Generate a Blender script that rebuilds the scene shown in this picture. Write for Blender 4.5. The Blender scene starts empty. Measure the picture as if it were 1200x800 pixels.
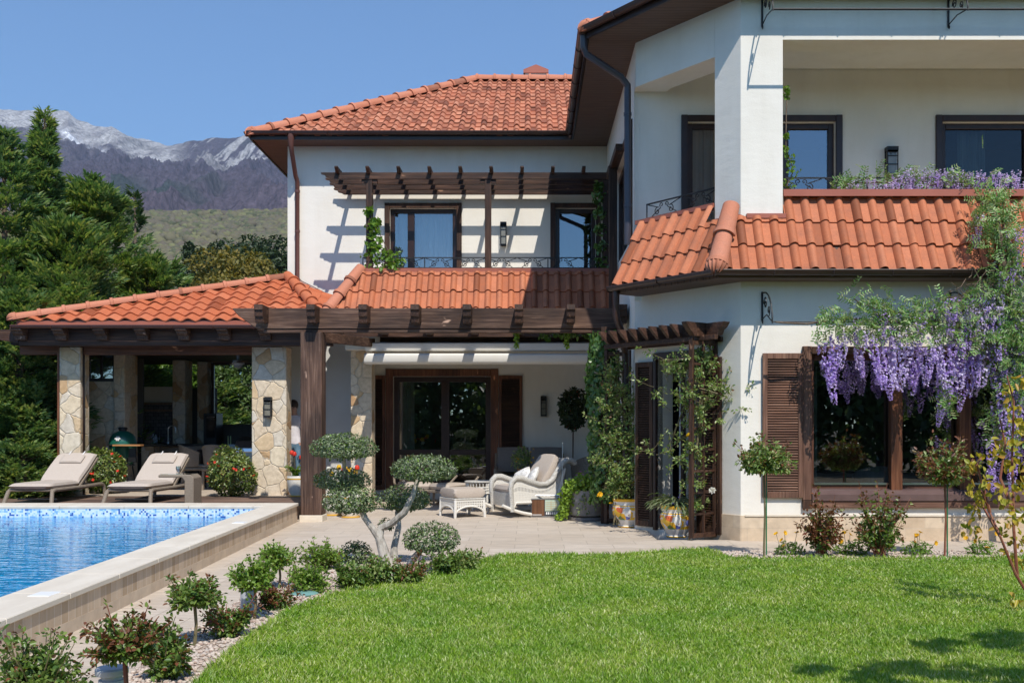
import bpy, bmesh, math, random
import numpy as np
from mathutils import Vector, Matrix

random.seed(11)
RNG = np.random.default_rng(11)
SC = bpy.context.scene
COL = SC.collection
F_PX, CX, HY, EYE = 1200.0, 620.0, 500.0, 1.5
PI = math.pi


def P(px, py, Y):
    """World point seen at a photo pixel when it stands Y metres away."""
    return Vector(((px - CX) * Y / F_PX, Y, EYE + (HY - py) * Y / F_PX))


def G(px, py, z=0.0):
    """Point of the level z seen at a photo pixel."""
    Y = (EYE - z) * F_PX / (py - HY)
    return Vector(((px - CX) * Y / F_PX, Y, z))


def PX(px, Y):
    return (px - CX) * Y / F_PX


def PZ(py, Y):
    return EYE + (HY - py) * Y / F_PX


# ---------------------------------------------------------------- objects
ORG = {}


def _props(o, label=None, cat=None, group=None, kind=None):
    if label:
        o["label"] = label
    if cat:
        o["category"] = cat
    if group:
        o["group"] = group
    if kind:
        o["kind"] = kind
    return o


def thing(name, label, cat, loc=(0, 0, 0), group=None):
    o = bpy.data.objects.new(name, None)
    COL.objects.link(o)
    o.empty_display_size = 0.1
    o.location = loc
    ORG[o.name] = Vector(loc)
    return _props(o, label, cat, group)


def link_mesh(name, me, parent=None, label=None, cat=None, group=None, kind=None):
    """Link a mesh whose vertices are in world space (or in the prototype's space)."""
    o = bpy.data.objects.new(name, me)
    COL.objects.link(o)
    if parent is not None:
        org = ORG[parent.name]
        if org.length > 0:
            me.transform(Matrix.Translation(-org))
        o.parent = parent
        ORG[o.name] = org
    else:
        n = len(me.vertices)
        if n:
            co = np.empty(n * 3, np.float32)
            me.vertices.foreach_get("co", co)
            co = co.reshape(-1, 3)
            lo, hi = co.min(0), co.max(0)
            c = Vector(((lo[0] + hi[0]) / 2, (lo[1] + hi[1]) / 2, lo[2]))
            me.transform(Matrix.Translation(-c))
            o.location = c
            ORG[o.name] = c
    return _props(o, label, cat, group, kind)


def np_mesh(name, verts, faces, mats, smooth=False, mat_idx=None, parent=None, sharp=None, **kw):
    """verts (N,3); faces: list of (M,k) int arrays."""
    me = bpy.data.meshes.new(name)
    verts = np.asarray(verts, np.float32)
    me.vertices.add(len(verts))
    me.vertices.foreach_set("co", verts.ravel())
    if not isinstance(faces, (list, tuple)):
        faces = [faces]
    faces = [np.asarray(f, np.int32) for f in faces if len(f)]
    nl = sum(f.size for f in faces)
    npoly = sum(len(f) for f in faces)
    me.loops.add(nl)
    me.polygons.add(npoly)
    me.loops.foreach_set("vertex_index", np.concatenate([f.ravel() for f in faces]))
    starts, tot = [], 0
    for f in faces:
        k = f.shape[1]
        starts.append(np.arange(len(f), dtype=np.int32) * k + tot)
        tot += f.size
    me.polygons.foreach_set("loop_start", np.concatenate(starts))
    if not isinstance(mats, (list, tuple)):
        mats = [mats]
    for m in mats:
        me.materials.append(m)
    if mat_idx is not None:
        me.polygons.foreach_set("material_index", np.asarray(mat_idx, np.int32))
    if smooth:
        me.polygons.foreach_set("use_smooth", np.ones(npoly, bool))
    me.update(calc_edges=True)
    me.validate()
    if smooth and sharp:
        me.set_sharp_from_angle(angle=math.radians(sharp))
    return link_mesh(name, me, parent, **kw)


def copy_tree(o, parent=None):
    c = o.copy()
    COL.objects.link(c)
    if parent is not None:
        c.parent = parent
    ORG[c.name] = ORG.get(o.name, Vector())
    for ch in list(o.children):
        copy_tree(ch, c)
    return c


def place(o, loc, rz=0.0, s=1.0):
    o.location = loc
    o.rotation_euler = (0, 0, rz)
    o.scale = (s, s, s)
    return o


class MB:
    """Collects shapes and links them as one mesh object."""

    def __init__(self):
        self.v, self.f = [], []

    def add(self, vs, fs):
        n = len(self.v)
        self.v.extend([tuple(x) for x in vs])
        self.f.extend([tuple(i + n for i in f) for f in fs])
        return self

    def box(self, x0, x1, y0, y1, z0, z1):
        x0, x1 = min(x0, x1), max(x0, x1)
        y0, y1 = min(y0, y1), max(y0, y1)
        z0, z1 = min(z0, z1), max(z0, z1)
        vs = [(x0, y0, z0), (x1, y0, z0), (x1, y1, z0), (x0, y1, z0), (x0, y0, z1), (x1, y0, z1), (x1, y1, z1), (x0, y1, z1)]
        return self.add(vs, [(0, 3, 2, 1), (4, 5, 6, 7), (0, 1, 5, 4), (1, 2, 6, 5), (2, 3, 7, 6), (3, 0, 4, 7)])

    def fbox(self, F, a0, a1, o0, o1, z0, z1):
        """box in a wall frame: along, outward, up"""
        ps = [F.pt(a0, o1, z0), F.pt(a1, o1, z0), F.pt(a1, o0, z0), F.pt(a0, o0, z0), F.pt(a0, o1, z1), F.pt(a1, o1, z1), F.pt(a1, o0, z1), F.pt(a0, o0, z1)]
        return self.add(ps, [(0, 3, 2, 1), (4, 5, 6, 7), (0, 1, 5, 4), (1, 2, 6, 5), (2, 3, 7, 6), (3, 0, 4, 7)])

    def bar(self, a, b, w, h, up=(0, 0, 1)):
        a, b, up = Vector(a), Vector(b), Vector(up)
        d = (b - a).normalized()
        s = d.cross(up)
        if s.length < 1e-5:
            s = d.cross(Vector((0, 1, 0)))
        s = s.normalized() * (w / 2)
        t = s.cross(d).normalized() * (h / 2)
        vs = [a - s - t, a + s - t, a + s + t, a - s + t, b - s - t, b + s - t, b + s + t, b - s + t]
        return self.add(vs, [(0, 1, 2, 3), (7, 6, 5, 4), (0, 4, 5, 1), (1, 5, 6, 2), (2, 6, 7, 3), (3, 7, 4, 0)])

    def tube(self, pts, r, n=6, caps=True, closed=False):
        pts = [Vector(p) for p in pts]
        m = len(pts)
        if not isinstance(r, (list, tuple, np.ndarray)):
            r = [r] * m
        vs, fs = [], []
        prev = None
        for i, p in enumerate(pts):
            if closed:
                t = (pts[(i + 1) % m] - pts[i - 1])
            else:
                t = (pts[min(i + 1, m - 1)] - pts[max(i - 1, 0)])
            t = t.normalized() if t.length > 1e-9 else Vector((0, 0, 1))
            if prev is None:
                q = Vector((0, 0, 1)) if abs(t.z) < 0.9 else Vector((1, 0, 0))
                s = t.cross(q).normalized()
            else:
                s = prev - t * prev.dot(t)
                s = s.normalized() if s.length > 1e-6 else t.orthogonal().normalized()
            prev = s
            u = t.cross(s)
            for k in range(n):
                a = 2 * PI * k / n
                vs.append(p + (s * math.cos(a) + u * math.sin(a)) * r[i])
        for i in range(m if closed else m - 1):
            j = (i + 1) % m
            for k in range(n):
                l = (k + 1) % n
                fs.append((i * n + k, i * n + l, j * n + l, j * n + k))
        if caps and not closed:
            fs.append(tuple(reversed(range(n))))
            fs.append(tuple(range((m - 1) * n, m * n)))
        return self.add(vs, fs)

    def lathe(self, prof, c=(0, 0, 0), n=24, squash=None):
        vs, fs = [], []
        m = len(prof)
        for (r, z) in prof:
            for k in range(n):
                a = 2 * PI * k / n
                vs.append((c[0] + r * math.cos(a), c[1] + r * math.sin(a), c[2] + z))
        for i in range(m - 1):
            for k in range(n):
                l = (k + 1) % n
                fs.append((i * n + k, i * n + l, (i + 1) * n + l, (i + 1) * n + k))
        if prof[0][0] > 1e-4:
            fs.append(tuple(reversed(range(n))))
        if prof[-1][0] > 1e-4:
            fs.append(tuple(range((m - 1) * n, m * n)))
        return self.add(vs, fs)

    def prism(self, poly, vec):
        """poly: 3D points, extruded by vec"""
        poly = [Vector(p) for p in poly]
        vec = Vector(vec)
        nrm = Vector((0, 0, 0))
        for i in range(len(poly)):
            nrm += poly[i].cross(poly[(i + 1) % len(poly)])
        if nrm.dot(vec) > 0:
            poly = poly[::-1]
        n = len(poly)
        vs = poly + [p + vec for p in poly]
        fs = [tuple(range(n)), tuple(reversed(range(n, 2 * n)))]
        for i in range(n):
            j = (i + 1) % n
            fs.append((j, i, n + i, n + j))
        return self.add(vs, fs)

    def ball(self, c, r, n=10, m=7):
        r = (r, r, r) if not isinstance(r, (tuple, list)) else r
        vs, fs = [], []
        for i in range(1, m):
            th = PI * i / m
            for k in range(n):
                a = 2 * PI * k / n
                vs.append((c[0] + r[0] * math.sin(th) * math.cos(a), c[1] + r[1] * math.sin(th) * math.sin(a), c[2] - r[2] * math.cos(th)))
        b, t = len(vs), len(vs) + 1
        vs += [(c[0], c[1], c[2] - r[2]), (c[0], c[1], c[2] + r[2])]
        for i in range(m - 2):
            for k in range(n):
                l = (k + 1) % n
                fs.append((i * n + k, i * n + l, (i + 1) * n + l, (i + 1) * n + k))
        for k in range(n):
            l = (k + 1) % n
            fs.append((b, l, k))
            fs.append((t, (m - 2) * n + k, (m - 2) * n + l))
        return self.add(vs, fs)

    def cushion(self, c, sx, sy, sz, puff=0.35, n=8, M=None):
        """soft pillow: a rounded block, thicker in its middle. M: 3x3 rotation"""
        vs, fs = [], []
        g = np.linspace(-1, 1, n + 1)
        g = np.sign(g) * (1 - (1 - np.abs(g)) ** 1.6)
        for side in (1, -1):
            for i in range(n + 1):
                for j in range(n + 1):
                    a, b = g[i], g[j]
                    e = (1 - abs(a) ** 4) * (1 - abs(b) ** 4)
                    z = side * sz / 2 * ((1 - puff) * min(1, e * 6) ** 0.5 + puff * e)
                    k = 1 - 0.03 * (abs(a) * abs(b))
                    vs.append(Vector((a * sx / 2 * k, b * sy / 2 * k, z)))
        N = (n + 1) * (n + 1)
        for i in range(n):
            for j in range(n):
                q = (i * (n + 1) + j, (i + 1) * (n + 1) + j, (i + 1) * (n + 1) + j + 1, i * (n + 1) + j + 1)
                fs.append(q)
                fs.append(tuple(N + x for x in reversed(q)))
        if M is not None:
            vs = [M @ v for v in vs]
        c = Vector(c)
        return self.add([v + c for v in vs], fs)

    def build(self, name, mat, parent=None, smooth=False, bevel=0.0, sharp=40, **kw):
        me = bpy.data.meshes.new(name)
        me.from_pydata([tuple(v) for v in self.v], [], self.f)
        me.update()
        for m in (mat if isinstance(mat, (list, tuple)) else [mat]):
            me.materials.append(m)
        if smooth:
            bm = bmesh.new()
            bm.from_mesh(me)
            bmesh.ops.remove_doubles(bm, verts=bm.verts, dist=1e-5)
            bm.to_mesh(me)
            bm.free()
            me.polygons.foreach_set("use_smooth", np.ones(len(me.polygons), bool))
            me.set_sharp_from_angle(angle=math.radians(sharp))
        o = link_mesh(name, me, parent, **kw)
        if bevel:
            b = o.modifiers.new("bevel", "BEVEL")
            b.width, b.segments, b.limit_method, b.angle_limit = bevel, 1, "ANGLE", math.radians(50)
        return o


class Frame:
    """A wall frame: origin, direction along it and outward direction (in plan)."""

    def __init__(self, o, u, out):
        self.o, self.u, self.n = Vector((o[0], o[1])), Vector(u).normalized(), Vector(out).normalized()

    def pt(self, a, o, z):
        p = self.o + self.u * a + self.n * o
        return Vector((p.x, p.y, z))


def wall(mb, F, L, t, z0, z1, openings=(), a_start=0.0):
    """Wall of thickness t behind the frame's plane, with openings (a0,a1,z0,z1) and their reveals."""
    A = sorted({a_start, L, *[x for o in openings for x in o[:2]]})
    Z = sorted({z0, z1, *[x for o in openings for x in o[2:]]})

    def solid(i, j):
        if i < 0 or j < 0 or i >= len(A) - 1 or j >= len(Z) - 1:
            return False
        a, z = (A[i] + A[i + 1]) / 2, (Z[j] + Z[j + 1]) / 2
        return not any(o[0] < a < o[1] and o[2] < z < o[3] for o in openings)

    for i in range(len(A) - 1):
        for j in range(len(Z) - 1):
            if not solid(i, j):
                continue
            a0, a1, b0, b1 = A[i], A[i + 1], Z[j], Z[j + 1]
            f = [F.pt(a0, 0, b0), F.pt(a1, 0, b0), F.pt(a1, 0, b1), F.pt(a0, 0, b1)]
            k = [F.pt(a0, -t, b0), F.pt(a1, -t, b0), F.pt(a1, -t, b1), F.pt(a0, -t, b1)]
            mb.add(f, [(0, 1, 2, 3)])
            mb.add(k, [(3, 2, 1, 0)])
            if not solid(i - 1, j):
                mb.add([k[0], f[0], f[3], k[3]], [(0, 1, 2, 3)])
            if not solid(i + 1, j):
                mb.add([f[1], k[1], k[2], f[2]], [(0, 1, 2, 3)])
            if not solid(i, j - 1):
                mb.add([k[0], k[1], f[1], f[0]], [(0, 1, 2, 3)])
            if not solid(i, j + 1):
                mb.add([f[3], f[2], k[2], k[3]], [(0, 1, 2, 3)])
    return mb


# ---------------------------------------------------------------- materials
def new_mat(name):
    m = bpy.data.materials.new(name)
    m.use_nodes = True
    nt = m.node_tree
    b = nt.nodes["Principled BSDF"]
    return m, nt.nodes, nt.links, b


def c4(c):
    return (c[0], c[1], c[2], 1.0)


def ramp(N, stops, interp="LINEAR"):
    r = N.new("ShaderNodeValToRGB")
    r.color_ramp.interpolation = interp
    e = r.color_ramp.elements
    while len(e) < len(stops):
        e.new(0.5)
    for i, (p, c) in enumerate(stops):
        e[i].position = p
        e[i].color = c4(c) if not isinstance(c, float) else (c, c, c, 1)
    return r


def coords(N, L, stretch=(1, 1, 1), rot=(0, 0, 0)):
    tc = N.new("ShaderNodeTexCoord")
    mp = N.new("ShaderNodeMapping")
    mp.inputs["Scale"].default_value = stretch
    mp.inputs["Rotation"].default_value = rot
    L.new(tc.outputs["Object"], mp.inputs["Vector"])
    return mp.outputs["Vector"]


def noise(N, L, vec, scale, detail=4, rough=0.55, dist=0.0):
    n = N.new("ShaderNodeTexNoise")
    n.inputs["Scale"].default_value = scale
    n.inputs["Detail"].default_value = detail
    n.inputs["Roughness"].default_value = rough
    n.inputs["Distortion"].default_value = dist
    L.new(vec, n.inputs["Vector"])
    return n


def bump(N, L, b, height, strength, dist=0.02):
    bp = N.new("ShaderNodeBump")
    bp.inputs["Strength"].default_value = strength
    bp.inputs["Distance"].default_value = dist
    L.new(height, bp.inputs["Height"])
    L.new(bp.outputs["Normal"], b.inputs["Normal"])
    return bp


def mixc(N, L, fac, a, b, blend="MIX"):
    m = N.new("ShaderNodeMix")
    m.data_type = "RGBA"
    m.blend_type = blend
    for s, v in (("Factor", fac), ("A", a), ("B", b)):
        i = {"Factor": 0, "A": 6, "B": 7}[s]
        if isinstance(v, (int, float)):
            m.inputs[i].default_value = v
        elif isinstance(v, (tuple, list)):
            m.inputs[i].default_value = c4(v)
        else:
            L.new(v, m.inputs[i])
    return m.outputs[2]


def mat(name, c1, c2=None, c3=None, scale=5, stretch=(1, 1, 1), rough=0.6, bmp=0.0, bscale=None, bstretch=None, metal=0.0, spec=0.4, detail=4, dist=0.0, lo=0.35, hi=0.65, bdist=0.01):
    m, N, L, b = new_mat(name)
    b.inputs["Roughness"].default_value = rough
    b.inputs["Metallic"].default_value = metal
    b.inputs["Specular IOR Level"].default_value = spec
    if c2 is None:
        b.inputs["Base Color"].default_value = c4(c1)
        if not bmp:
            return m
    v = coords(N, L, stretch)
    n = noise(N, L, v, scale, detail, 0.6, dist)
    if c2 is not None:
        st = [(lo, c1), (hi, c2)] if c3 is None else [(lo, c1), ((lo + hi) / 2, c2), (hi, c3)]
        r = ramp(N, st)
        L.new(n.outputs["Fac"], r.inputs["Fac"])
        L.new(r.outputs["Color"], b.inputs["Base Color"])
    if bmp:
        nb = n
        if bscale or bstretch:
            vb = coords(N, L, bstretch or stretch)
            nb = noise(N, L, vb, bscale or scale, 4, 0.6)
        bump(N, L, b, nb.outputs["Fac"], bmp, bdist)
    return m


def wood_mat(name, axis, dark, mid, light, rough=0.55, grain=34.0, knots=True):
    m, N, L, b = new_mat(name)
    st = [grain, grain, grain]
    st[axis] = grain * 0.045
    v = coords(N, L, tuple(st))
    n = noise(N, L, v, 1.0, 5, 0.65, 0.6)
    r = ramp(N, [(0.3, dark), (0.52, mid), (0.74, light)])
    L.new(n.outputs["Fac"], r.inputs["Fac"])
    st2 = [2.2, 2.2, 2.2]
    st2[axis] = 0.9
    v2 = coords(N, L, tuple(st2))
    n2 = noise(N, L, v2, 1.0, 3)
    r2 = ramp(N, [(0.35, (0.55, 0.55, 0.55)), (0.65, (1.25, 1.2, 1.15))])
    L.new(n2.outputs["Fac"], r2.inputs["Fac"])
    col = mixc(N, L, 1.0, r.outputs["Color"], r2.outputs["Color"], "MULTIPLY")
    if knots:
        st3 = [8, 8, 8]
        st3[axis] = 3.0
        n3 = noise(N, L, coords(N, L, tuple(st3)), 1.0, 2)
        r3 = ramp(N, [(0.70, 0.0), (0.76, 1.0)])
        L.new(n3.outputs["Fac"], r3.inputs["Fac"])
        col = mixc(N, L, r3.outputs["Color"], col, tuple(min(1, x * 2.4) for x in light))
    L.new(col, b.inputs["Base Color"])
    b.inputs["Roughness"].default_value = rough
    b.inputs["Specular IOR Level"].default_value = 0.3
    bump(N, L, b, n.outputs["Fac"], 0.35, 0.01)
    return m


def island(N):
    g = N.new("ShaderNodeNewGeometry")
    return g.outputs["Random Per Island"]


def leaf_mat(name, cols, trans=0.3, rough=0.45, patch=None, spec=0.35, glow=(1.5, 1.45, 0.7)):
    m, N, L, b = new_mat(name)
    n = len(cols)
    r = ramp(N, [(i / max(1, n - 1), c) for i, c in enumerate(cols)])
    L.new(island(N), r.inputs["Fac"])
    col = r.outputs["Color"]
    if patch:
        nz = noise(N, L, coords(N, L), patch[0], 2)
        rr = ramp(N, [(0.4, (1, 1, 1)), (0.62, patch[1])])
        L.new(nz.outputs["Fac"], rr.inputs["Fac"])
        col = mixc(N, L, 1.0, col, rr.outputs["Color"], "MULTIPLY")
    L.new(col, b.inputs["Base Color"])
    b.inputs["Roughness"].default_value = rough
    b.inputs["Specular IOR Level"].default_value = spec
    t = N.new("ShaderNodeBsdfTranslucent")
    g = mixc(N, L, 1.0, col, glow, "MULTIPLY")
    L.new(g, t.inputs["Color"])
    mx = N.new("ShaderNodeMixShader")
    mx.inputs[0].default_value = trans
    L.new(b.outputs[0], mx.inputs[1])
    L.new(t.outputs[0], mx.inputs[2])
    L.new(mx.outputs[0], N["Material Output"].inputs["Surface"])
    return m


def tile_mat(name, cols, dirt=(0.25, 0.12, 0.08), dirt_amt=0.3, rough=0.75):
    m, N, L, b = new_mat(name)
    n = len(cols)
    dk = tuple(0.62 * x for x in cols[0])
    r = ramp(N, [(0.0, dk), (0.05, dk), (0.09, cols[0])] + [(0.09 + 0.91 * i / max(1, n - 1), c) for i, c in enumerate(cols) if i])
    L.new(island(N), r.inputs["Fac"])
    nz = noise(N, L, coords(N, L), 3.2, 8, 0.78)
    rr = ramp(N, [(0.44, 0.0), (0.66, dirt_amt)])
    L.new(nz.outputs["Fac"], rr.inputs["Fac"])
    col = mixc(N, L, rr.outputs["Color"], r.outputs["Color"], dirt)
    nz2 = noise(N, L, coords(N, L), 60.0, 3, 0.7)
    r2 = ramp(N, [(0.3, (0.86, 0.86, 0.86)), (0.7, (1.1, 1.1, 1.1))])
    L.new(nz2.outputs["Fac"], r2.inputs["Fac"])
    col = mixc(N, L, 1.0, col, r2.outputs["Color"], "MULTIPLY")
    L.new(col, b.inputs["Base Color"])
    b.inputs["Roughness"].default_value = rough
    b.inputs["Specular IOR Level"].default_value = 0.25
    bump(N, L, b, nz2.outputs["Fac"], 0.15, 0.005)
    return m


def stone_mat(name, scale=3.6):
    m, N, L, b = new_mat(name)
    v0 = coords(N, L)
    nd = noise(N, L, v0, 5.0, 2)
    vm = N.new("ShaderNodeVectorMath")
    vm.operation = "MULTIPLY_ADD"
    vm.inputs[1].default_value = (0.09, 0.09, 0.09)
    L.new(nd.outputs["Color"], vm.inputs[0])
    L.new(v0, vm.inputs[2])
    vo = N.new("ShaderNodeTexVoronoi")
    vo.inputs["Scale"].default_value = scale
    L.new(vm.outputs[0], vo.inputs["Vector"])
    ve = N.new("ShaderNodeTexVoronoi")
    ve.feature = "DISTANCE_TO_EDGE"
    ve.inputs["Scale"].default_value = scale
    L.new(vm.outputs[0], ve.inputs["Vector"])
    sp = N.new("ShaderNodeSeparateColor")
    L.new(vo.outputs["Color"], sp.inputs[0])
    r = ramp(N, [(0.0, (0.66, 0.575, 0.45)), (0.3, (0.66, 0.53, 0.37)), (0.48, (0.62, 0.575, 0.50)), (0.68, (0.70, 0.61, 0.46)), (0.84, (0.58, 0.41, 0.23)), (1.0, (0.44, 0.27, 0.14))])
    L.new(sp.outputs[0], r.inputs["Fac"])
    n2 = noise(N, L, coords(N, L), 14.0, 5, 0.65)
    r2 = ramp(N, [(0.3, (0.78, 0.74, 0.68)), (0.7, (1.12, 1.1, 1.08))])
    L.new(n2.outputs["Fac"], r2.inputs["Fac"])
    col = mixc(N, L, 1.0, r.outputs["Color"], r2.outputs["Color"], "MULTIPLY")
    re = ramp(N, [(0.006, 1.0), (0.020, 0.0)])
    L.new(ve.outputs["Distance"], re.inputs["Fac"])
    col = mixc(N, L, re.outputs["Color"], col, (0.48, 0.40, 0.30))
    L.new(col, b.inputs["Base Color"])
    b.inputs["Roughness"].default_value = 0.8
    rb = ramp(N, [(0.0, 0.0), (0.05, 1.0)])
    L.new(ve.outputs["Distance"], rb.inputs["Fac"])
    ad = N.new("ShaderNodeMath")
    ad.operation = "MULTIPLY_ADD"
    ad.inputs[1].default_value = 0.25
    L.new(n2.outputs["Fac"], ad.inputs[0])
    L.new(rb.outputs["Color"], ad.inputs[2])
    bump(N, L, b, ad.outputs[0], 0.6, 0.022)
    return m


def brick_mat(name, c1, c2, mortar, bw, bh, msize=0.004, vec="XY", off=0.5, rough=0.7, tint=(0.85, 1.12), streak=(1, 1, 1), nscale=6.0, rot=0.0, bmp=0.3):
    m, N, L, b = new_mat(name)
    tc = N.new("ShaderNodeTexCoord")
    src = tc.outputs["Object"]
    if vec == "SIDE":
        sx = N.new("ShaderNodeSeparateXYZ")
        L.new(src, sx.inputs[0])
        mt = N.new("ShaderNodeMath")
        mt.operation = "SUBTRACT"
        L.new(sx.outputs["X"], mt.inputs[0])
        L.new(sx.outputs["Y"], mt.inputs[1])
        cb = N.new("ShaderNodeCombineXYZ")
        L.new(mt.outputs[0], cb.inputs["X"])
        L.new(sx.outputs["Z"], cb.inputs["Y"])
        src = cb.outputs[0]
    mp = N.new("ShaderNodeMapping")
    mp.inputs["Rotation"].default_value = (0, 0, rot)
    L.new(src, mp.inputs["Vector"])
    br = N.new("ShaderNodeTexBrick")
    br.offset = off
    br.inputs["Scale"].default_value = 1.0
    br.inputs["Brick Width"].default_value = bw
    br.inputs["Row Height"].default_value = bh
    br.inputs["Mortar Size"].default_value = msize
    br.inputs["Mortar Smooth"].default_value = 0.1
    br.inputs["Bias"].default_value = 0.0
    br.inputs["Color1"].default_value = c4(c1)
    br.inputs["Color2"].default_value = c4(c2)
    br.inputs["Mortar"].default_value = c4(mortar)
    L.new(mp.outputs[0], br.inputs["Vector"])
    nz = noise(N, L, coords(N, L, streak), nscale, 6, 0.65, 0.3)
    r2 = ramp(N, [(0.3, (tint[0],) * 3), (0.7, (tint[1],) * 3)])
    L.new(nz.outputs["Fac"], r2.inputs["Fac"])
    col = mixc(N, L, 1.0, br.outputs["Color"], r2.outputs["Color"], "MULTIPLY")
    L.new(col, b.inputs["Base Color"])
    b.inputs["Roughness"].default_value = rough
    b.inputs["Specular IOR Level"].default_value = 0.3
    iv = N.new("ShaderNodeMath")
    iv.operation = "MULTIPLY_ADD"
    iv.inputs[1].default_value = -1.0
    L.new(br.outputs["Fac"], iv.inputs[0])
    L.new(nz.outputs["Fac"], iv.inputs[2])
    bump(N, L, b, iv.outputs[0], bmp, 0.004)
    return m


def glass_mat(name, tint=(0.75, 0.8, 0.8), boost=0.12, rough=0.0, wavy=0.0):
    m, N, L, b = new_mat(name)
    N.remove(b)
    t = N.new("ShaderNodeBsdfTransparent")
    t.inputs["Color"].default_value = c4(tint)
    g = N.new("ShaderNodeBsdfGlossy")
    g.inputs["Roughness"].default_value = rough
    g.inputs["Color"].default_value = (0.95, 0.97, 1, 1)
    fr = N.new("ShaderNodeFresnel")
    fr.inputs["IOR"].default_value = 1.5
    if wavy:
        nz = noise(N, L, coords(N, L), 0.9, 1)
        bp = N.new("ShaderNodeBump")
        bp.inputs["Strength"].default_value = wavy
        bp.inputs["Distance"].default_value = 0.02
        L.new(nz.outputs["Fac"], bp.inputs["Height"])
        L.new(bp.outputs["Normal"], g.inputs["Normal"])
    ad = N.new("ShaderNodeMath")
    ad.operation = "ADD"
    ad.use_clamp = True
    ad.inputs[1].default_value = boost
    L.new(fr.outputs[0], ad.inputs[0])
    mx = N.new("ShaderNodeMixShader")
    L.new(ad.outputs[0], mx.inputs[0])
    L.new(t.outputs[0], mx.inputs[1])
    L.new(g.outputs[0], mx.inputs[2])
    L.new(mx.outputs[0], N["Material Output"].inputs["Surface"])
    return m


def wicker_mat(name, c1, c2, s=55.0):
    """woven strands: two crossed waves"""
    m, N, L, b = new_mat(name)
    tc = N.new("ShaderNodeTexCoord")
    sx = N.new("ShaderNodeSeparateXYZ")
    L.new(tc.outputs["Object"], sx.inputs[0])
    ad = N.new("ShaderNodeMath")
    ad.operation = "ADD"
    L.new(sx.outputs["X"], ad.inputs[0])
    L.new(sx.outputs["Y"], ad.inputs[1])
    cb = N.new("ShaderNodeCombineXYZ")
    L.new(ad.outputs[0], cb.inputs["X"])
    L.new(sx.outputs["Z"], cb.inputs["Y"])
    br = N.new("ShaderNodeTexBrick")
    br.inputs["Scale"].default_value = s
    br.inputs["Brick Width"].default_value = 1.6
    br.inputs["Row Height"].default_value = 0.7
    br.inputs["Mortar Size"].default_value = 0.12
    br.inputs["Mortar Smooth"].default_value = 0.6
    br.inputs["Color1"].default_value = c4(c1)
    br.inputs["Color2"].default_value = c4(tuple(0.8 * x for x in c1))
    br.inputs["Mortar"].default_value = c4(c2)
    L.new(cb.outputs[0], br.inputs["Vector"])
    L.new(br.outputs["Color"], b.inputs["Base Color"])
    b.inputs["Roughness"].default_value = 0.6
    iv = N.new("ShaderNodeMath")
    iv.operation = "SUBTRACT"
    iv.inputs[0].default_value = 1.0
    L.new(br.outputs["Fac"], iv.inputs[1])
    bump(N, L, b, iv.outputs[0], 0.7, 0.006)
    return m


M = {}
def stucco_mat(name, a, b_):
    """rendered wall: trowel marks, faint rain streaks and blotches"""
    m, N, L, b = new_mat(name)
    n1 = noise(N, L, coords(N, L), 1.3, 5, 0.65)
    r1 = ramp(N, [(0.35, a), (0.65, b_)])
    L.new(n1.outputs["Fac"], r1.inputs["Fac"])
    n2 = noise(N, L, coords(N, L, (3, 3, 0.45)), 1.1, 5, 0.65, 0.5)
    r2 = ramp(N, [(0.30, (0.90, 0.885, 0.86)), (0.55, (1, 1, 1))])
    L.new(n2.outputs["Fac"], r2.inputs["Fac"])
    col = mixc(N, L, 0.45, r1.outputs["Color"], mixc(N, L, 1.0, r1.outputs["Color"], r2.outputs["Color"], "MULTIPLY"))
    L.new(col, b.inputs["Base Color"])
    b.inputs["Roughness"].default_value = 0.9
    b.inputs["Specular IOR Level"].default_value = 0.15
    n3 = noise(N, L, coords(N, L), 55, 6, 0.75)
    n4 = noise(N, L, coords(N, L, (1, 1, 2.5)), 4.0, 3)
    ad = N.new("ShaderNodeMath")
    ad.operation = "MULTIPLY_ADD"
    ad.inputs[1].default_value = 1.6
    L.new(n4.outputs["Fac"], ad.inputs[0])
    L.new(n3.outputs["Fac"], ad.inputs[2])
    bump(N, L, b, ad.outputs[0], 0.35, 0.006)
    return m


M["stucco"] = stucco_mat("stucco", (0.745, 0.70, 0.62), (0.795, 0.75, 0.67))
M["stucco_shaded"] = mat("stucco shaded", (0.52, 0.51, 0.48), (0.56, 0.55, 0.52), scale=2.0, rough=0.9, bmp=0.2, bscale=120, spec=0.15, bdist=0.004)  # white wall in shade: the shade is put into this greyer colour
_wd = ((0.022, 0.011, 0.007), (0.062, 0.030, 0.018), (0.13, 0.070, 0.042))
_ww = ((0.035, 0.018, 0.013), (0.098, 0.055, 0.038), (0.22, 0.14, 0.10))
for i, a in enumerate("xyz"):
    M["wood_" + a] = wood_mat("dark wood " + a, i, *_wd)
    M["old_wood_" + a] = wood_mat("weathered wood " + a, i, *_ww, rough=0.7)
_wr = ((0.065, 0.024, 0.012), (0.155, 0.060, 0.029), (0.26, 0.115, 0.058))
for i, a in enumerate("xyz"):
    M["red_wood_" + a] = wood_mat("reddish wood " + a, i, *_wr, rough=0.45)
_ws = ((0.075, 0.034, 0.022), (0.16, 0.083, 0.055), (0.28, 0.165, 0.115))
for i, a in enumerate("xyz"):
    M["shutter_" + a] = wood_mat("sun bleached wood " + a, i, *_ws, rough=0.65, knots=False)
M["frame_dark"] = mat("dark brown lacquer", (0.022, 0.010, 0.008), (0.035, 0.016, 0.011), scale=8, rough=0.35)
M["frame_brown"] = mat("brown lacquer", (0.075, 0.030, 0.018), (0.11, 0.046, 0.026), scale=6, stretch=(8, 8, 1), rough=0.4)
M["soffit"] = None
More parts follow.
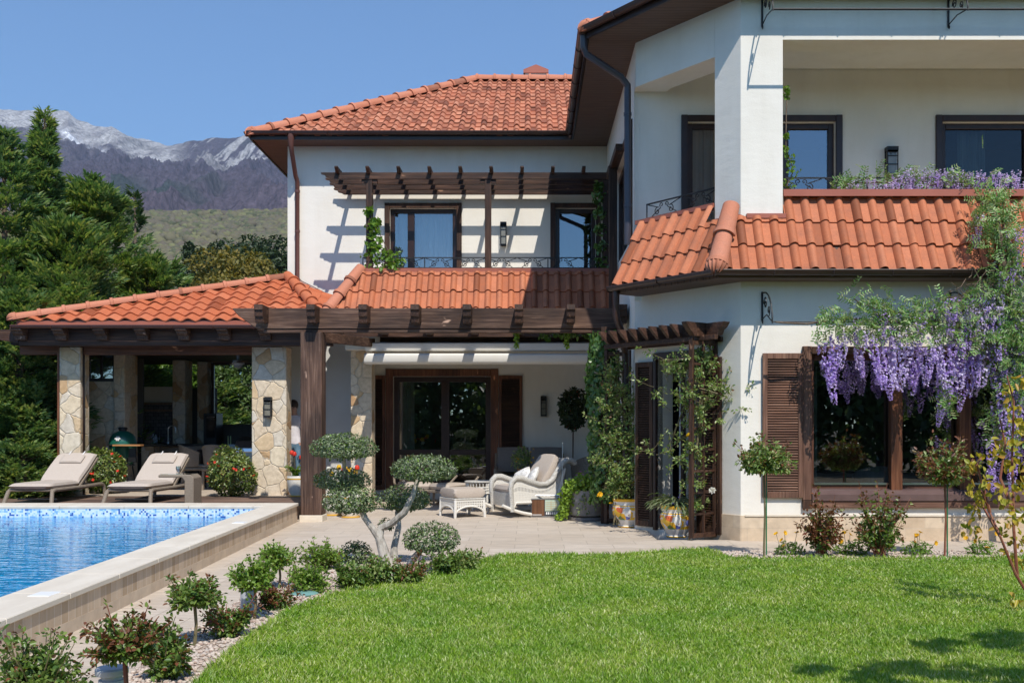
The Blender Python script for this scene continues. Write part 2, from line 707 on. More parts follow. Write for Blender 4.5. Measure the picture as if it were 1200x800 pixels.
M["metal_brown"] = mat("brown painted metal", (0.045, 0.022, 0.018), (0.06, 0.03, 0.024), scale=3, rough=0.35, spec=0.5)
M["metal_redbrown"] = mat("red brown painted metal", (0.11, 0.045, 0.035), (0.13, 0.055, 0.042), scale=3, rough=0.35)
M["iron"] = mat("black wrought iron", (0.012, 0.012, 0.013), (0.025, 0.025, 0.026), scale=30, rough=0.5, metal=0.3)
M["flashing"] = mat("terracotta sheet metal", (0.33, 0.10, 0.06), (0.38, 0.12, 0.075), scale=2, rough=0.45)
M["tile_old"] = tile_mat("weathered clay tile", [(0.36, 0.125, 0.07), (0.50, 0.185, 0.10), (0.55, 0.215, 0.12), (0.45, 0.155, 0.085), (0.60, 0.26, 0.155)], dirt=(0.16, 0.085, 0.06), dirt_amt=0.55)
M["tile_salmon"] = tile_mat("salmon clay tile", [(0.42, 0.135, 0.062), (0.52, 0.178, 0.085), (0.46, 0.15, 0.07), (0.56, 0.205, 0.105)], dirt=(0.24, 0.10, 0.065), dirt_amt=0.5)
M["tile_orange"] = tile_mat("orange clay tile", [(0.43, 0.115, 0.047), (0.50, 0.145, 0.062), (0.46, 0.128, 0.054), (0.53, 0.17, 0.08)], dirt=(0.38, 0.10, 0.05), dirt_amt=0.3)
M["ridge"] = tile_mat("ridge tile clay", [(0.46, 0.165, 0.09), (0.54, 0.21, 0.125), (0.50, 0.185, 0.105)], dirt=(0.40, 0.2, 0.14), dirt_amt=0.35)
M["stone"] = stone_mat("crazy stone cladding")
M["plinth"] = brick_mat("limestone plinth", (0.50, 0.375, 0.25), (0.60, 0.48, 0.345), (0.50, 0.40, 0.29), 0.52, 0.17, 0.004, "SIDE", nscale=7)
M["limestone"] = mat("pale limestone", (0.60, 0.52, 0.41), (0.70, 0.62, 0.50), scale=4, stretch=(1, 1, 3), rough=0.75, bmp=0.1, bscale=40)
M["glass"] = glass_mat("window glass", (0.74, 0.78, 0.78), 0.20)
M["glass_up"] = glass_mat("upper window glass", (0.82, 0.85, 0.87), 0.17)
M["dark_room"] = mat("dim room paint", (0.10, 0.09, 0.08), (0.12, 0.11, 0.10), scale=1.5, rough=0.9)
M["room_shade"] = mat("painted hall shade", (0.02, 0.018, 0.016), rough=0.9)  # near-black colour stands in for the shade behind the open door
M["curtain"] = mat("white curtain", (0.70, 0.69, 0.66), (0.78, 0.77, 0.74), scale=3, stretch=(12, 12, 0.3), rough=0.9)
M["curtain_green"] = mat("grey green curtain", (0.20, 0.22, 0.19), (0.27, 0.29, 0.25), scale=3, stretch=(12, 12, 0.3), rough=0.9)
M["awning"] = mat("cream awning", (0.72, 0.69, 0.63), (0.76, 0.73, 0.67), scale=2, rough=0.6)
M["white_metal"] = mat("white metal", (0.75, 0.75, 0.73), rough=0.4)
M["steel"] = mat("stainless steel", (0.55, 0.55, 0.55), (0.62, 0.62, 0.62), scale=20, stretch=(1, 1, 8), rough=0.28, metal=1.0)
M["black"] = mat("black plastic", (0.012, 0.012, 0.013), rough=0.4)
M["beige_fabric"] = mat("beige cushion fabric", (0.44, 0.37, 0.31), (0.50, 0.43, 0.365), scale=60, rough=0.95, bmp=0.2, bscale=300, spec=0.1)
M["grey_fabric"] = mat("grey cushion fabric", (0.17, 0.155, 0.145), (0.21, 0.195, 0.18), scale=60, rough=0.95, bmp=0.2, bscale=300, spec=0.1)
M["white_fabric"] = mat("white patterned fabric", (0.72, 0.70, 0.67), (0.52, 0.50, 0.47), scale=14, rough=0.95, spec=0.1, lo=0.48, hi=0.54)
M["wicker_white"] = wicker_mat("white wicker", (0.70, 0.67, 0.61), (0.28, 0.26, 0.22), 60)
M["wicker_tan"] = wicker_mat("tan wicker", (0.36, 0.29, 0.22), (0.13, 0.10, 0.07), 60)
M["wicker_pale"] = mat("pale wicker strands", (0.62, 0.585, 0.52), (0.74, 0.71, 0.65), scale=90, rough=0.6, bmp=0.4, bscale=130, bdist=0.004)
M["soil"] = mat("potting soil", (0.03, 0.02, 0.014), (0.06, 0.04, 0.028), scale=30, rough=1.0, bmp=0.6)
M["bark"] = mat("brown bark", (0.09, 0.06, 0.04), (0.18, 0.13, 0.09), scale=12, stretch=(4, 4, 0.7), rough=0.9, bmp=0.5)
M["pale_bark"] = mat("pale grey bark", (0.22, 0.19, 0.155), (0.52, 0.48, 0.42), scale=7, stretch=(3, 3, 1), rough=0.9, bmp=0.6, bscale=30, lo=0.3, hi=0.6)
M["stem"] = mat("green brown stem", (0.12, 0.11, 0.05), (0.20, 0.15, 0.08), scale=20, rough=0.7)
M["red_stem"] = mat("reddish young stem", (0.22, 0.06, 0.04), (0.28, 0.12, 0.06), scale=20, rough=0.6)
M["grey_paint"] = mat("grey painted metal", (0.42, 0.44, 0.47), (0.48, 0.50, 0.53), scale=4, rough=0.45)
# ================================================================ camera, sky, sun
cam_d = bpy.data.cameras.new("camera")
cam = bpy.data.objects.new("camera", cam_d)
COL.objects.link(cam)
cam.location = (0, 0, EYE)
cam.rotation_euler = (PI / 2, 0, 0)
cam_d.sensor_width = 36.0
cam_d.lens = 36.0
cam_d.shift_x = -(CX - 600) / 1200.0
cam_d.shift_y = (HY - 400) / 1200.0
cam_d.clip_start = 0.1
cam_d.clip_end = 20000
SC.camera = cam

SUN_VEC = Vector((0.31, -1.0, 1.30))
_el = math.atan2(SUN_VEC.z, math.hypot(SUN_VEC.x, SUN_VEC.y))
_az = math.atan2(SUN_VEC.x, SUN_VEC.y)
w = bpy.data.worlds.new("World")
SC.world = w
w.use_nodes = True
wn, wl = w.node_tree.nodes, w.node_tree.links
sky = wn.new("ShaderNodeTexSky")
sky.sky_type = "NISHITA"
sky.sun_disc = False
sky.sun_elevation = _el
sky.sun_rotation = _az
sky.altitude = 300
sky.air_density = 1.0
sky.dust_density = 0.25
sky.ozone_density = 2.5
tint = wn.new("ShaderNodeMix")
tint.data_type, tint.blend_type = "RGBA", "MULTIPLY"
tint.inputs[0].default_value = 1.0
tint.inputs[7].default_value = (0.62, 0.86, 1.06, 1)
wl.new(sky.outputs[0], tint.inputs[6])
wl.new(tint.outputs[2], wn["Background"].inputs["Color"])
wn["Background"].inputs["Strength"].default_value = 0.12
sun_d = bpy.data.lights.new("sun", "SUN")
sun_d.energy = 3.8
sun_d.angle = math.radians(0.53)
sun_d.color = (1.0, 0.95, 0.87)
sun = bpy.data.objects.new("sun", sun_d)
COL.objects.link(sun)
sun.location = SUN_VEC * 30
sun.rotation_euler = (-SUN_VEC).to_track_quat("-Z", "Y").to_euler()
SC.view_settings.view_transform = "Standard"
SC.view_settings.look = "None"
SC.view_settings.exposure = 0.46
SC.view_settings.gamma = 1.0
SC.cycles.use_denoising = True
SC.cycles.max_bounces = 8
SC.cycles.transparent_max_bounces = 16
SC.cycles.caustics_reflective = False
SC.cycles.caustics_refractive = False
SC.cycles.sample_clamp_indirect = 6.0
SC.render.film_transparent = False


# ================================================================ numeric helpers
class VNoise:
    def __init__(self, seed):
        self.t = np.random.default_rng(seed).random((256, 256))

    def __call__(self, x, y, octv=5, gain=0.5):
        x, y = np.asarray(x, float), np.asarray(y, float)
        s, a, tot = np.zeros(np.broadcast(x, y).shape), 1.0, 0.0
        for o in range(octv):
            f = 2.0 ** o
            u, v = x * f + 17.3 * o, y * f + 9.1 * o
            i, j = np.floor(u).astype(int), np.floor(v).astype(int)
            p, q = u - i, v - j
            p, q = p * p * (3 - 2 * p), q * q * (3 - 2 * q)
            g = lambda ii, jj: self.t[ii % 256, jj % 256]
            s = s + a * ((g(i, j) * (1 - p) + g(i + 1, j) * p) * (1 - q) + (g(i, j + 1) * (1 - p) + g(i + 1, j + 1) * p) * q)
            tot += a
            a *= gain
        return s / tot


VN = VNoise(3)


def in_poly(x, y, poly):
    c = np.zeros(len(x), bool)
    n = len(poly)
    for i in range(n):
        x1, y1 = poly[i]
        x2, y2 = poly[(i + 1) % n]
        k = ((y1 > y) != (y2 > y)) & (x < (x2 - x1) * (y - y1) / (y2 - y1 + 1e-12) + x1)
        c ^= k
    return c


def dist_poly(x, y, poly):
    """distance to the polygon's outline"""
    d = np.full(len(x), 1e9)
    n = len(poly)
    for i in range(n):
        a, b = np.array(poly[i]), np.array(poly[(i + 1) % n])
        ab = b - a
        t = np.clip(((x - a[0]) * ab[0] + (y - a[1]) * ab[1]) / (ab @ ab + 1e-12), 0, 1)
        d = np.minimum(d, np.hypot(x - a[0] - t * ab[0], y - a[1] - t * ab[1]))
    return d


def smooth_poly(pts, it=2, closed=False):
    pts = [np.array(p, float) for p in pts]
    for _ in range(it):
        q = [pts[0]]
        for a, b in zip(pts[:-1], pts[1:]):
            q += [a * 0.75 + b * 0.25, a * 0.25 + b * 0.75]
        q.append(pts[-1])
        pts = q
    return pts


def sheet(name, poly, z, m, **kw):
    mb = MB()
    mb.add([(p[0], p[1], z) for p in poly], [tuple(range(len(poly)))])
    return mb.build(name, m, **kw)


# ================================================================ ground sheets
m_soil = mat("garden soil", (0.07, 0.055, 0.035), (0.13, 0.11, 0.06), scale=0.8, rough=1.0, bmp=0.4, bscale=6)
mb = MB()
for (x0, x1, y0, y1) in ((-7000, 7000, -600, 2.4), (-7000, 7000, 15.7, 9000), (-7000, -14.1, 2.4, 15.7), (-3.5, 7000, 2.4, 15.7)):
    mb.add([(x0, y0, -0.32), (x1, y0, -0.32), (x1, y1, -0.32), (x0, y1, -0.32)], [(0, 1, 2, 3)])
mb.build("ground", m_soil, kind="structure")

m_patio = brick_mat("travertine paving", (0.50, 0.415, 0.325), (0.56, 0.475, 0.385), (0.38, 0.315, 0.245), 0.62, 0.42, 0.005, "XY", tint=(0.80, 1.14), streak=(0.8, 4.0, 1), nscale=4.0, rough=0.65)


def xo(Y):
    return -3.667 - 0.0379 * (Y - 16.18)


def xi(Y):
    return -4.04 - 0.036 * (Y - 15.57)


# patio: a slab with a real edge towards the lawn
lawn_edge = [G(*p)[:2] for p in [(205, 830), (255, 775), (300, 742), (345, 712), (400, 695), (470, 683), (530, 672), (562, 659), (592, 651), (640, 650), (700, 652), (760, 649), (812, 644), (838, 646), (852, 655), (900, 656), (1010, 656), (1200, 655)]]
lawn_edge = smooth_poly(lawn_edge, 1)
lawn_poly = [tuple(p) for p in lawn_edge] + [(10.0, lawn_edge[-1][1]), (10.0, 3.0), (-1.9, 3.0), (-1.95, 4.6)]
patio_poly = [(xo(3.0), 3.0), (-1.2, 3.0), (-1.2, 5.5), (-0.6, 7.8), (0.3, 9.5), (0.6, 11.6), (1.9, 11.75), (2.3, 12.33), (9.8, 12.33), (9.8, 13.6), (1.7, 13.6), (1.7, 21.5), (-5.2, 21.5), (-5.2, 19.0), (xo(16.3), 16.3)]
mb = MB()
mb.prism([(p[0], p[1], -0.2) for p in patio_poly], (0, 0, 0.2))
mb.build("patio", m_patio, kind="structure")
# lawn soil and turf
m_turf = mat("turf soil", (0.05, 0.085, 0.015), (0.09, 0.14, 0.025), scale=9, rough=1.0, bmp=0.5, bscale=50)
sheet("lawn", lawn_poly, 0.006, m_turf, kind="structure")

bed_left = [tuple(p) for p in smooth_poly([G(*p)[:2] for p in [(120, 830), (170, 772), (245, 726), (296, 694), (335, 676), (385, 660), (440, 650), (500, 652), (545, 650), (580, 652)]], 1)]
bed_left = bed_left + [tuple(p[:2]) for p in [G(560, 668), G(530, 680), G(470, 692), G(400, 704), G(345, 722), G(300, 754), G(255, 790), G(205, 850)]]
m_grav = mat("gravel bed", (0.30, 0.23, 0.18), (0.46, 0.37, 0.30), scale=40, rough=0.95, bmp=0.6, bscale=60)
sheet("gravel_bed", bed_left, 0.003, m_grav, kind="structure")
bed_right = [(2.15, 12.325), (9.8, 12.325), (9.8, 11.4), (2.4, 11.4)]
sheet("gravel_strip", bed_right, -0.012 + 0.02, m_grav, kind="structure")

# pebbles on both beds
ico = bmesh.new()
bmesh.ops.create_icosphere(ico, subdivisions=1, radius=1.0)
ICO_V = np.array([v.co for v in ico.verts])
ICO_F = np.array([[v.index for v in f.verts] for f in ico.faces])
ico.free()
ico = bmesh.new()
bmesh.ops.create_icosphere(ico, subdivisions=2, radius=1.0)
ICO2_V = np.array([v.co for v in ico.verts])
ICO2_F = np.array([[v.index for v in f.verts] for f in ico.faces])
ico.free()


def scatter_poly(poly, n, rng):
    p = np.array(poly)
    lo, hi = p.min(0), p.max(0)
    out = np.empty((0, 2))
    while len(out) < n:
        q = rng.random((n * 2, 2)) * (hi - lo) + lo
        q = q[in_poly(q[:, 0], q[:, 1], poly)]
        out = np.concatenate([out, q])
        if len(out) == 0:
            break
    return out[:n]


def pebbles(name, poly, n, z, m, r=(0.008, 0.02)):
    rng = np.random.default_rng(5)
    xy = scatter_poly(poly, n, rng)
    s = rng.uniform(r[0], r[1], (n, 1)) * rng.uniform(0.7, 1.3, (n, 3)) * np.array([1, 1, 0.6])
    base = ICO_V[None] * (1 + 0.25 * (rng.random((n, len(ICO_V), 1)) - 0.5)) * s[:, None, :]
    a = rng.random(n) * 2 * PI
    ca, sa = np.cos(a)[:, None], np.sin(a)[:, None]
    v = np.stack([base[..., 0] * ca - base[..., 1] * sa, base[..., 0] * sa + base[..., 1] * ca, base[..., 2]], -1)
    v += np.concatenate([xy, np.full((n, 1), z)], 1)[:, None, :]
    f = ICO_F[None] + (np.arange(n) * len(ICO_V))[:, None, None]
    np_mesh(name, v.reshape(-1, 3), f.reshape(-1, 3), m, smooth=True, kind="stuff", label="pale pink and grey pebbles covering the planting bed", cat="gravel")


m_peb = leaf_mat("pebble", [(0.34, 0.24, 0.18), (0.55, 0.46, 0.38), (0.42, 0.36, 0.31), (0.62, 0.52, 0.43), (0.36, 0.25, 0.20)], trans=0.0, rough=0.8)
pebbles("gravel", bed_left, 9000, 0.010, m_peb, (0.007, 0.019))
pebbles("gravel", bed_right, 7000, 0.014, m_peb, (0.008, 0.022))


# grass blades
def grass(name, poly, n, m):
    rng = np.random.default_rng(8)
    # density falls with distance: sample Y with weight
    p = np.array(poly)
    lo, hi = p.min(0), p.max(0)
    out = []
    tot = 0
    while tot < n:
        q = rng.random((n, 2)) * (hi - lo) + lo
        q = q[(np.abs(q[:, 0]) < 1.2 + 0.56 * q[:, 1])]
        q = q[in_poly(q[:, 0], q[:, 1], poly)]
        q = q[rng.random(len(q)) < np.clip(6.5 / q[:, 1], 0.35, 1)]
        out.append(q)
        tot += len(q)
    xy = np.concatenate(out)[:n]
    d = dist_poly(xy[:, 0], xy[:, 1], poly)
    patch = VN(xy[:, 0] * 1.6, xy[:, 1] * 1.6, 3)
    patch2 = VN(xy[:, 0] * 7 + 40, xy[:, 1] * 7, 2)
    h = (0.016 + 0.024 * rng.random(n) ** 1.6) * (0.65 + 0.5 * patch + 0.4 * patch2)
    h = np.where((d < 0.10) & (rng.random(n) < 0.5), h * 1.7, h)
    wdt = (0.0026 + 0.0018 * rng.random(n)) * np.clip(xy[:, 1] / 6.5, 1, 1.8)
    a = rng.random(n) * 2 * PI
    lean = h * (0.25 + 0.75 * rng.random(n))
    la = rng.random(n) * 2 * PI
    sx, sy = np.cos(a) * wdt, np.sin(a) * wdt
    z0 = 0.004
    b = np.stack([xy[:, 0], xy[:, 1], np.full(n, z0)], 1)
    S = np.stack([sx, sy, np.zeros(n)], 1)
    Ld = np.stack([np.cos(la) * lean, np.sin(la) * lean, np.zeros(n)], 1)
    up = np.zeros((n, 3))
    up[:, 2] = h
    v = np.stack([b - S, b + S, b + Ld * 0.35 + up * 0.62 + S * 0.75, b + Ld * 0.35 + up * 0.62 - S * 0.75, b + Ld + up], 1)
    i = np.arange(n)[:, None] * 5
    q = np.concatenate([i, i + 1, i + 2, i + 3], 1)
    t = np.concatenate([i + 3, i + 2, i + 4], 1)
    np_mesh(name, v.reshape(-1, 3), [q, t], m, kind="stuff", label="short fresh green grass of the lawn", cat="grass")


m_grass = leaf_mat("grass blade", [(0.12, 0.245, 0.014), (0.24, 0.385, 0.03), (0.37, 0.48, 0.055), (0.27, 0.405, 0.038), (0.16, 0.30, 0.02), (0.50, 0.52, 0.17), (0.64, 0.66, 0.38)], trans=0.35, rough=0.4, patch=(1.3, (0.68, 0.84, 0.60)), spec=0.4)
grass("grass", lawn_poly, 680000, m_grass)

# ================================================================ swimming pool
pool = thing("swimming_pool", "long blue swimming pool with pale stone coping and mosaic lining", "swimming pool", (-8, 9, 0))
CZ = 0.30
m_cop = mat("coping limestone", (0.60, 0.53, 0.43), (0.68, 0.61, 0.505), scale=2.2, stretch=(2.5, 0.7, 1), rough=0.7, bmp=0.1, bscale=50)
NEAR, FAR, XL = 2.5, 15.57, -14.0
mb = MB()
# coping slabs: right run in pieces with fine joints, far run likewise
ys = np.arange(NEAR, 16.2, 0.98)
for a, b in zip(ys, list(ys[1:]) + [16.2]):
    if b - a < 0.05:
        continue
    e = 0.0015
    mb.prism([(xi(a + e), a + e, CZ - 0.045), (xo(a + e) + 0.02, a + e, CZ - 0.045), (xo(b - e) + 0.02, b - e, CZ - 0.045), (xi(b - e), b - e, CZ - 0.045)], (0, 0, 0.045))
xs = np.arange(XL, xi(FAR), 0.98)
for a, b in zip(xs, list(xs[1:]) + [xi(FAR) - 0.002]):
    mb.box(a + 0.0015, b - 0.0015, FAR, 16.2, CZ - 0.045, CZ)
mb.build("coping", m_cop, pool, bevel=0.006)
m_clad = brick_mat("pool side strips", (0.42, 0.30, 0.19), (0.58, 0.45, 0.32), (0.66, 0.57, 0.46), 0.125, 0.9, 0.004, "SIDE", off=0.0, tint=(0.85, 1.12), streak=(3, 3, 0.6), nscale=3)
m_clad2 = brick_mat("pool side base", (0.55, 0.43, 0.31), (0.61, 0.49, 0.36), (0.62, 0.53, 0.42), 0.40, 0.5, 0.003, "SIDE", off=0.0, nscale=5)
mb = MB()
mb.prism([(xi(NEAR) + 0.05, NEAR, 0.095), (xo(NEAR), NEAR, 0.095), (xo(16.2), 16.19, 0.095), (xi(16.2) + 0.05, 16.19, 0.095)], (0, 0, CZ - 0.045 - 0.095 - 0.001))
mb.build("side_cladding", m_clad, pool)
mb = MB()
mb.prism([(xi(NEAR) + 0.05, NEAR, -0.2), (xo(NEAR) + 0.003, NEAR, -0.2), (xo(16.2) + 0.003, 16.19, -0.2), (xi(16.2) + 0.05, 16.19, -0.2)], (0, 0, 0.294))
mb.build("base_course", m_clad2, pool)


def mosaic(name, stops, cell=38.0, mode="WALL"):
    m, N, L, b = new_mat(name)
    g = N.new("ShaderNodeNewGeometry")
    sc = N.new("ShaderNodeVectorMath")
    sc.operation = "MULTIPLY"
    sc.inputs[1].default_value = (cell, cell, cell)
    L.new(g.outputs["Position"], sc.inputs[0])
    ad = N.new("ShaderNodeVectorMath")
    ad.operation = "ADD"
    ad.inputs[1].default_value = (0.31, 0.37, 0.43)
    L.new(sc.outputs[0], ad.inputs[0])
    fl = N.new("ShaderNodeVectorMath")
    fl.operation = "FLOOR"
    L.new(ad.outputs[0], fl.inputs[0])
    wn_ = N.new("ShaderNodeTexWhiteNoise")
    L.new(fl.outputs[0], wn_.inputs["Vector"])
    r = ramp(N, stops, "CONSTANT")
    L.new(wn_.outputs["Value"], r.inputs["Fac"])
    fr = N.new("ShaderNodeVectorMath")
    fr.operation = "FRACTION"
    L.new(ad.outputs[0], fr.inputs[0])
    L.new(r.outputs["Color"], b.inputs["Base Color"])
    b.inputs["Roughness"].default_value = 0.2
    return m


m_mos = mosaic("pool mosaic", [(0.0, (0.62, 0.74, 0.80)), (0.42, (0.42, 0.62, 0.78)), (0.62, (0.24, 0.45, 0.70)), (0.78, (0.70, 0.78, 0.80)), (0.88, (0.05, 0.13, 0.40))])
m_mos2 = mosaic("pool floor mosaic", [(0.0, (0.08, 0.54, 0.64)), (0.4, (0.12, 0.62, 0.72)), (0.7, (0.05, 0.46, 0.58)), (0.92, (0.24, 0.68, 0.74))])
mb = MB()
ZB = -1.25
a, b = (xi(NEAR), NEAR), (xi(FAR), FAR)
mb.add([(XL, FAR, -0.1), (b[0], FAR, -0.1), (b[0], FAR, CZ - 0.046), (XL, FAR, CZ - 0.046)], [(0, 1, 2, 3)])
mb.add([(b[0], FAR, -0.1), (a[0], NEAR, -0.1), (a[0], NEAR, CZ - 0.046), (b[0], FAR, CZ - 0.046)], [(0, 1, 2, 3)])
mb.add([(XL, NEAR, ZB), (XL, FAR, ZB), (XL, FAR, CZ), (XL, NEAR, CZ)], [(0, 1, 2, 3)])
mb.build("mosaic_band", m_mos, pool)
mb = MB()
mb.add([(XL, FAR, ZB), (b[0], FAR, ZB), (b[0], FAR, -0.1), (XL, FAR, -0.1)], [(0, 1, 2, 3)])
mb.add([(b[0], FAR, ZB), (a[0], NEAR, ZB), (a[0], NEAR, -0.1), (b[0], FAR, -0.1)], [(0, 1, 2, 3)])
mb.add([(XL, NEAR, ZB), (a[0], NEAR, ZB), (b[0], FAR, ZB), (XL, FAR, ZB)], [(0, 1, 2, 3)])
mb.build("basin", m_mos2, pool)
for q in [(52, 696), (281, 612)]:
    c = G(q[0], q[1], CZ)
    mb = MB()
    mb.box(c.x - 0.075, c.x + 0.075, c.y - 0.10, c.y + 0.10, CZ - 0.01, CZ + 0.006)
    mb.build("skimmer_lid", M["white_metal"], pool, bevel=0.004)
# water
m_w, N, L, b_ = new_mat("pool water surface")
N.remove(b_)
t = N.new("ShaderNodeBsdfTransparent")
t.inputs["Color"].default_value = (0.24, 0.69, 0.96, 1)
g = N.new("ShaderNodeBsdfGlossy")
g.inputs["Roughness"].default_value = 0.03
g.inputs["Color"].default_value = (1, 1, 1, 1)
fr = N.new("ShaderNodeFresnel")
fr.inputs["IOR"].default_value = 1.30
n1 = noise(N, L, coords(N, L, (2.2, 5.0, 1)), 1.4, 3, 0.55, 0.6)
bp = N.new("ShaderNodeBump")
bp.inputs["Strength"].default_value = 0.34
bp.inputs["Distance"].default_value = 0.06
L.new(n1.outputs["Fac"], bp.inputs["Height"])
L.new(bp.outputs["Normal"], g.inputs["Normal"])
L.new(bp.outputs["Normal"], fr.inputs["Normal"])
mx = N.new("ShaderNodeMixShader")
L.new(fr.outputs[0], mx.inputs[0])
L.new(t.outputs[0], mx.inputs[1])
L.new(g.outputs[0], mx.inputs[2])
L.new(mx.outputs[0], N["Material Output"].inputs["Surface"])
sheet("pool_water", [(XL, NEAR), (xi(NEAR), NEAR), (xi(FAR), FAR), (XL, FAR)], 0.13, m_w, kind="structure")

# ================================================================ wood deck and pavilion floor
DZ = 0.22
m_deck = wood_mat("deck board", 0, (0.10, 0.062, 0.045), (0.17, 0.11, 0.082), (0.25, 0.17, 0.13), rough=0.7, knots=False)
mb = MB()
y = 16.215
while y < 18.85:
    mb.box(-14, -3.74, y, y + 0.139, DZ - 0.03, DZ)
    y += 0.145
mb.box(-14, -3.75, 16.21, 18.9, -0.2, DZ - 0.032)
mb.build("wood_deck", m_deck, kind="structure")
m_pfloor = brick_mat("pavilion paving", (0.46, 0.38, 0.30), (0.52, 0.43, 0.34), (0.36, 0.30, 0.24), 0.5, 0.5, 0.006, "XY", off=0.0)
mb = MB()
mb.box(-14, -3.74, 18.9, 25.2, -0.2, DZ)
mb.build("pavilion_floor", m_pfloor, kind="structure")

# ================================================================ mountain and foothill
ridge = np.array([(-400, 150), (-150, 138), (-40, 128), (0, 128), (22, 131), (55, 130), (80, 132), (90, 141), (105, 145), (130, 147), (140, 152), (150, 158), (162, 163), (180, 168), (205, 170), (214, 171), (228, 166), (245, 163), (258, 163), (270, 161), (285, 159), (300, 156), (340, 148), (420, 140), (600, 150), (900, 160)])


def fan(name, ppx, Ys, py_fn, colour_fn, m, disp, label=None, cat=None, kind="structure", seed=1):
    PXg, T = np.meshgrid(ppx, np.linspace(0, 1, len(Ys)), indexing="ij")
    Yg = np.broadcast_to(np.asarray(Ys)[None, :], PXg.shape)
    py = py_fn(PXg, T)
    X = (PXg - CX) * Yg / F_PX
    Z = EYE + (HY - py) * Yg / F_PX
    nz = disp(X, Yg, T, PXg)
    Z = Z + nz
    v = np.stack([X, Yg, Z], -1).reshape(-1, 3)
    a, b = PXg.shape
    idx = np.arange(a * b).reshape(a, b)
    f = np.stack([idx[:-1, :-1], idx[1:, :-1], idx[1:, 1:], idx[:-1, 1:]], -1).reshape(-1, 4)
    o = np_mesh(name, v, f, m, smooth=True, kind=kind, label=label, cat=cat)
    ca = o.data.color_attributes.new("tone", "FLOAT_COLOR", "POINT")
    col = np.concatenate([colour_fn(X, Yg, T, PXg), np.ones((a, b, 1))], -1).astype(np.float32)
    ca.data.foreach_set("color", col.ravel())
    return o


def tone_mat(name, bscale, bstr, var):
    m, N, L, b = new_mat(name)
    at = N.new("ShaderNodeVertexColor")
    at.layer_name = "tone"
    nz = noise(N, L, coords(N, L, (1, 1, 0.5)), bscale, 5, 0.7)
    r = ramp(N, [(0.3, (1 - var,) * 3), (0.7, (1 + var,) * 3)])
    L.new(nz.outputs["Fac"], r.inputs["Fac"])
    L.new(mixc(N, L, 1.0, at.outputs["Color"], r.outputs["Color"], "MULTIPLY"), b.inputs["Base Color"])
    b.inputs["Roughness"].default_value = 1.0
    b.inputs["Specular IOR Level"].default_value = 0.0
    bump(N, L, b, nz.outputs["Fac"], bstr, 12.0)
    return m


def mtn_py(px, T):
    r = np.interp(px, ridge[:, 0], ridge[:, 1])
    up = np.clip(T / 0.86, 0, 1)
    y = 268 - (268 - r) * (0.55 * up + 0.45 * up ** 1.9)
    return np.where(T > 0.86, r + (T - 0.86) / 0.14 * 60, y)


def ridged(x, y, octv=5):
    return 1 - np.abs(2 * VN(x, y, octv, 0.55) - 1)


def mtn_disp(X, Y, T, px):
    k = np.clip(T / 0.86, 0, 1)
    env = np.clip(np.sin(k * PI), 0, 1) * 0.9 + 0.04
    gul = ridged(X / 300.0 + 3, Y / 900.0, 5) - 0.7
    fine = VN(X / 42.0, Y / 90.0, 5, 0.62) - 0.5
    tip = VN(X / 70.0, Y / 2000.0, 4) - 0.5
    return env * (gul * 300 + fine * 80) + np.where(T > 0.72, tip * 26, 0)


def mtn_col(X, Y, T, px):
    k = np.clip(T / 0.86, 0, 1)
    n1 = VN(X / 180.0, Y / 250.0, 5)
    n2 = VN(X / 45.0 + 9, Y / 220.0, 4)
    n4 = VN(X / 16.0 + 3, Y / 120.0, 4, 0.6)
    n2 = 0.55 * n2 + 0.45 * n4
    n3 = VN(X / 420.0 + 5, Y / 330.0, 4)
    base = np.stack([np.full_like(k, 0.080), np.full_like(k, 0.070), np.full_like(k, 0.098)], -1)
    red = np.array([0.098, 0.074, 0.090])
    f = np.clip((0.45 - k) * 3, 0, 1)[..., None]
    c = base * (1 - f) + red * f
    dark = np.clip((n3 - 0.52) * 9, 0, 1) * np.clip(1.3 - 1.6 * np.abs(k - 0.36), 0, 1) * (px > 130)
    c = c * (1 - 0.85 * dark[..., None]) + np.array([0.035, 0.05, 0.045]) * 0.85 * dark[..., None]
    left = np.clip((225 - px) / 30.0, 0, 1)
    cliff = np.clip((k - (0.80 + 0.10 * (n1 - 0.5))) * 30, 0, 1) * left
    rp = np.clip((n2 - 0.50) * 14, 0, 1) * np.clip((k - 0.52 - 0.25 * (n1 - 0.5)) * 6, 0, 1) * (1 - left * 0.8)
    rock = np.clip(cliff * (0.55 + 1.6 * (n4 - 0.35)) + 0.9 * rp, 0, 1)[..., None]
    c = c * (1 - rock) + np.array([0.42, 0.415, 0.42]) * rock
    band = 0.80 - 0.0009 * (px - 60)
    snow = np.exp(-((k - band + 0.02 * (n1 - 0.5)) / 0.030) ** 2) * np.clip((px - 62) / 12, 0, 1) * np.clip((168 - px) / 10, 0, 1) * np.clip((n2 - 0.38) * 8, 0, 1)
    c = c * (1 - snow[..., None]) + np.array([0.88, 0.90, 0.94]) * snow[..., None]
    return c


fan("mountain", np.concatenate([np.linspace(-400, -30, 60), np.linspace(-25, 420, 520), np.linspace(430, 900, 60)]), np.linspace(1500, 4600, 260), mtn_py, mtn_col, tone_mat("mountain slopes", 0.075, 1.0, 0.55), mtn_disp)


def hill_py(px, T):
    return np.where(T < 0.8, 345 - (345 - 252) * (T / 0.8) ** 0.8, 252 + (T - 0.8) * 90) + (px - 250) * 0.01


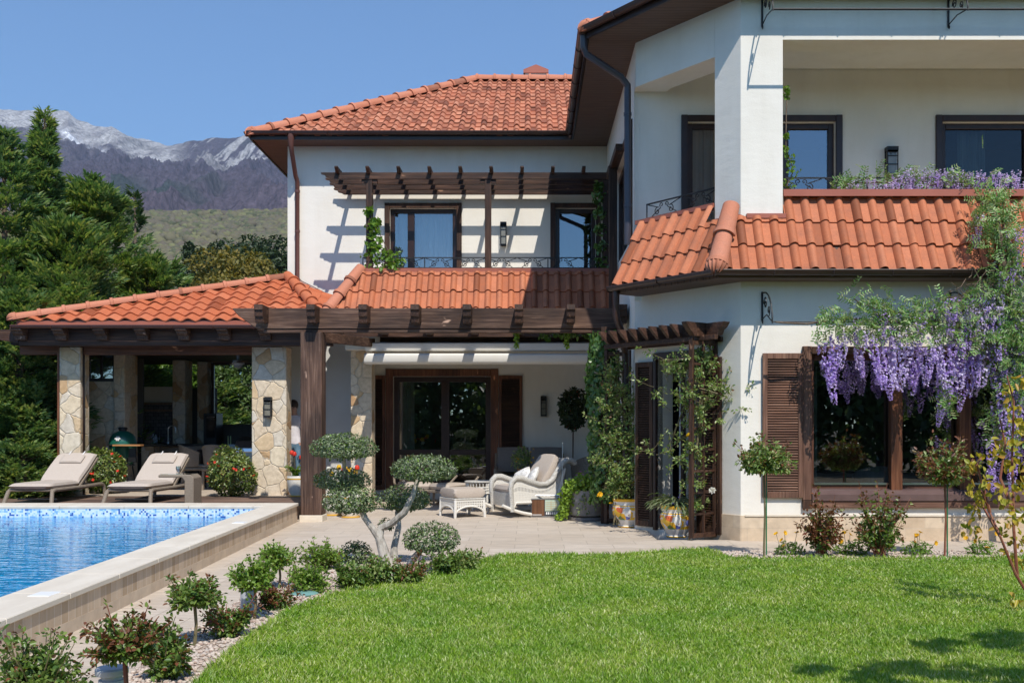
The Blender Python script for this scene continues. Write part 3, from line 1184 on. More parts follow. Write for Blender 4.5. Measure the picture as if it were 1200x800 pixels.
fan("hills", np.linspace(-400, 900, 200), np.linspace(180, 1100, 90), hill_py,
    lambda X, Y, T, px: np.stack([0.12 + 0.05 * VN(X / 30.0, Y / 30.0), 0.12 + 0.05 * VN(X / 30.0, Y / 30.0), 0.06 + 0 * X], -1),
    tone_mat("hill ground", 0.2, 0.4, 0.2), lambda X, Y, T, px: (VN(X / 120.0, Y / 120.0, 4) - 0.5) * 26)


def hill_z(X, Y):
    """height of the foothill (without its bumps)"""
    px = CX + X * F_PX / Y
    T = (Y - 180) / 920.0
    py = hill_py(px, T)
    return EYE + (HY - py) * Y / F_PX + (VN(X / 120.0, Y / 120.0, 4) - 0.5) * 26


rng = np.random.default_rng(21)
n = 7000
Yt = 240 + (960 - 240) * rng.random(n) ** 0.8
pxt = rng.uniform(120, 360, n)
Xt = (pxt - CX) * Yt / F_PX
Zt = hill_z(Xt, Yt)
R = rng.uniform(1.5, 3.3, (n, 1)) * np.array([[1, 1, 0.95]]) * (0.65 + Yt[:, None] / 1400)
nv = len(ICO2_V)
vv = ICO2_V[None] * (1 + 0.55 * (rng.random((n, nv, 1)) - 0.45)) * R[:, None, :]
vv += np.stack([Xt, Yt, Zt + R[:, 2] * 0.6], 1)[:, None, :]
ff = (ICO2_F[None] + (np.arange(n) * nv)[:, None, None]).reshape(-1, 3)
m_wood = leaf_mat("spring wood", [(0.135, 0.115, 0.085), (0.165, 0.155, 0.085), (0.125, 0.105, 0.085), (0.18, 0.18, 0.09), (0.085, 0.095, 0.055), (0.155, 0.135, 0.10)], trans=0.1, rough=0.9, spec=0.1)
np_mesh("far_wood", vv.reshape(-1, 3), ff, m_wood, kind="stuff", label="grey green spring wood covering the foothill under the mountain", cat="wood")
# ================================================================ roof helpers
def tile_plane(name, m, parent, o, u, v, W, LS, pu, pv, clips=(), style="roman", amp=0.055, seed=1, u0=0.0):
    o, u, v = Vector(o), Vector(u).normalized(), Vector(v).normalized()
    nrm = u.cross(v).normalized()
    rng = np.random.default_rng(seed)
    if style == "roman":
        xs = np.array([0, 0.04, 0.11, 0.19, 0.28, 0.37, 0.45, 0.52, 0.56, 0.78, 1.0])
        hs = np.where(xs <= 0.56, amp * np.sin(PI * np.clip(xs / 0.56, 0, 1)) ** 0.75, 0.0)
        hs[-2] = -0.004
    else:
        xs = np.linspace(0, 1, 13)
        hs = amp * (0.5 - 0.5 * np.cos(2 * PI * xs)) ** 0.9
    nu, nv = int(math.ceil((W + abs(u0)) / pu)) + 1, int(math.ceil(LS / pv))
    I, J = np.meshgrid(np.arange(nu), np.arange(nv), indexing="ij")
    I, J = I.ravel(), J.ravel()
    n, k = len(I), len(xs)
    jit = rng.normal(0, 0.003, (n, 1))
    jv = rng.normal(0, 0.0045, (n, 1))
    uu = (I[:, None] + xs[None]) * pu + u0 + 0.0005 * (xs[None] < 0.01)
    hf = hs[None] + 0.030 + jit
    hb = hs[None] * 0.94 + 0.002 + jit
    vf = np.broadcast_to(J[:, None] * pv + jv, uu.shape)
    vb = vf + pv + 0.05
    rows = [np.stack([uu, vf, hf - 0.020], -1), np.stack([uu, vf, hf], -1), np.stack([uu, vb, hb], -1)]
    C = np.stack(rows, 1)  # n,3,k,3
    B = np.array([u, v, nrm])
    Wd = C @ B + np.array(o)
    verts = Wd.reshape(-1, 3)
    base = (np.arange(n) * 3 * k)[:, None]
    a = np.arange(k - 1)[None]
    q1 = np.stack([base + a, base + a + 1, base + k + a + 1, base + k + a], -1).reshape(-1, 4)
    q2 = np.stack([base + k + a, base + k + a + 1, base + 2 * k + a + 1, base + 2 * k + a], -1).reshape(-1, 4)
    # fast reject of tiles wholly outside a clip plane
    keep = np.ones(n, bool)
    cc = Wd.reshape(n, -1, 3)
    for (p, nn) in clips:
        d = (cc - np.array(p)) @ np.array(Vector(nn).normalized())
        keep &= d.max(1) > 0
    kf = np.repeat(keep, k - 1)
    faces = np.concatenate([q1[kf], q2[kf]])
    bm = bmesh.new()
    me = bpy.data.meshes.new(name)
    used = np.unique(faces)
    remap = np.full(len(verts), -1)
    remap[used] = np.arange(len(used))
    me.from_pydata(verts[used].tolist(), [], remap[faces].tolist())
    bm.from_mesh(me)
    for (p, nn) in clips:
        bmesh.ops.bisect_plane(bm, geom=bm.verts[:] + bm.edges[:] + bm.faces[:], plane_co=Vector(p), plane_no=Vector(nn).normalized(), clear_inner=True)
    bm.to_mesh(me)
    bm.free()
    me.materials.append(m)
    me.polygons.foreach_set("use_smooth", np.ones(len(me.polygons), bool))
    me.set_sharp_from_angle(angle=math.radians(50))
    return link_mesh(name, me, parent)


def under_plane(name, m, parent, pts, t=0.03):
    pts = [Vector(p) for p in pts]
    n = (pts[1] - pts[0]).cross(pts[2] - pts[0]).normalized()
    if n.z < 0:
        n = -n
    mb = MB()
    mb.prism([p - n * (t + 0.004) for p in pts], n * t)
    return mb.build(name, m, parent)


def ridge_tiles(name, m, parent, a, b, r=0.11, seg=0.36, up=0.05, end_cap=False, n=12):
    a, b = Vector(a), Vector(b)
    d = b - a
    L_ = d.length
    d = d.normalized()
    k = max(1, int(round(L_ / seg)))
    s = L_ / k
    side = d.cross(Vector((0, 0, 1))).normalized()
    upv = side.cross(d).normalized()
    mb = MB()

    def arc(c, rr):
        return [c + side * (rr * math.cos(t)) + upv * (rr * math.sin(t) * 0.95 + up) for t in np.linspace(-0.25, PI + 0.25, n)]

    for i in range(k):
        p0 = a + d * (i * s)
        rings = [(0.0, 1.19), (0.05, 1.22), (0.062, 1.03), (s * 0.5, 0.98), (s + 0.03, 0.90)]
        vs, fs = [], []
        for (t, q) in rings:
            vs += arc(p0 + d * t, r * q)
        for j in range(len(rings) - 1):
            for x in range(n - 1):
                fs.append((j * n + x, j * n + x + 1, (j + 1) * n + x + 1, (j + 1) * n + x))
        # thickness at the front
        c0 = len(vs)
        vs += arc(p0, r * 0.98)
        for x in range(n - 1):
            fs.append((c0 + x, c0 + x + 1, x + 1, x))
        mb.add(vs, fs)
    if end_cap:
        c = a + upv * up * 0.6
        # shell shaped end: ribbed quarter dome
        R0 = r * 1.2
        for q in range(9):
            t0, t1 = -0.2 + q * (PI + 0.4) / 9, -0.2 + (q + 1) * (PI + 0.4) / 9
            tm = (t0 + t1) / 2
            vs, fs = [], []
            K = 6
            for j in range(K + 1):
                ph = j / K * PI / 2
                rr, dd = R0 * math.sin(ph), R0 * 0.9 * math.cos(ph)
                for tt, g in ((t0, 0.93), (tm, 1.06), (t1, 0.93)):
                    vs.append(c - d * (dd * g) + side * (rr * math.cos(tt) * g) + upv * (rr * math.sin(tt) * g))
            for j in range(K):
                for x in range(2):
                    fs.append((j * 3 + x, j * 3 + x + 1, (j + 1) * 3 + x + 1, (j + 1) * 3 + x))
            mb.add(vs, fs)
    return mb.build(name, m, parent, smooth=True, sharp=35)


def gutter(name, parent, pts, r=0.065, m=None):
    mb = MB()
    pts = [Vector(p) for p in pts]
    n = 10
    for a, b in zip(pts[:-1], pts[1:]):
        d = (b - a).normalized()
        s = d.cross(Vector((0, 0, 1))).normalized()
        for rr, flip in ((r, False), (r * 0.9, True)):
            vs = []
            for p in (a, b):
                for t in np.linspace(PI, 2 * PI, n):
                    vs.append(p + s * rr * math.cos(t) + Vector((0, 0, rr * math.sin(t))))
            mb.add(vs, [((i, i + 1, n + i + 1, n + i) if flip else (i + n, n + i + 1, i + 1, i)) for i in range(n - 1)])
        for q in (-1, 1):
            mb.tube([a + s * r * q, b + s * r * q], 0.009, 6)
        k = max(1, int((b - a).length / 0.7))
        for i in range(k + 1):
            c = a + (b - a) * (i / max(1, k))
            mb.tube([c + s * (r + 0.006) * math.cos(t) + Vector((0, 0, (r + 0.006) * math.sin(t))) for t in np.linspace(PI, 2 * PI, 9)], 0.008, 4)
    return mb.build(name, m or M["metal_brown"], parent, smooth=True)


def plank_soffit(name):
    m, N, L, b = new_mat(name)
    tc = N.new("ShaderNodeTexCoord")
    sx = N.new("ShaderNodeSeparateXYZ")
    L.new(tc.outputs["Object"], sx.inputs[0])
    mt = N.new("ShaderNodeMath")
    mt.operation = "MULTIPLY"
    mt.inputs[1].default_value = 11.0
    L.new(sx.outputs["Y"], mt.inputs[0])
    fr = N.new("ShaderNodeMath")
    fr.operation = "FRACT"
    L.new(mt.outputs[0], fr.inputs[0])
    r = ramp(N, [(0.0, 0.0), (0.10, 1.0), (0.88, 1.0), (1.0, 0.0)])
    L.new(fr.outputs[0], r.inputs["Fac"])
    nz = noise(N, L, coords(N, L, (1.2, 25, 1)), 2.0, 5, 0.6)
    r2 = ramp(N, [(0.3, (0.085, 0.045, 0.030)), (0.7, (0.16, 0.095, 0.065))])
    L.new(nz.outputs["Fac"], r2.inputs["Fac"])
    L.new(mixc(N, L, r.outputs["Color"], (0.012, 0.007, 0.005), r2.outputs["Color"]), b.inputs["Base Color"])
    b.inputs["Roughness"].default_value = 0.6
    bump(N, L, b, r.outputs["Color"], 0.4, 0.004)
    return m


M["soffit"] = plank_soffit("soffit boards")


# ================================================================ window and door helpers
def window_unit(parent, F, a0, a1, z0, z1, cols, trim=0.0, fw=0.06, m_frame=None, m_trim=None, m_glass=None, depth=0.10, curtain=None, rails=(), sill=False, name="window", room=2.2, blind=0.0, label=None, room_ends=True):
    """frame > glass, trim, sill, curtain. cols: positions of the mullions between 0 and 1."""
    m_frame = m_frame or M["frame_dark"]
    mb = MB()
    o0, o1 = -depth - 0.05, -depth + 0.02
    mb.fbox(F, a0, a0 + fw, o0, o1, z0, z1)
    mb.fbox(F, a1 - fw, a1, o0, o1, z0, z1)
    mb.fbox(F, a0 + fw, a1 - fw, o0, o1, z1 - fw, z1)
    mb.fbox(F, a0 + fw, a1 - fw, o0, o1, z0, z0 + fw)
    for c in cols:
        x = a0 + (a1 - a0) * c
        mb.fbox(F, x - fw * 0.8, x + fw * 0.8, o0, o1 + 0.012, z0 + fw, z1 - fw)
    for q in rails:
        z = z0 + (z1 - z0) * q
        mb.fbox(F, a0 + fw, a1 - fw, o0 + 0.004, o1 - 0.006, z - fw * 0.5, z + fw * 0.5)
    fr = mb.build(name, m_frame, parent, bevel=0.006)
    if label:
        fr["label"] = label
    mb = MB()
    og = -depth - 0.02
    mb.add([F.pt(a0 + 0.01, og, z0 + 0.01), F.pt(a1 - 0.01, og, z0 + 0.01), F.pt(a1 - 0.01, og, z1 - 0.01), F.pt(a0 + 0.01, og, z1 - 0.01)], [(0, 1, 2, 3)])
    mb.build("glass", m_glass or M["glass"], fr)
    if trim:
        mb = MB()
        p = 0.035
        mb.fbox(F, a0 - trim, a0 - 0.002, -0.06, p, z0, z1 + trim)
        mb.fbox(F, a1 + 0.002, a1 + trim, -0.06, p, z0, z1 + trim)
        mb.fbox(F, a0 - 0.001, a1 + 0.001, -0.06, p - 0.003, z1 + 0.002, z1 + trim - 0.003)
        mb.build("trim", m_trim or M["red_wood_z"], fr, bevel=0.006)
    if curtain:
        segs, cm = curtain
        mb = MB()
        for (c0, c1) in segs:
            k = max(8, int((c1 - c0) * (a1 - a0) / 0.035))
            vs = []
            for i in range(k + 1):
                t = c0 + (c1 - c0) * i / k
                o = -depth - 0.22 + 0.035 * math.sin(i * 1.9) + 0.012 * math.sin(i * 0.7)
                x = a0 + (a1 - a0) * t
                vs += [F.pt(x, o, z0 - 0.02), F.pt(x, o, z1 + 0.02)]
            mb.add(vs, [(2 * i, 2 * i + 2, 2 * i + 3, 2 * i + 1) for i in range(k)])
        mb.build("curtain", cm, fr, smooth=True, sharp=80)
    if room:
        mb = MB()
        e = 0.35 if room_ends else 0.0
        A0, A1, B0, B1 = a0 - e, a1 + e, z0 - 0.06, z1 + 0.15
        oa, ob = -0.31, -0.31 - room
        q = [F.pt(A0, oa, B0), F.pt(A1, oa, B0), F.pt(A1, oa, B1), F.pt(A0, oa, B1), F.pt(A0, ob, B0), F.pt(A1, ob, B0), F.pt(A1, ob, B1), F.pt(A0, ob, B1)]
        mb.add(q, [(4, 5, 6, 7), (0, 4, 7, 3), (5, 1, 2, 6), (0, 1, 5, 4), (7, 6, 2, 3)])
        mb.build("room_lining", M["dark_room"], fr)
    return fr


def shutter(parent, F, a0, a1, z0, z1, off=0.03, slat=0.034, m=None, m_rail=None, solid_bottom=0.0):
    mb = MB()
    s = 0.06
    t0, t1 = off, off + 0.045
    mb.fbox(F, a0, a0 + s, t0, t1, z0, z1)
    mb.fbox(F, a1 - s, a1, t0, t1, z0, z1)
    mb.fbox(F, a0 + s, a1 - s, t0, t1 - 0.003, z1 - 0.075, z1)
    mb.fbox(F, a0 + s, a1 - s, t0, t1 - 0.003, z0, z0 + 0.085)
    sh = mb.build("shutter", m or M["red_wood_z"], parent, bevel=0.005)
    mb = MB()
    z = z0 + 0.095
    while z < z1 - 0.085:
        p = [F.pt(a0 + s, t0 + 0.004, z + 0.026), F.pt(a1 - s, t0 + 0.004, z + 0.026), F.pt(a1 - s, t1 - 0.008, z), F.pt(a0 + s, t1 - 0.008, z)]
        q = [x + Vector((0, 0, 0.009)) for x in p]
        mb.add(p + q, [(0, 1, 2, 3), (7, 6, 5, 4), (0, 4, 5, 1), (2, 6, 7, 3), (1, 5, 6, 2), (3, 7, 4, 0)])
        z += slat
    mb.build("louvre", m_rail or M["red_wood_x"], sh)
    return sh


def spiral(c, r0, r1, a0, turns, ex, ez, n=18):
    out = []
    for i in range(n + 1):
        t = i / n
        a = a0 + turns * 2 * PI * t
        r = r0 + (r1 - r0) * t
        out.append(c + ex * (r * math.cos(a)) + ez * (r * math.sin(a)))
    return out


def iron_rail(parent, pts, z0, z1, name="railing", r=0.010, unit=0.62):
    """low wrought-iron railing with scrolls along a plan polyline"""
    mb = MB()
    EZ = Vector((0, 0, 1))
    for a, b in zip(pts[:-1], pts[1:]):
        A, B = Vector((a[0], a[1], 0)), Vector((b[0], b[1], 0))
        d = (B - A)
        L_ = d.length
        d = d.normalized()
        mb.bar(A + EZ * z1, B + EZ * z1, 0.030, 0.016)
        mb.bar(A + EZ * z0, B + EZ * z0, 0.016, 0.012)
        k = max(1, int(round(L_ / unit)))
        h = z1 - z0
        for i in range(k + 1):
            c = A + d * (L_ * i / k)
            if i % 2 == 0 or i == k:
                mb.bar(c + EZ * (z0 - 0.08), c + EZ * z1, 0.018, 0.018, up=(0, 1, 0.01))
        for i in range(k):
            c = A + d * (L_ * (i + 0.5) / k)
            m_ = EZ * (z0 + h / 2)
            hw = L_ / k * 0.46
            for sg in (-1, 1):
                # S scroll: two spirals joined by a flowing bar
                s1 = spiral(c + d * (sg * hw * 0.42) + EZ * (z0 + h * 0.34), 0.012, h * 0.30, 0.5 if sg > 0 else PI - 0.5, sg * 1.25, d, EZ, 14)
                end = c + d * (sg * hw) + EZ * (z1 - 0.012)
                mb.tube(s1 + [s1[-1] * 0.4 + end * 0.6, end], r * 0.75, 5)
                s2 = spiral(c + d * (sg * hw * 0.16) + EZ * (z1 - h * 0.26), 0.010, h * 0.2, -0.6 if sg > 0 else PI + 0.6, -sg * 1.1, d, EZ, 12)
                mb.tube(s2 + [c + d * (sg * hw * 0.75) + EZ * (z0 + 0.01)], r * 0.7, 5)
    return mb.build(name, M["iron"], parent)


# ================================================================ VILLA
villa = thing("villa", "two storey white rendered villa with clay tile roofs and a corner balcony", "house", (2.5, 17, 0))
YR, YM, YB, XS = 13.5, 20.65, 15.1, 1.57
FX = 2.79
Ff = Frame((FX, YR), (1, 0), (0, -1))
_u = Vector((FX - 1.56, YR - YB)).normalized()
Fa = Frame((1.56, YB), _u, (_u.y, -_u.x))
LA = math.hypot(FX - 1.56, YR - YB)
Fs = Frame((XS, YM), (0, -1), (-1, 0))
Fm = Frame((-4.87, YM), (1, 0), (0, -1))
Fg = Frame((-4.87, 21.3), (1, 0), (0, -1))
Fb = Frame((XS, 15.3), (1, 0), (0, -1))
SOF = 7.15

# --- walls
wa0, wa1, wz0, wz1 = PX(950, YR) - FX, 4.55, 0.66, 2.46
mb = MB()
wall(mb, Ff, 7.2, 0.3, -0.15, 4.10, [(wa0, wa1, wz0, wz1)])
mb.build("wall", M["stucco"], villa)
dA0, dA1 = 0.48, 1.27
mb = MB()
wall(mb, Fa, LA, 0.3, -0.15, 4.10, [(dA0, dA1, 0.03, 2.46)])
mb.build("wall", M["stucco"], villa)
# side wall, upper and lower
sB0, sB1 = YM - 18.9, YM - 15.65
mb = MB()
wall(mb, Fs, YM - 15.3, 0.3, -0.1, SOF + 0.05, [(sB0, sB1, 4.38, 6.05)])
mb.box(XS, XS + 0.25, 15.09, 15.298, -0.1, 4.2)
mb.build("wall", M["stucco"], villa)
# mid building
m1 = (PX(457, YM) + 4.87, PX(535, YM) + 4.87, 4.36, PZ(244, YM))
m2 = (PX(651, YM) + 4.87, PX(698, YM) + 4.87, 4.36, PZ(244, YM))
mb = MB()
wall(mb, Fm, 6.44, 0.3, 3.2, SOF + 0.05, [m1, m2])
mb.box(-4.87, -4.57, YM + 0.3, 27, 0, SOF + 0.05)
mb.build("wall", M["stucco"], villa)
g1 = (PX(461, 21.3) + 4.87, PX(575, 21.3) + 4.87, 0.2, PZ(441, 21.3))
mb = MB()
wall(mb, Fg, 6.44, 0.3, -0.1, 3.25, [g1])
mb.build("wall", M["stucco"], villa)
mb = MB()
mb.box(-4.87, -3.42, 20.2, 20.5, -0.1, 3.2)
mb.build("wall", M["stucco_shaded"], villa)
# terrace ceiling and lintel
mb = MB()
mb.box(-3.75, XS - 0.001, 18.75, 21.29, 3.25, 3.37)
mb.box(-3.4, XS - 0.002, 18.95, 19.25, 2.93, 3.248)
mb.build("ceiling", M["stucco"], villa)

# --- balcony of the corner
mb = MB()
mb.prism([Fa.pt(0.0, -0.16, 4.2), Fa.pt(LA - 0.1, -0.17, 4.2), (FX + 0.1, YR + 0.16, 4.2), (9.9, YR + 0.16, 4.2), (9.9, 15.31, 4.2), (1.58, 15.31, 4.2)], (0, 0, 0.16))
mb.build("balcony_floor", M["limestone"], villa)
c0 = Fa.pt(LA - 0.452, 0, 0)
mb = MB()
mb.prism([(FX, YR, 4.15), (3.345, YR, 4.15), (3.345, YR + 0.45, 4.15), (3.0, YR + 0.62, 4.15), (c0.x, c0.y, 4.15)], (0, 0, 3.05))
mb.build("column", M["stucco"], villa)
mb = MB()
mb.box(3.346, 9.9, YR + 0.002, YR + 0.45, 6.60, SOF + 0.04)
q = [(XS, 15.298, 6.5), (XS, YB - 0.012, 6.5), Fa.pt(LA - 0.455, 0, 6.5), Fa.pt(LA - 0.455, -0.45, 6.5), Fa.pt(0.3, -0.45, 6.5), (2.05, 15.298, 6.5)]
mb.prism(q, (0, 0, SOF + 0.04 - 6.5))
mb.build("balcony_beam", M["stucco"], villa)
mb = MB()
mb.prism([(1.6, 15.28, 6.84), Fa.pt(0.3, -0.3, 6.84), Fa.pt(LA - 0.3, -0.42, 6.84), (3.4, 13.93, 6.84), (9.9, 13.93, 6.84), (9.9, 15.29, 6.84)], (0, 0, 0.1))
mb.build("balcony_ceiling", M["stucco"], villa)
b1 = (PX(806, 15.3) - XS, PX(979, 15.3) - XS, 4.37, PZ(143, 15.3))
b2 = (PX(1104, 15.3) - XS, 8.2, 4.37, PZ(143, 15.3))
mb = MB()
wall(mb, Fb, 8.4, 0.3, 4.2, SOF, [b1, b2], 0.3)
mb.build("wall", M["stucco"], villa)

# --- plinth
mb = MB()
mb.prism([Fa.pt(LA - 0.62, 0.025, -0.1), Fa.pt(LA + 0.009, 0.025, -0.1), (FX, YR - 0.03, -0.1), (FX, YR + 0.02, -0.1), Fa.pt(LA - 0.62, -0.02, -0.1)], (0, 0, 0.435))
mb.box(FX + 0.001, 9.9, YR - 0.03, YR + 0.02, -0.1, 0.335)
mb.build("plinth", M["plinth"], villa)

# --- big ground floor window with its shutter
W1 = window_unit(villa, Ff, wa0, wa1, wz0, wz1, [0.315, 0.565, 0.80], fw=0.075, m_frame=M["frame_brown"], m_glass=M["glass"], depth=0.14, curtain=([(0.0, 0.05)], M["curtain_green"]), room=0, label="wide brown framed window of several panes under the wisteria")
for q in (0.315, 0.565, 0.80):
    x = wa0 + (wa1 - wa0) * q
    mb = MB()
    mb.fbox(Ff, x - 0.075, x + 0.075, -0.105, -0.012, wz0, wz1)
    mb.build("mullion", M["red_wood_z"], W1, bevel=0.006)
mb = MB()
mb.fbox(Ff, wa0 - 0.115, wa0 + 0.002, -0.10, 0.055, wz0 - 0.12, wz1 + 0.10)
mb.build("jamb", M["shutter_z"], W1, bevel=0.006)
mb = MB()
mb.fbox(Ff, wa0 + 0.004, wa1, -0.10, 0.052, wz1 - 0.002, wz1 + 0.096)
mb.build("lintel", M["wood_x"], W1, bevel=0.006)
mb = MB()
mb.fbox(Ff, wa0 + 0.004, wa1, -0.05, 0.058, wz0 - 0.225, wz0 - 0.13)
mb.build("sill_board", M["shutter_x"], W1, bevel=0.006)
mb = MB()
mb.prism([Ff.pt(wa0 - 0.115, 0.06, wz0 - 0.235), Ff.pt(wa0 + 0.003, 0.06, wz0 - 0.235), Ff.pt(wa0 + 0.003, -0.04, wz0 - 0.235), Ff.pt(wa0 - 0.115, -0.04, wz0 - 0.235)], (0, 0, 0.113))
mb.build("sill_end", M["wood_z"], W1, bevel=0.004)
mb = MB()
mb.prism([Ff.pt(wa0 + 0.004, -0.15, wz0 + 0.03), Ff.pt(wa0 + 0.004, 0.003, wz0 + 0.006), Ff.pt(wa0 + 0.004, 0.075, wz0 - 0.045), Ff.pt(wa0 + 0.004, 0.075, wz0 - 0.128), Ff.pt(wa0 + 0.004, 0.003, wz0 - 0.128), Ff.pt(wa0 + 0.004, 0.003, wz0 + 0.002), Ff.pt(wa0 + 0.004, -0.15, wz0 + 0.002)], Vector((wa1 - wa0 - 0.006, 0, 0)))
mb.build("sill", mat("plum sill metal", (0.105, 0.066, 0.06), (0.14, 0.09, 0.082), scale=3, rough=0.3), W1)
mb = MB()
for (q0, q1) in ((0.02, 0.30), (0.335, 0.55), (0.58, 0.79), (0.81, 0.99)):
    x0, x1 = wa0 + (wa1 - wa0) * q0, wa0 + (wa1 - wa0) * q1
    mb.fbox(Ff, x0, x1, -0.119, -0.100, wz0 + 0.072, wz0 + 0.098)
mb.build("drip_rail", M["steel"], W1)
# room behind the big window
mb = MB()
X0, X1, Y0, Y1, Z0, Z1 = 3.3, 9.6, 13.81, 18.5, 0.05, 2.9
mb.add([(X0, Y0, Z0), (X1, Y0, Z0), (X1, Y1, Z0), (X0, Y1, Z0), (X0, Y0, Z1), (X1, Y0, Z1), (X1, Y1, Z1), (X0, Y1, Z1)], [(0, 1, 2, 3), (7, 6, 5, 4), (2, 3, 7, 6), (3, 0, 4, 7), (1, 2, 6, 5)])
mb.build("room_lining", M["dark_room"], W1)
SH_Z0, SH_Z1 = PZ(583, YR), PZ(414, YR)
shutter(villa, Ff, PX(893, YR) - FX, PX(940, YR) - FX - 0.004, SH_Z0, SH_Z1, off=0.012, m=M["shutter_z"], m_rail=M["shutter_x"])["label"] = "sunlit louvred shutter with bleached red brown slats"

# --- entrance in the canted corner
de = MB()
de.fbox(Fa, dA0 - 0.06, dA0, -0.1, 0.05, 0.02, 2.53)
de.fbox(Fa, dA1, dA1 + 0.06, -0.1, 0.05, 0.02, 2.53)
de.fbox(Fa, dA0 - 0.058, dA1 + 0.058, -0.1, 0.047, 2.462, 2.56)
DE = de.build("door", M["frame_dark"], villa, bevel=0.006)
DE["label"] = "open garden door in the canted corner, dark room behind it"
mb = MB()
hinge = Fa.pt(dA1 - 0.02, -0.05, 0)
ld = (Fa.u * -0.93 + Fa.n * -0.35).normalized()
lf = Frame((hinge.x, hinge.y), ld, (-ld.y, ld.x))
for (p0, p1, q0, q1) in ((0, 0.07, 0.06, 2.42), (0.50, 0.57, 0.06, 2.42), (0.07, 0.50, 0.06, 0.2), (0.07, 0.50, 2.32, 2.42)):
    mb.fbox(lf, p0, p1, -0.03, 0.03, q0, q1)
lo_ = mb.build("door_leaf", M["frame_dark"], DE, bevel=0.004)
mb = MB()
for p in (0.555, 0.583):
    mb.fbox(lf, p, p + 0.014, -0.034, 0.034, 0.06, 2.42)
mb.build("edge_strip", M["grey_paint"], lo_)
mb = MB()
mb.add([lf.pt(0.06, 0, 0.15), lf.pt(0.51, 0, 0.15), lf.pt(0.51, 0, 2.35), lf.pt(0.06, 0, 2.35)], [(0, 1, 2, 3)])
mb.build("glass", M["glass"], DE)
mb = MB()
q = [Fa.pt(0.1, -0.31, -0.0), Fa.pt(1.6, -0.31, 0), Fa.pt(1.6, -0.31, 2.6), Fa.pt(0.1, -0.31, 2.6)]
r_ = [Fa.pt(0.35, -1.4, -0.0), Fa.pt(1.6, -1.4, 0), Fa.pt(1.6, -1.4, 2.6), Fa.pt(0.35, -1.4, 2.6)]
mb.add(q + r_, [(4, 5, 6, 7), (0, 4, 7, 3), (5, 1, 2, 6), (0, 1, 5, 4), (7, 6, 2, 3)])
mb.build("room_lining", M["room_shade"], DE)
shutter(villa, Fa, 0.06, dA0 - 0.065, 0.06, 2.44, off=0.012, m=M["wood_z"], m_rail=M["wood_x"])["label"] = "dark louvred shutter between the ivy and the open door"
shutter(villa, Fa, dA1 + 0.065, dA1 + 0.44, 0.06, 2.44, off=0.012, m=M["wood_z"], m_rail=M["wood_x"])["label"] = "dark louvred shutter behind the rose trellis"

# --- upper windows of the mid building
window_unit(villa, Fm, *m1, [0.31], trim=0.105, fw=0.085, m_glass=M["glass_up"], curtain=([(0.0, 1.0)], M["curtain"]), m_trim=M["wood_z"], room=2.0, label="two leaf balcony window with white curtains and sunlit timber trim")
window_unit(villa, Fm, *m2, [], trim=0.105, fw=0.085, m_glass=M["glass_up"], m_trim=M["wood_z"], room=2.0, label="single balcony window reflecting blue sky in the shaded corner")
# dark door and window of the side wall
window_unit(villa, Fs, sB0, sB1, 4.38, 6.05, [0.35, 0.68], trim=0.12, fw=0.10, m_glass=M["glass"], m_trim=M["wood_z"], room=1.2, room_ends=False, label="dark timber framed side window above the ivy")
# corner balcony
window_unit(villa, Fb, *b1, [0.26, 0.66], trim=0.10, fw=0.085, m_glass=M["glass_up"], curtain=([(0.03, 0.2)], M["curtain_green"]), m_trim=M["frame_dark"], room=1.8, label="wide balcony door behind the white corner column")
window_unit(villa, Fb, *b2, [0.37, 0.72], trim=0.10, fw=0.085, m_glass=glass_mat("dim window glass", (0.55, 0.6, 0.62), 0.0), curtain=([(0.10, 0.22)], M["curtain_green"]), m_trim=M["frame_dark"], room=1.8, label="dark balcony window above the wisteria covered railing")
# ground floor terrace door
GD = window_unit(villa, Fg, *g1, [0.53], trim=0.16, fw=0.11, m_frame=M["frame_dark"], m_glass=M["glass"], m_trim=M["red_wood_z"], rails=(0.33,), room=3.0, curtain=([(0.05, 0.2)], M["curtain_green"]), name="terrace_door", label="dark glazed terrace door with louvred shutters at both sides")
shutter(villa, Fg, g1[1] + 0.17, g1[1] + 0.66, 0.2, g1[3] + 0.02, off=0.012, m=M["red_wood_z"], m_rail=M["wood_x"])["label"] = "dark shutter beside the terrace door, above the sofa"
shutter(villa, Fg, g1[0] - 0.66, g1[0] - 0.17, 0.2, g1[3] + 0.02, off=0.012, m=M["red_wood_z"], m_rail=M["wood_x"])["label"] = "dark shutter between the terrace door and the stone pillar"

# --- stone pillar of the terrace
mb = MB()
mb.box(PX(411, 19.2), PX(436, 19.2), 19.2, 19.6, -0.1, 3.3)
mb.build("stone_pillar", M["stone"], villa, bevel=0.01)

# --- mansard roof over the corner (canted side and front)
eF, eA = 0.37, 0.52
zE = 3.50
yE = YR - eF
pE = Fa.pt(0, eA, 0)
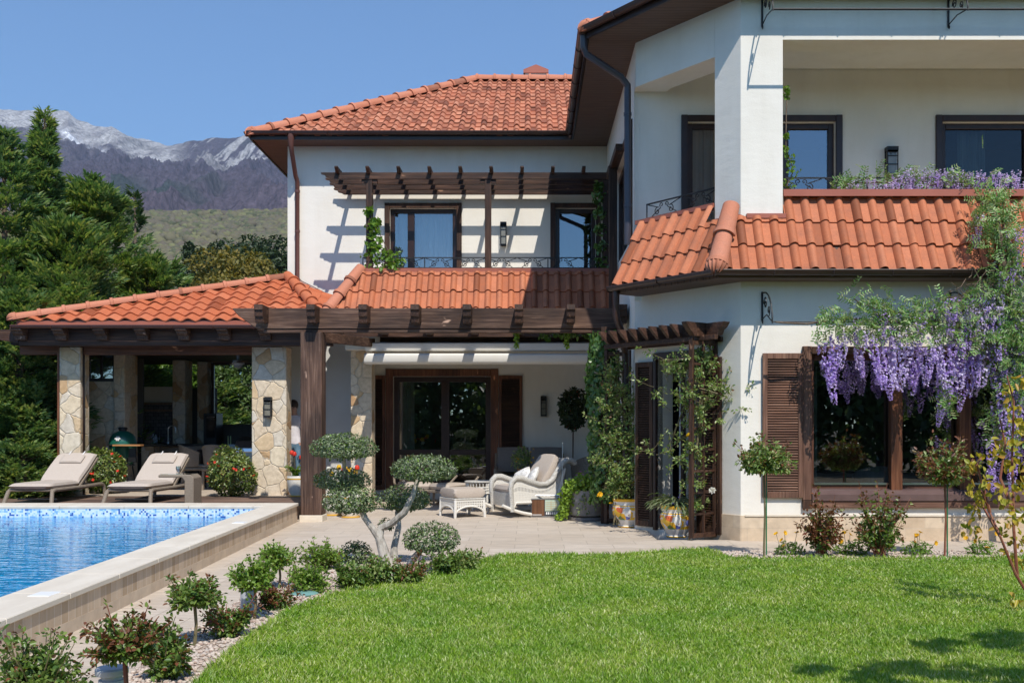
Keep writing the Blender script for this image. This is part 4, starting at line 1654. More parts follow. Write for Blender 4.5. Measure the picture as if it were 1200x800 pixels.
# eave corner: intersection of the two eave lines
tt = (yE - pE.y) / Fa.u.y
EC = Vector((pE.x + Fa.u.x * tt, yE, zE))
tb = (Fa.pt(-0.35, eA, 0) - pE).length
EB = Fa.pt(0.10, eA, zE)
TOPZ = 4.46
TC = Vector((FX + 0.0, YR + 0.05, TOPZ))
v_front = Vector((0, 0.72, 1.07)).normalized()
kf = (TC.y - yE)
v_front = Vector((0, kf + 0.10, 4.58 - zE)).normalized()
an = Fa.n
A_u = Vector((Fa.u.x, Fa.u.y, 0))
v_ang = (Vector((-an.x, -an.y, 0)) * (eA + 0.02) + Vector((0, 0, 4.50 - zE))).normalized()
hdir = Vector((1, 0, 0)).cross(v_front).cross(A_u.cross(v_ang)).normalized()
if hdir.z < 0:
    hdir = -hdir
HIP_TOP = EC + hdir * ((4.34 - zE) / hdir.z)
hn = Vector((hdir.y, -hdir.x, 0))  # to the right of the hip in plan
TILE = dict(style="roman", amp=0.062)
tile_plane("lower_roof", M["tile_salmon"], villa, EC + Vector((-0.6, 0, 0)), (1, 0, 0), v_front, 8.0, 1.42, 0.222, 0.375, seed=3, clips=[(EC, hn), ((0, 0, 4.60), (0, 0, -1)), ((3.36, 0, 0), (1, 0, 0))], **TILE)
# the part in front of the column stops at the column's foot
tile_plane("lower_roof", M["tile_salmon"], villa, EC + Vector((-0.6, 0, 0)), (1, 0, 0), v_front, 2.2, 1.42, 0.222, 0.375, seed=3, clips=[(EC, hn), ((0, 0, 4.27), (0, 0, -1)), ((3.36, 0, 0), (-1, 0, 0))], **TILE)
cf = Fa.pt(LA - 0.47, 0, 0)
tile_plane("lower_roof", M["tile_salmon"], villa, EB, A_u, v_ang, (EC - EB).length + 0.8, 1.4, 0.222, 0.375, seed=5, clips=[(EC, -hn), ((0, 0, 4.50), (0, 0, -1)), (cf, -A_u), (EB, A_u)], **TILE)
tile_plane("lower_roof", M["tile_salmon"], villa, EB, A_u, v_ang, (EC - EB).length + 0.8, 1.4, 0.222, 0.375, seed=5, clips=[(EC, -hn), ((0, 0, 4.25), (0, 0, -1)), (cf, A_u)], **TILE)
# boards under the tiles
u1 = [EC, (9.9, yE, zE), (9.9, YR + 0.18, 4.60), (3.3, YR + 0.18, 4.60), (FX + 0.1, YR + 0.02, 4.22)]
under_plane("roof_board", M["wood_x"], villa, [EC, (9.9, yE, zE), Vector((9.9, yE, zE)) + v_front * 1.30, Vector((3.36, yE, zE)) + v_front * 1.30, HIP_TOP - hdir * 0.12])
under_plane("roof_board", M["wood_x"], villa, [EB, EC, HIP_TOP - hdir * 0.12, EB + v_ang * 1.15])
mb = MB()
mb.prism([EC + Vector((0.02, 0.02, -0.09)), Vector((9.9, yE + 0.02, zE - 0.09)), Vector((9.9, YR - 0.003, zE - 0.09)), Vector((FX, YR - 0.003, zE - 0.09)), Fa.pt(0, 0.003, zE - 0.09), Fa.pt(0.08, 0.003, zE - 0.09), EB + Vector((0.02, 0.02, -0.09))], (0, 0, 0.05))
mb.build("eave_board", M["soffit"], villa)
GZ = zE - 0.005
gE = lambda p, d: Vector((p.x, p.y, GZ)) + Vector((d[0], d[1], 0))
gc = EC + Vector((-0.05, -0.06, 0))
gutter("gutter", villa, [Vector((EB.x, EB.y, GZ)) + Vector((an.x, an.y, 0)) * 0.05 - A_u * 0.02, Vector((gc.x, gc.y, GZ)), Vector((9.9, yE - 0.06, GZ + 0.0))], 0.062)
ridge_tiles("hip_tiles", M["ridge"], villa, EC + hdir * 0.02 + Vector((0, 0, 0.03)), HIP_TOP + Vector((0, 0, 0.03)), 0.125, 0.42, 0.04, end_cap=True, n=14)
# sheet-metal flashings on the upper edge
mb = MB()
mb.box(3.36, 9.9, YR + 0.03, YR + 0.24, 4.605, 4.635)
mb.box(3.36, 9.9, YR + 0.015, YR + 0.03, 4.545, 4.635)
mb.box(2.86, 3.375, YR - 0.06, YR - 0.003, 4.24, 4.30)
mb.prism([Fa.pt(0.02, 0.02, 4.47), Fa.pt(LA - 0.47, 0.02, 4.47), Fa.pt(LA - 0.47, -0.14, 4.47), Fa.pt(0.02, -0.14, 4.47)], (0, 0, 0.06))
mb.prism([Fa.pt(LA - 0.47, 0.003, 4.235), Fa.pt(LA + 0.02, 0.003, 4.235), Fa.pt(LA + 0.02, 0.07, 4.235), Fa.pt(LA - 0.47, 0.07, 4.235)], (0, 0, 0.055))
mb.build("flashing", M["flashing"], villa)
mb = MB()
mb.tube([(3.37, YR + 0.08, 4.56), (3.385, yE + 0.40, 4.18), (3.40, yE + 0.02, zE + 0.07), (3.40, yE - 0.05, zE + 0.01)], 0.008, 5)
mb.build("lightning_wire", M["steel"], villa)
iron_rail(villa, [(3.37, YR + 0.30), (9.9, YR + 0.30)], 4.66, 4.85)
ra, rb = Fa.pt(0.15, -0.10, 0), Fa.pt(LA - 0.46, -0.10, 0)
iron_rail(villa, [(ra.x, ra.y), (rb.x, rb.y)], 4.56, 4.76)
# tell-tale downpipe of the lower gutter
mb = MB()
q = Vector((EB.x, EB.y, GZ - 0.06)) + A_u * 0.06
mb.tube([q, q - Vector((0, 0, 0.35)), q + Vector((0.10, 0.12, -0.6)), Vector((1.44, 15.3, 2.6)), Vector((1.44, 15.3, 0.1))], 0.05, 10)
mb.build("downpipe", M["metal_brown"], villa, smooth=True)

# --- mansard in front of the middle balcony
MT = Vector((PX(424, 19.2), 19.2, 4.41))
MBt = Vector((-3.80, 18.45, 3.30))
v_m = Vector((0, MT.y - MBt.y, MT.z - MBt.z)).normalized()
hd2 = MT - MBt
tile_plane("balcony_roof", M["tile_salmon"], villa, MBt, (1, 0, 0), v_m, 5.6, (Vector((0, MT.y - MBt.y, MT.z - MBt.z))).length, 0.213, 0.41, style="roman", amp=0.062, seed=7,
           clips=[(MBt, Vector((hd2.y, -hd2.x, 0))), ((XS - 0.01, 0, 0), (-1, 0, 0)), ((0, 0, MT.z), (0, 0, -1))])
under_plane("roof_board", M["wood_x"], villa, [MBt, (XS - 0.01, MBt.y, MBt.z), (XS - 0.01, MT.y, MT.z), MT])
v_l = Vector((hd2.x, 0, hd2.z)).normalized()
tile_plane("balcony_roof", M["tile_salmon"], villa, MBt + Vector((0, 2.2, 0)), (0, -1, 0), v_l, 2.3, 1.4, 0.213, 0.41, style="roman", amp=0.062, seed=8,
           clips=[(MBt, Vector((-hd2.y, hd2.x, 0))), ((0, 0, MT.z), (0, 0, -1)), ((0, 20.64, 0), (0, -1, 0))])
ridge_tiles("hip_tiles", M["ridge"], villa, MBt + Vector((0, 0, 0.02)), MT + Vector((0, 0, 0.02)), 0.115, 0.42, 0.04)
mb = MB()
mb.box(MT.x - 0.02, XS - 0.003, 19.2, 20.64, 4.22, 4.36)
mb.build("balcony_floor", M["limestone"], villa)
mb = MB()
mb.box(MT.x - 0.05, XS - 0.004, 19.18, 19.30, 4.40, 4.47)
mb.box(MT.x - 0.05, XS - 0.004, 19.165, 19.18, 4.36, 4.46)
mb.build("flashing", M["flashing"], villa)
iron_rail(villa, [(MT.x, 19.33), (XS - 0.05, 19.33)], 4.50, 4.69)
mb = MB()
mb.box(-3.85, XS - 0.003, 18.40, 18.46, 3.12, 3.30)
mb.build("fascia", M["wood_x"], villa)

# --- main roof, middle building
TZ = 7.19
pitch = math.atan(0.595)
EL = Vector((-5.44, 20.10, TZ))
vF = Vector((0, math.cos(pitch), math.sin(pitch)))
run = 4.18
tile_plane("main_roof", M["tile_old"], villa, EL, (1, 0, 0), vF, 12.5, run / math.cos(pitch), 0.223, 0.33, style="roman", amp=0.06, seed=11,
           clips=[(EL, (1, -1, 0)), ((0.85, 20.10, 0), (-1, 1, 0))])
tile_plane("main_roof", M["tile_old"], villa, EL + Vector((0, 8.5, 0)), (0, -1, 0), Vector((math.cos(pitch), 0, math.sin(pitch))), 8.6, run / math.cos(pitch), 0.223, 0.33, style="roman", amp=0.06, seed=12,
           clips=[(EL, (-1, 1, 0)), (EL + Vector((0, 8.5, 0)), (-1, -1, 0))])
RL = Vector((EL.x + run, EL.y + run, TZ + run * 0.595))
under_plane("roof_board", M["wood_x"], villa, [EL, (0.85, 20.1, TZ), (0.85 + run, 20.1 + run, RL.z), RL])
under_plane("roof_board", M["wood_x"], villa, [EL + Vector((0, 8.5, 0)), EL, RL])
under_plane("roof_board", M["wood_x"], villa, [(9, 28.6, TZ), EL + Vector((0, 8.5, 0)), RL, (9, RL.y, RL.z)])
ridge_tiles("hip_tiles", M["ridge"], villa, EL + Vector((0, 0, 0.03)), RL + Vector((0, 0, 0.02)), 0.115, 0.42, 0.035, end_cap=True)
ridge_tiles("ridge_tiles", M["ridge"], villa, RL + Vector((0, 0, 0.02)), Vector((5.0, RL.y, RL.z + 0.02)), 0.115, 0.42, 0.035)
mb = MB()
cx, cy = PX(628, 24.7), 24.7
mb.box(cx - 0.26, cx + 0.26, cy - 0.26, cy + 0.26, 9.2, 9.93)
ch = mb.build("chimney", M["stucco"], villa)
mb = MB()
mb.box(cx - 0.30, cx + 0.30, cy - 0.30, cy + 0.30, 9.93, 10.01)
mb.prism([(cx - 0.30, cy - 0.30, 10.01), (cx + 0.30, cy - 0.30, 10.01), (cx, cy - 0.30, 10.13)], (0, 0.6, 0))
mb.build("chimney_cap", M["flashing"], ch)
# soffits, fascias, gutters
mb = MB()
mb.prism([(-5.44, 20.13, SOF), (0.88, 20.13, SOF), (0.88, 14.87, SOF), (2.14, 13.22, SOF), (9.9, 13.22, SOF), (9.9, 28.5, SOF), (-5.44, 28.5, SOF)], (0, 0, 0.03))
mb.build("soffit", M["soffit"], villa)
mb = MB()
fas = [(-5.46, 28.5), (-5.46, 20.10), (0.85, 20.10), (0.85, 14.86), (2.12, 13.19), (9.9, 13.19)]
for a, b in zip(fas[:-1], fas[1:]):
    mb.bar((a[0], a[1], SOF + 0.055), (b[0], b[1], SOF + 0.055), 0.03, 0.15)
mb.build("fascia", M["frame_dark"], villa)
gz = SOF + 0.115
gutter("gutter", villa, [(-5.51, 27.0, gz), (-5.51, 20.02, gz), (0.78, 20.02, gz)], 0.06)
gutter("gutter", villa, [(0.78, 20.02, gz), (0.78, 14.84, gz), (2.07, 13.11, gz), (9.9, 13.11, gz)], 0.065)
# roof of the corner wing
pw = math.atan(0.5)
cw, sw = math.cos(pw), math.sin(pw)
A1, A2 = Vector((0.85, 14.86, TZ)), Vector((2.12, 13.19, TZ))
aU = (A2 - A1).normalized()
aV = Vector((-aU.y, aU.x, 0)) * cw + Vector((0, 0, sw))
tile_plane("wing_roof", M["tile_old"], villa, A1 - aU * 0.4, aU, aV, 3.2, 3.2, 0.223, 0.33, style="roman", amp=0.06, seed=15,
           clips=[(A1, Vector((0.71, -0.71, 0)) * 0.2 + Vector((aU.x, aU.y, 0)) + Vector((0, 0.6, 0))), (A2, Vector((-aU.x, -aU.y, 0)) + Vector((-0.5, 0.1, 0)))])
tile_plane("wing_roof", M["tile_old"], villa, (0.85, 24.5, TZ), (0, -1, 0), Vector((cw, 0, sw)), 9.8, 3.2, 0.223, 0.33, style="roman", amp=0.06, seed=16,
           clips=[(A1, Vector((-0.3, 1, 0))), ((0.85, 20.1, 0), (1, -1, 0))])
tile_plane("wing_roof", M["tile_old"], villa, A2, (1, 0, 0), Vector((0, cw, sw)), 7.6, 3.2, 0.223, 0.33, style="roman", amp=0.06, seed=17, clips=[(A2, Vector((1, 0.35, 0)))])
ridge_tiles("hip_tiles", M["ridge"], villa, A1 + Vector((0.0, 0.0, 0.04)), A1 + Vector((1.9, 0.9, 1.0)), 0.12, 0.42, 0.04, end_cap=True)
ridge_tiles("hip_tiles", M["ridge"], villa, A2 + Vector((0.0, 0.0, 0.04)), A2 + Vector((0.9, 1.9, 1.0)), 0.12, 0.42, 0.04, end_cap=True)
mb = MB()
mb.add([A1, A2, (9.9, 13.19, TZ), (9.9, 16.0, TZ + 1.45), (3.8, 16.0, TZ + 1.45), (0.85, 24, TZ), (3.8, 24, TZ + 1.45)], [(0, 1, 4), (1, 2, 3, 4), (5, 0, 4, 6)])
mb.build("roof_board", M["wood_x"], villa)
# downpipes
mb = MB()
X_ = 1.46
mb.tube([(0.80, 14.92, 7.24), (0.80, 14.92, 7.02), (0.83, 14.93, 6.93), (1.36, 15.12, 6.66), (X_, 15.17, 6.55), (X_, 15.17, 6.45), (X_, 15.17, 4.2)], 0.052, 12)
for z in (6.1, 4.75):
    mb.tube([(X_, 15.17, z), (X_, 15.17, z + 0.05)], 0.060, 12)
mb.build("downpipe", mat("blue black painted metal", (0.045, 0.042, 0.055), (0.055, 0.05, 0.062), scale=3, rough=0.3), villa, smooth=True)
mb = MB()
xd = PX(348.5, 20.57)
mb.tube([(PX(341, 20.05), 20.05, 7.22), (PX(341, 20.05), 20.05, 7.02), (PX(342, 20.1), 20.1, 6.90), (xd - 0.02, 20.5, 6.52), (xd, 20.57, 6.42), (xd, 20.57, PZ(326, 20.57)), (xd + 0.06, 20.57, PZ(331, 20.57)), (PX(392, 20.57), 20.57, PZ(351, 20.57))], [0.075, 0.05] + [0.046] * 6, 12)
for z in (5.4, 6.2):
    mb.tube([(xd, 20.57, z), (xd, 20.57, z + 0.05)], 0.054, 12)
mb.build("downpipe", M["metal_redbrown"], villa, smooth=True)
mb = MB()
mb.box(EB.x + 0.3, EB.x + 0.4, 14.6, 14.68, 3.30, 3.36)
mb.build("junction_box", M["white_metal"], villa)

# pavement strip edge beside the plinth is part of the patio; small white plinth cap
mb = MB()
mb.box(FX + 0.05, 9.9, YR - 0.045, YR - 0.031, 0.325, 0.345)
mb.build("plinth_cap", M["limestone"], villa)

# ================================================================ awning of the terrace
aw = thing("awning", "rolled cream awning with its cassette under the pergola, above the terrace door", "awning", (PX(560, 18.5), 18.5, 2.6))
ax0, ax1 = PX(428, 18.6), PX(697, 18.6)


def awn_box(name, prof, m):
    mb = MB()
    mb.prism([(ax0, y, z) for (y, z) in prof], (ax1 - ax0, 0, 0))
    return mb.build(name, m, aw, smooth=True, sharp=50)


za, zb, zc, zd = PZ(401, 18.6), PZ(411, 18.6), PZ(414, 18.5), PZ(426, 18.5)
awn_box("cassette", [(18.72, za), (18.60, za), (18.56, za - 0.02), (18.55, zb + 0.02), (18.57, zb), (18.72, zb)], M["awning"])
awn_box("front_bar", [(18.72, zc), (18.50, zc), (18.46, zc - 0.03), (18.455, zd + 0.04), (18.49, zd), (18.72, zd)], M["awning"])

# ================================================================ lower pergola
pg = thing("pergola", "dark weathered timber pergola in front of the terrace with thick square post", "pergola", (-1.5, 16.4, 0))
YP = 16.3
bz0, bz1 = PZ(385, YP), PZ(361, YP)
bx0, bx1 = PX(272, YP), PX(727, YP)
mb = MB()
mb.prism([(bx0, YP, bz1 - 0.01), (bx0 + 0.10, YP, bz1 - 0.12), (bx0 + 0.36, YP, bz0 + 0.02), (bx0 + 0.46, YP, bz0), (bx1, YP, bz0), (bx1, YP, bz1), (bx0 + 0.02, YP, bz1)], (0, 0.16, 0))
mb.build("front_beam", M["old_wood_x"], pg, bevel=0.008)
mb = MB()
mb.box(bx0 + 0.5, bx1, YP + 0.02, YP + 0.14, bz0 - 0.06, bz0 - 0.005)
mb.box(PX(440, 18.25), XS - 0.05, 18.78, 18.90, 3.02, 3.20)
mb.build("rear_beam", M["old_wood_x"], pg, bevel=0.006)
for i in range(8):
    x = PX(298 + 61.0 * i, 15.95)
    if i == 7:
        x = min(x, XS - 0.12)
    ztop, zbot = PZ(356.5, 15.95), PZ(378, 15.95)
    mb = MB()
    yb_ = 18.9 if i > 0 else 16.8
    mb.prism([(x, 15.93, ztop), (x, yb_, ztop), (x, yb_, zbot + 0.03), (x, 16.18, zbot + 0.03), (x, 16.12, zbot), (x, 16.00, zbot + 0.005), (x, 15.985, zbot + 0.09), (x, 15.955, zbot + 0.10), (x, 15.95, zbot + 0.19), (x, 15.92, zbot + 0.20)], (0.135, 0, 0))
    mb.build("rafter", M["wood_y"], pg, bevel=0.006)
px0, px1 = PX(352, 16.22), PX(377, 16.22)
mb = MB()
mb.box(px0, px1, 16.22, 16.22 + (px1 - px0), 0.10, bz0 - 0.062)
mb.build("post", M["old_wood_z"], pg, bevel=0.008)
mb = MB()
mb.box(px0 - 0.014, px1 + 0.014, 16.20, 16.24 + (px1 - px0), -0.02, 0.102)
mb.build("post_base", M["limestone"], pg, bevel=0.006)
# side beams from the post back to the house and along the deck
mb = MB()
mb.bar((px0 + 0.1, 16.3, bz0 - 0.11), (PX(436, 18.6), 18.7, 3.03), 0.09, 0.16)
mb.build("side_beam", M["old_wood_y"], pg, bevel=0.006)

# ================================================================ upper balcony pergola
up = thing("balcony_pergola", "brown timber pergola of four long beams over the middle balcony", "pergola", (-1.0, 19.6, 4.4))
for i, (y, zt) in enumerate(((19.2, PZ(202, 19.2)), (19.62, PZ(202, 19.2)), (20.04, PZ(202, 19.2)), (20.46, PZ(202, 19.2)))):
    x0 = PX(376, 19.2)
    h = 0.125
    mb = MB()
    mb.prism([(x0, y, zt), (XS - 0.02, y, zt), (XS - 0.02, y, zt - h), (x0 + 0.20, y, zt - h), (x0 + 0.15, y, zt - 0.095), (x0 + 0.09, y, zt - 0.085), (x0 + 0.07, y, zt - 0.045), (x0, y, zt - 0.03)], (0, 0.06, 0))
    mb.build("beam", M["wood_x"], up, bevel=0.004)
for i in range(10):
    x = PX(392.5 + 36.2 * i, 19.08)
    if x > XS - 0.1:
        x = XS - 0.10
    zt = PZ(202, 19.2)
    mb = MB()
    mb.prism([(x, 19.02, zt + 0.075), (x, 20.62, zt + 0.075), (x, 20.62, zt - 0.03), (x, 19.13, zt - 0.03), (x, 19.06, zt + 0.02), (x, 19.02, zt + 0.045)], (0.065, 0, 0))
    mb.build("rafter", M["wood_y"], up, bevel=0.004)
for q in (433, 572, 710):
    x = PX(q, 19.26)
    mb = MB()
    mb.box(x - 0.06, x + 0.06, 19.215, 19.335, 4.361, PZ(202, 19.2) - 0.127)
    mb.build("post", M["wood_z"], up, bevel=0.005)
    mb = MB()
    mb.box(x - 0.15, x + 0.15, 19.235, 19.315, PZ(202, 19.2) - 0.20, PZ(202, 19.2) - 0.128)
    mb.build("bracket", M["wood_x"], up, bevel=0.005)

# dark posts and boards in the corner beside the downpipe
cor = thing("corner_post", "dark timber double post in the shaded balcony corner by the downpipe", "post", (1.45, 18.2, 4.3))
mb = MB()
mb.box(XS - 0.16, XS - 0.02, 18.0, 18.14, 3.2, 6.1)
mb.build("post", M["wood_z"], cor, bevel=0.005)
mb = MB()
mb.box(XS - 0.14, XS - 0.012, 16.9, 18.9, 6.05, 6.17)
mb.build("beam", M["wood_y"], cor, bevel=0.005)

# ================================================================ porch canopy and rose trellises
can = thing("porch_canopy", "small canopy of closely set brown rafters above the open garden door", "canopy", (2.0, 14.2, 2.6))
ZC = 2.875
m_can = wood_mat("sunlit canopy board", 0, (0.05, 0.024, 0.017), (0.105, 0.055, 0.04), (0.17, 0.10, 0.075))  # lighter brown: sunlight on the rafter faces is put into the colour


def s_end(a, L_, z1, h, w_):
    """rafter square to the canted wall with an S-cut outer end"""
    pr_ = [(0.01, z1), (L_, z1), (L_ - 0.01, z1 - 0.03), (L_ - 0.055, z1 - h * 0.40), (L_ - 0.075, z1 - h * 0.55), (L_ - 0.15, z1 - h * 0.92), (L_ - 0.16, z1 - h), (0.01, z1 - h)]
    mb = MB()
    mb.prism([Fa.pt(a, o, z) for (o, z) in pr_], Vector((Fa.u.x, Fa.u.y, 0)) * w_)
    return mb


for i in range(8):
    s_end(-0.14 + 0.205 * i, 0.60, ZC, 0.165, 0.05).build("rafter", m_can, can, bevel=0.003)
s_end(LA - 0.44, 0.66, ZC + 0.005, 0.185, 0.09).build("rafter", M["wood_x"], can, bevel=0.003)
mb = MB()
mb.bar(Fa.pt(-0.25, 0.36, ZC - 0.20), Fa.pt(LA - 0.1, 0.36, ZC - 0.20), 0.06, 0.065)
mb.bar(Fa.pt(-0.25, 0.03, ZC - 0.20), Fa.pt(LA - 0.3, 0.03, ZC - 0.20), 0.05, 0.065)
mb.build("bearer", M["wood_x"], can, bevel=0.004)
mb = MB()
mb.prism([Fa.pt(LA - 0.34, 0.18, ZC + 0.0), Fa.pt(LA - 0.02, 0.18, ZC + 0.0), Fa.pt(LA - 0.07, 0.18, ZC - 0.07), Fa.pt(LA - 0.12, 0.18, ZC - 0.10), Fa.pt(LA - 0.15, 0.18, ZC - 0.17), Fa.pt(LA - 0.34, 0.18, ZC - 0.17)], Vector((Fa.n.x, Fa.n.y, 0)) * 0.12)
mb.build("beam", M["wood_x"], can, bevel=0.004)


def trellis(name, label, p, d, out, z1, rows, cols=3):
    t = thing(name, label, "trellis", (p.x, p.y, 0))
    A = Vector((p.x, p.y, 0))
    Z = Vector((0, 0, 1))
    for i in range(cols):
        q = A + d * (out * i / (cols - 1))
        mb = MB()
        w_ = 0.055 if i in (0, cols - 1) else 0.034
        mb.bar(q + Z * 0.03, q + Z * z1, w_, w_, up=(0.6, 0.79, 0))
        mb.build("post", M["wood_z"], t, bevel=0.003)
    for k in range(rows + 1):
        mb = MB()
        z = 0.06 + (z1 - 0.12) * k / rows
        mb.bar(A + Z * z, A + d * out + Z * z, 0.03 if 0 < k < rows else 0.05, 0.03 if 0 < k < rows else 0.06)
        mb.build("rail", M["wood_x"], t)
    return t


trellis("rose_trellis", "tall brown lattice trellis with a climbing rose beside the canted white wall", Fa.pt(LA - 0.42, 0.03, 0), Vector((Fa.n.x, Fa.n.y, 0)), 0.46, 2.68, 9)
trellis("rose_trellis", "dark trellis under the canopy between ivy and dark shutter", Vector((XS - 0.02, 15.75, 0)), Vector((-1, 0, 0)), 0.36, 2.68, 9)
for o in [x for x in bpy.data.objects if x.name.startswith("rose_trellis") and x.parent is None]:
    o["group"] = "trellises beside the garden door"


# ================================================================ lanterns, iron brackets and rods
def lantern(loc, h, wdt, label, depth=0.12):
    t = thing("wall_lantern", label, "lantern", loc, "iron wall lanterns on the house")
    x, y, z = loc
    mb = MB()
    # curved hood and open frame
    mb.prism([(x - wdt / 2, y, z + h), (x + wdt / 2, y, z + h), (x + wdt / 2, y - depth, z + h - 0.05), (x + wdt / 2, y - depth, z + h - 0.08), (x - wdt / 2, y - depth, z + h - 0.08), (x - wdt / 2, y - depth, z + h - 0.05)], (0, 0, 0.012))
    mb.box(x - wdt / 2 - 0.008, x + wdt / 2 + 0.008, y - depth - 0.008, y, z + h - 0.055, z + h)
    for sx in (-1, 1):
        for d in (0.006, depth - 0.006):
            mb.box(x + sx * (wdt / 2) - 0.007, x + sx * (wdt / 2) + 0.007, y - d - 0.006, y - d + 0.006, z, z + h - 0.05)
    for q in (0.02, 0.36, 0.66):
        mb.box(x - wdt / 2, x + wdt / 2, y - depth + 0.002, y - depth + 0.010, z + h * q, z + h * q + 0.012)
    mb.box(x - wdt / 2 - 0.004, x + wdt / 2 + 0.004, y - depth - 0.003, y, z - 0.012, z + 0.012)
    mb.box(x - wdt / 2, x + wdt / 2, y - 0.014, y - 0.002, z, z + h)
    ex, ez = Vector((1, 0, 0)), Vector((0, 0, 1))
    for sx in (-1, 1):
        mb.tube(spiral(Vector((x + sx * wdt * 0.2, y - depth + 0.006, z + h * 0.80)), 0.004, wdt * 0.2, 0, 1.3 * sx, ex, ez, 10), 0.004, 4)
    mb.build("iron_cage", M["iron"], t)
    mb = MB()
    mb.box(x - wdt / 2 + 0.012, x + wdt / 2 - 0.012, y - depth + 0.014, y - 0.016, z + 0.02, z + h - 0.062)
    mb.build("glass_panel", LANT, t)
    return t


LANT = mat("smoked lantern glass", (0.17, 0.16, 0.13), (0.22, 0.21, 0.17), scale=9, rough=0.15, spec=0.6)
lantern(Vector((PX(590, YM), YM - 0.001, PZ(288, YM))), 0.46, 0.11, "iron lantern on the sunlit wall between the two balcony windows")
lantern(Vector((PX(1043, 15.3), 15.3 - 0.001, PZ(207, 15.3))), 0.42, 0.15, "iron lantern in the shade of the corner balcony above the wisteria")
lantern(Vector((PX(637, 21.3), 21.3 - 0.001, PZ(487, 21.3))), 0.40, 0.11, "small dark lantern on the shaded terrace wall beside the standard bay tree")


def iron_bracket(x, y, z0, z1, proj, zrod, label):
    t = thing("iron_bracket", label, "bracket", (x, y, z0), "wrought iron wall brackets")
    X, EY, EZ = Vector((x, y - 0.012, 0)), Vector((0, -1, 0)), Vector((0, 0, 1))
    mb = MB()
    mb.bar(X + EZ * z0, X + EZ * z1, 0.024, 0.014, up=(0, 1, 0))
    h = z1 - zrod
    arm = [X + EY * (proj * math.sin(a * PI / 2)) + EZ * (z1 - 0.02 - h * (1 - math.cos(a * PI / 2)) ** 1.2) for a in np.linspace(0, 1, 13)]
    mb.tube(arm, 0.010, 6)
    mb.tube([X + EZ * (z0 + 0.02), X + EY * (proj * 0.45) + EZ * (z0 + h * 0.12), X + EY * proj + EZ * zrod], 0.008, 6)
    mb.tube(spiral(X + EY * (proj * 0.32) + EZ * (zrod + h * 0.62), 0.01, h * 0.20, 0.0, 1.5, EY, EZ, 16), 0.008, 5)
    mb.tube(spiral(X + EY * (proj * 0.66) + EZ * (zrod + h * 0.36), 0.008, h * 0.16, 1.0, -1.4, EY, EZ, 14), 0.007, 5)
    mb.tube(spiral(X + EY * 0.02 + EZ * (z0 - 0.02), 0.004, 0.03, PI / 2, 1.2, EY, EZ, 10), 0.007, 5)
    mb.build("scrollwork", M["iron"], t)
    return t


YW, YW2 = 12.9, 12.94
zr, zr2 = PZ(11, YW), PZ(377, YW2)
for q, lab in ((893, "black scroll bracket on the white corner column above the balcony opening"), (1111, "black scroll bracket on the beam above the dark balcony window")):
    iron_bracket(PX(q, YR), YR, PZ(32, YR), 7.12, YR - YW, zr, lab)
for q, lab in ((893, "black scroll bracket under the gutter near the canted corner"), (1113, "black scroll bracket under the gutter, half hidden in wisteria")):
    iron_bracket(PX(q, YR), YR, PZ(376, YR), PZ(342, YR), YR - YW2, zr2, lab)
mb = MB()
mb.tube([(PX(893, YR), YW, zr), (9.9, YW, zr)], 0.015, 8)
mb.build("iron_rod", M["iron"], label="thin iron rod held by scroll brackets above the balcony opening", cat="rod")
mb = MB()
mb.tube([(PX(893, YR), YW2, zr2), (9.9, YW2, zr2 - 0.02)], 0.008, 6)
mb.build("vine_wire", M["iron"], label="thin vine wire below the gutter carrying the wisteria", cat="wire")
# ================================================================ PAVILION (outdoor kitchen)
pav = thing("pavilion", "open outdoor kitchen pavilion with orange tile roof on stone columns", "pavilion", (-6.5, 20.5, DZ))
PE1 = Vector((PX(16, 18.6), 18.6, 3.40))
PAP = Vector((PX(337, 20.5), 20.5, PZ(328, 20.5)))
PE2 = Vector((-3.72, 18.6, 3.40))
PW = Vector((PX(391, 20.6), 20.6, PZ(350, 20.6)))
vv_ = Vector((0, 1.9, PAP.z - 3.40)).normalized()
hL, hR = PAP - PE1, PAP - PE2
tile_plane("pavilion_roof", M["tile_orange"], pav, PE1 + Vector((-0.1, 0, 0)), (1, 0, 0), vv_, 5.9, 2.25, 0.285, 0.262, style="wave", amp=0.062, seed=31,
           clips=[(PE1, Vector((hL.y, -hL.x, 0))), (PE2, Vector((-hR.y, hR.x, 0)))])
ur = (PW - PE2).normalized()
ar = PAP - PE2
vr = (ar - ur * ar.dot(ur)).normalized()
tile_plane("pavilion_roof", M["tile_orange"], pav, PE2 - ur * 0.1, ur, vr, 2.3, ar.dot(vr) + 0.05, 0.285, 0.262, style="wave", amp=0.062, seed=32,
           clips=[(PE2, Vector((hR.y, -hR.x, 0))), ((0, 20.63, 0), (0, -1, 0)), (PE2, vr), (PAP, Vector((PW - PAP).cross(ur.cross(vr))) * (1 if ((PE2 - PAP).dot((PW - PAP).cross(ur.cross(vr))) > 0) else -1))])
under_plane("roof_board", M["wood_x"], pav, [PE1, PE2, PAP])
under_plane("roof_board", M["wood_x"], pav, [PE2, PW, PAP])
back1, back2 = Vector((PE1.x, 25.3, 3.44)), Vector((-4.9, 25.3, 3.44))
pa2 = Vector((PAP.x - 0.3, 23.4, PAP.z))
mb = MB()
mb.add([PE1, PAP, pa2, back1, back2], [(0, 1, 2, 3), (3, 2, 4)])
mb.build("roof_slope", M["tile_orange"], pav)
ridge_tiles("hip_tiles", M["ridge"], pav, PE1 + Vector((0, 0, 0.03)), PAP + Vector((0, 0, 0.02)), 0.10, 0.42, 0.035, end_cap=True)
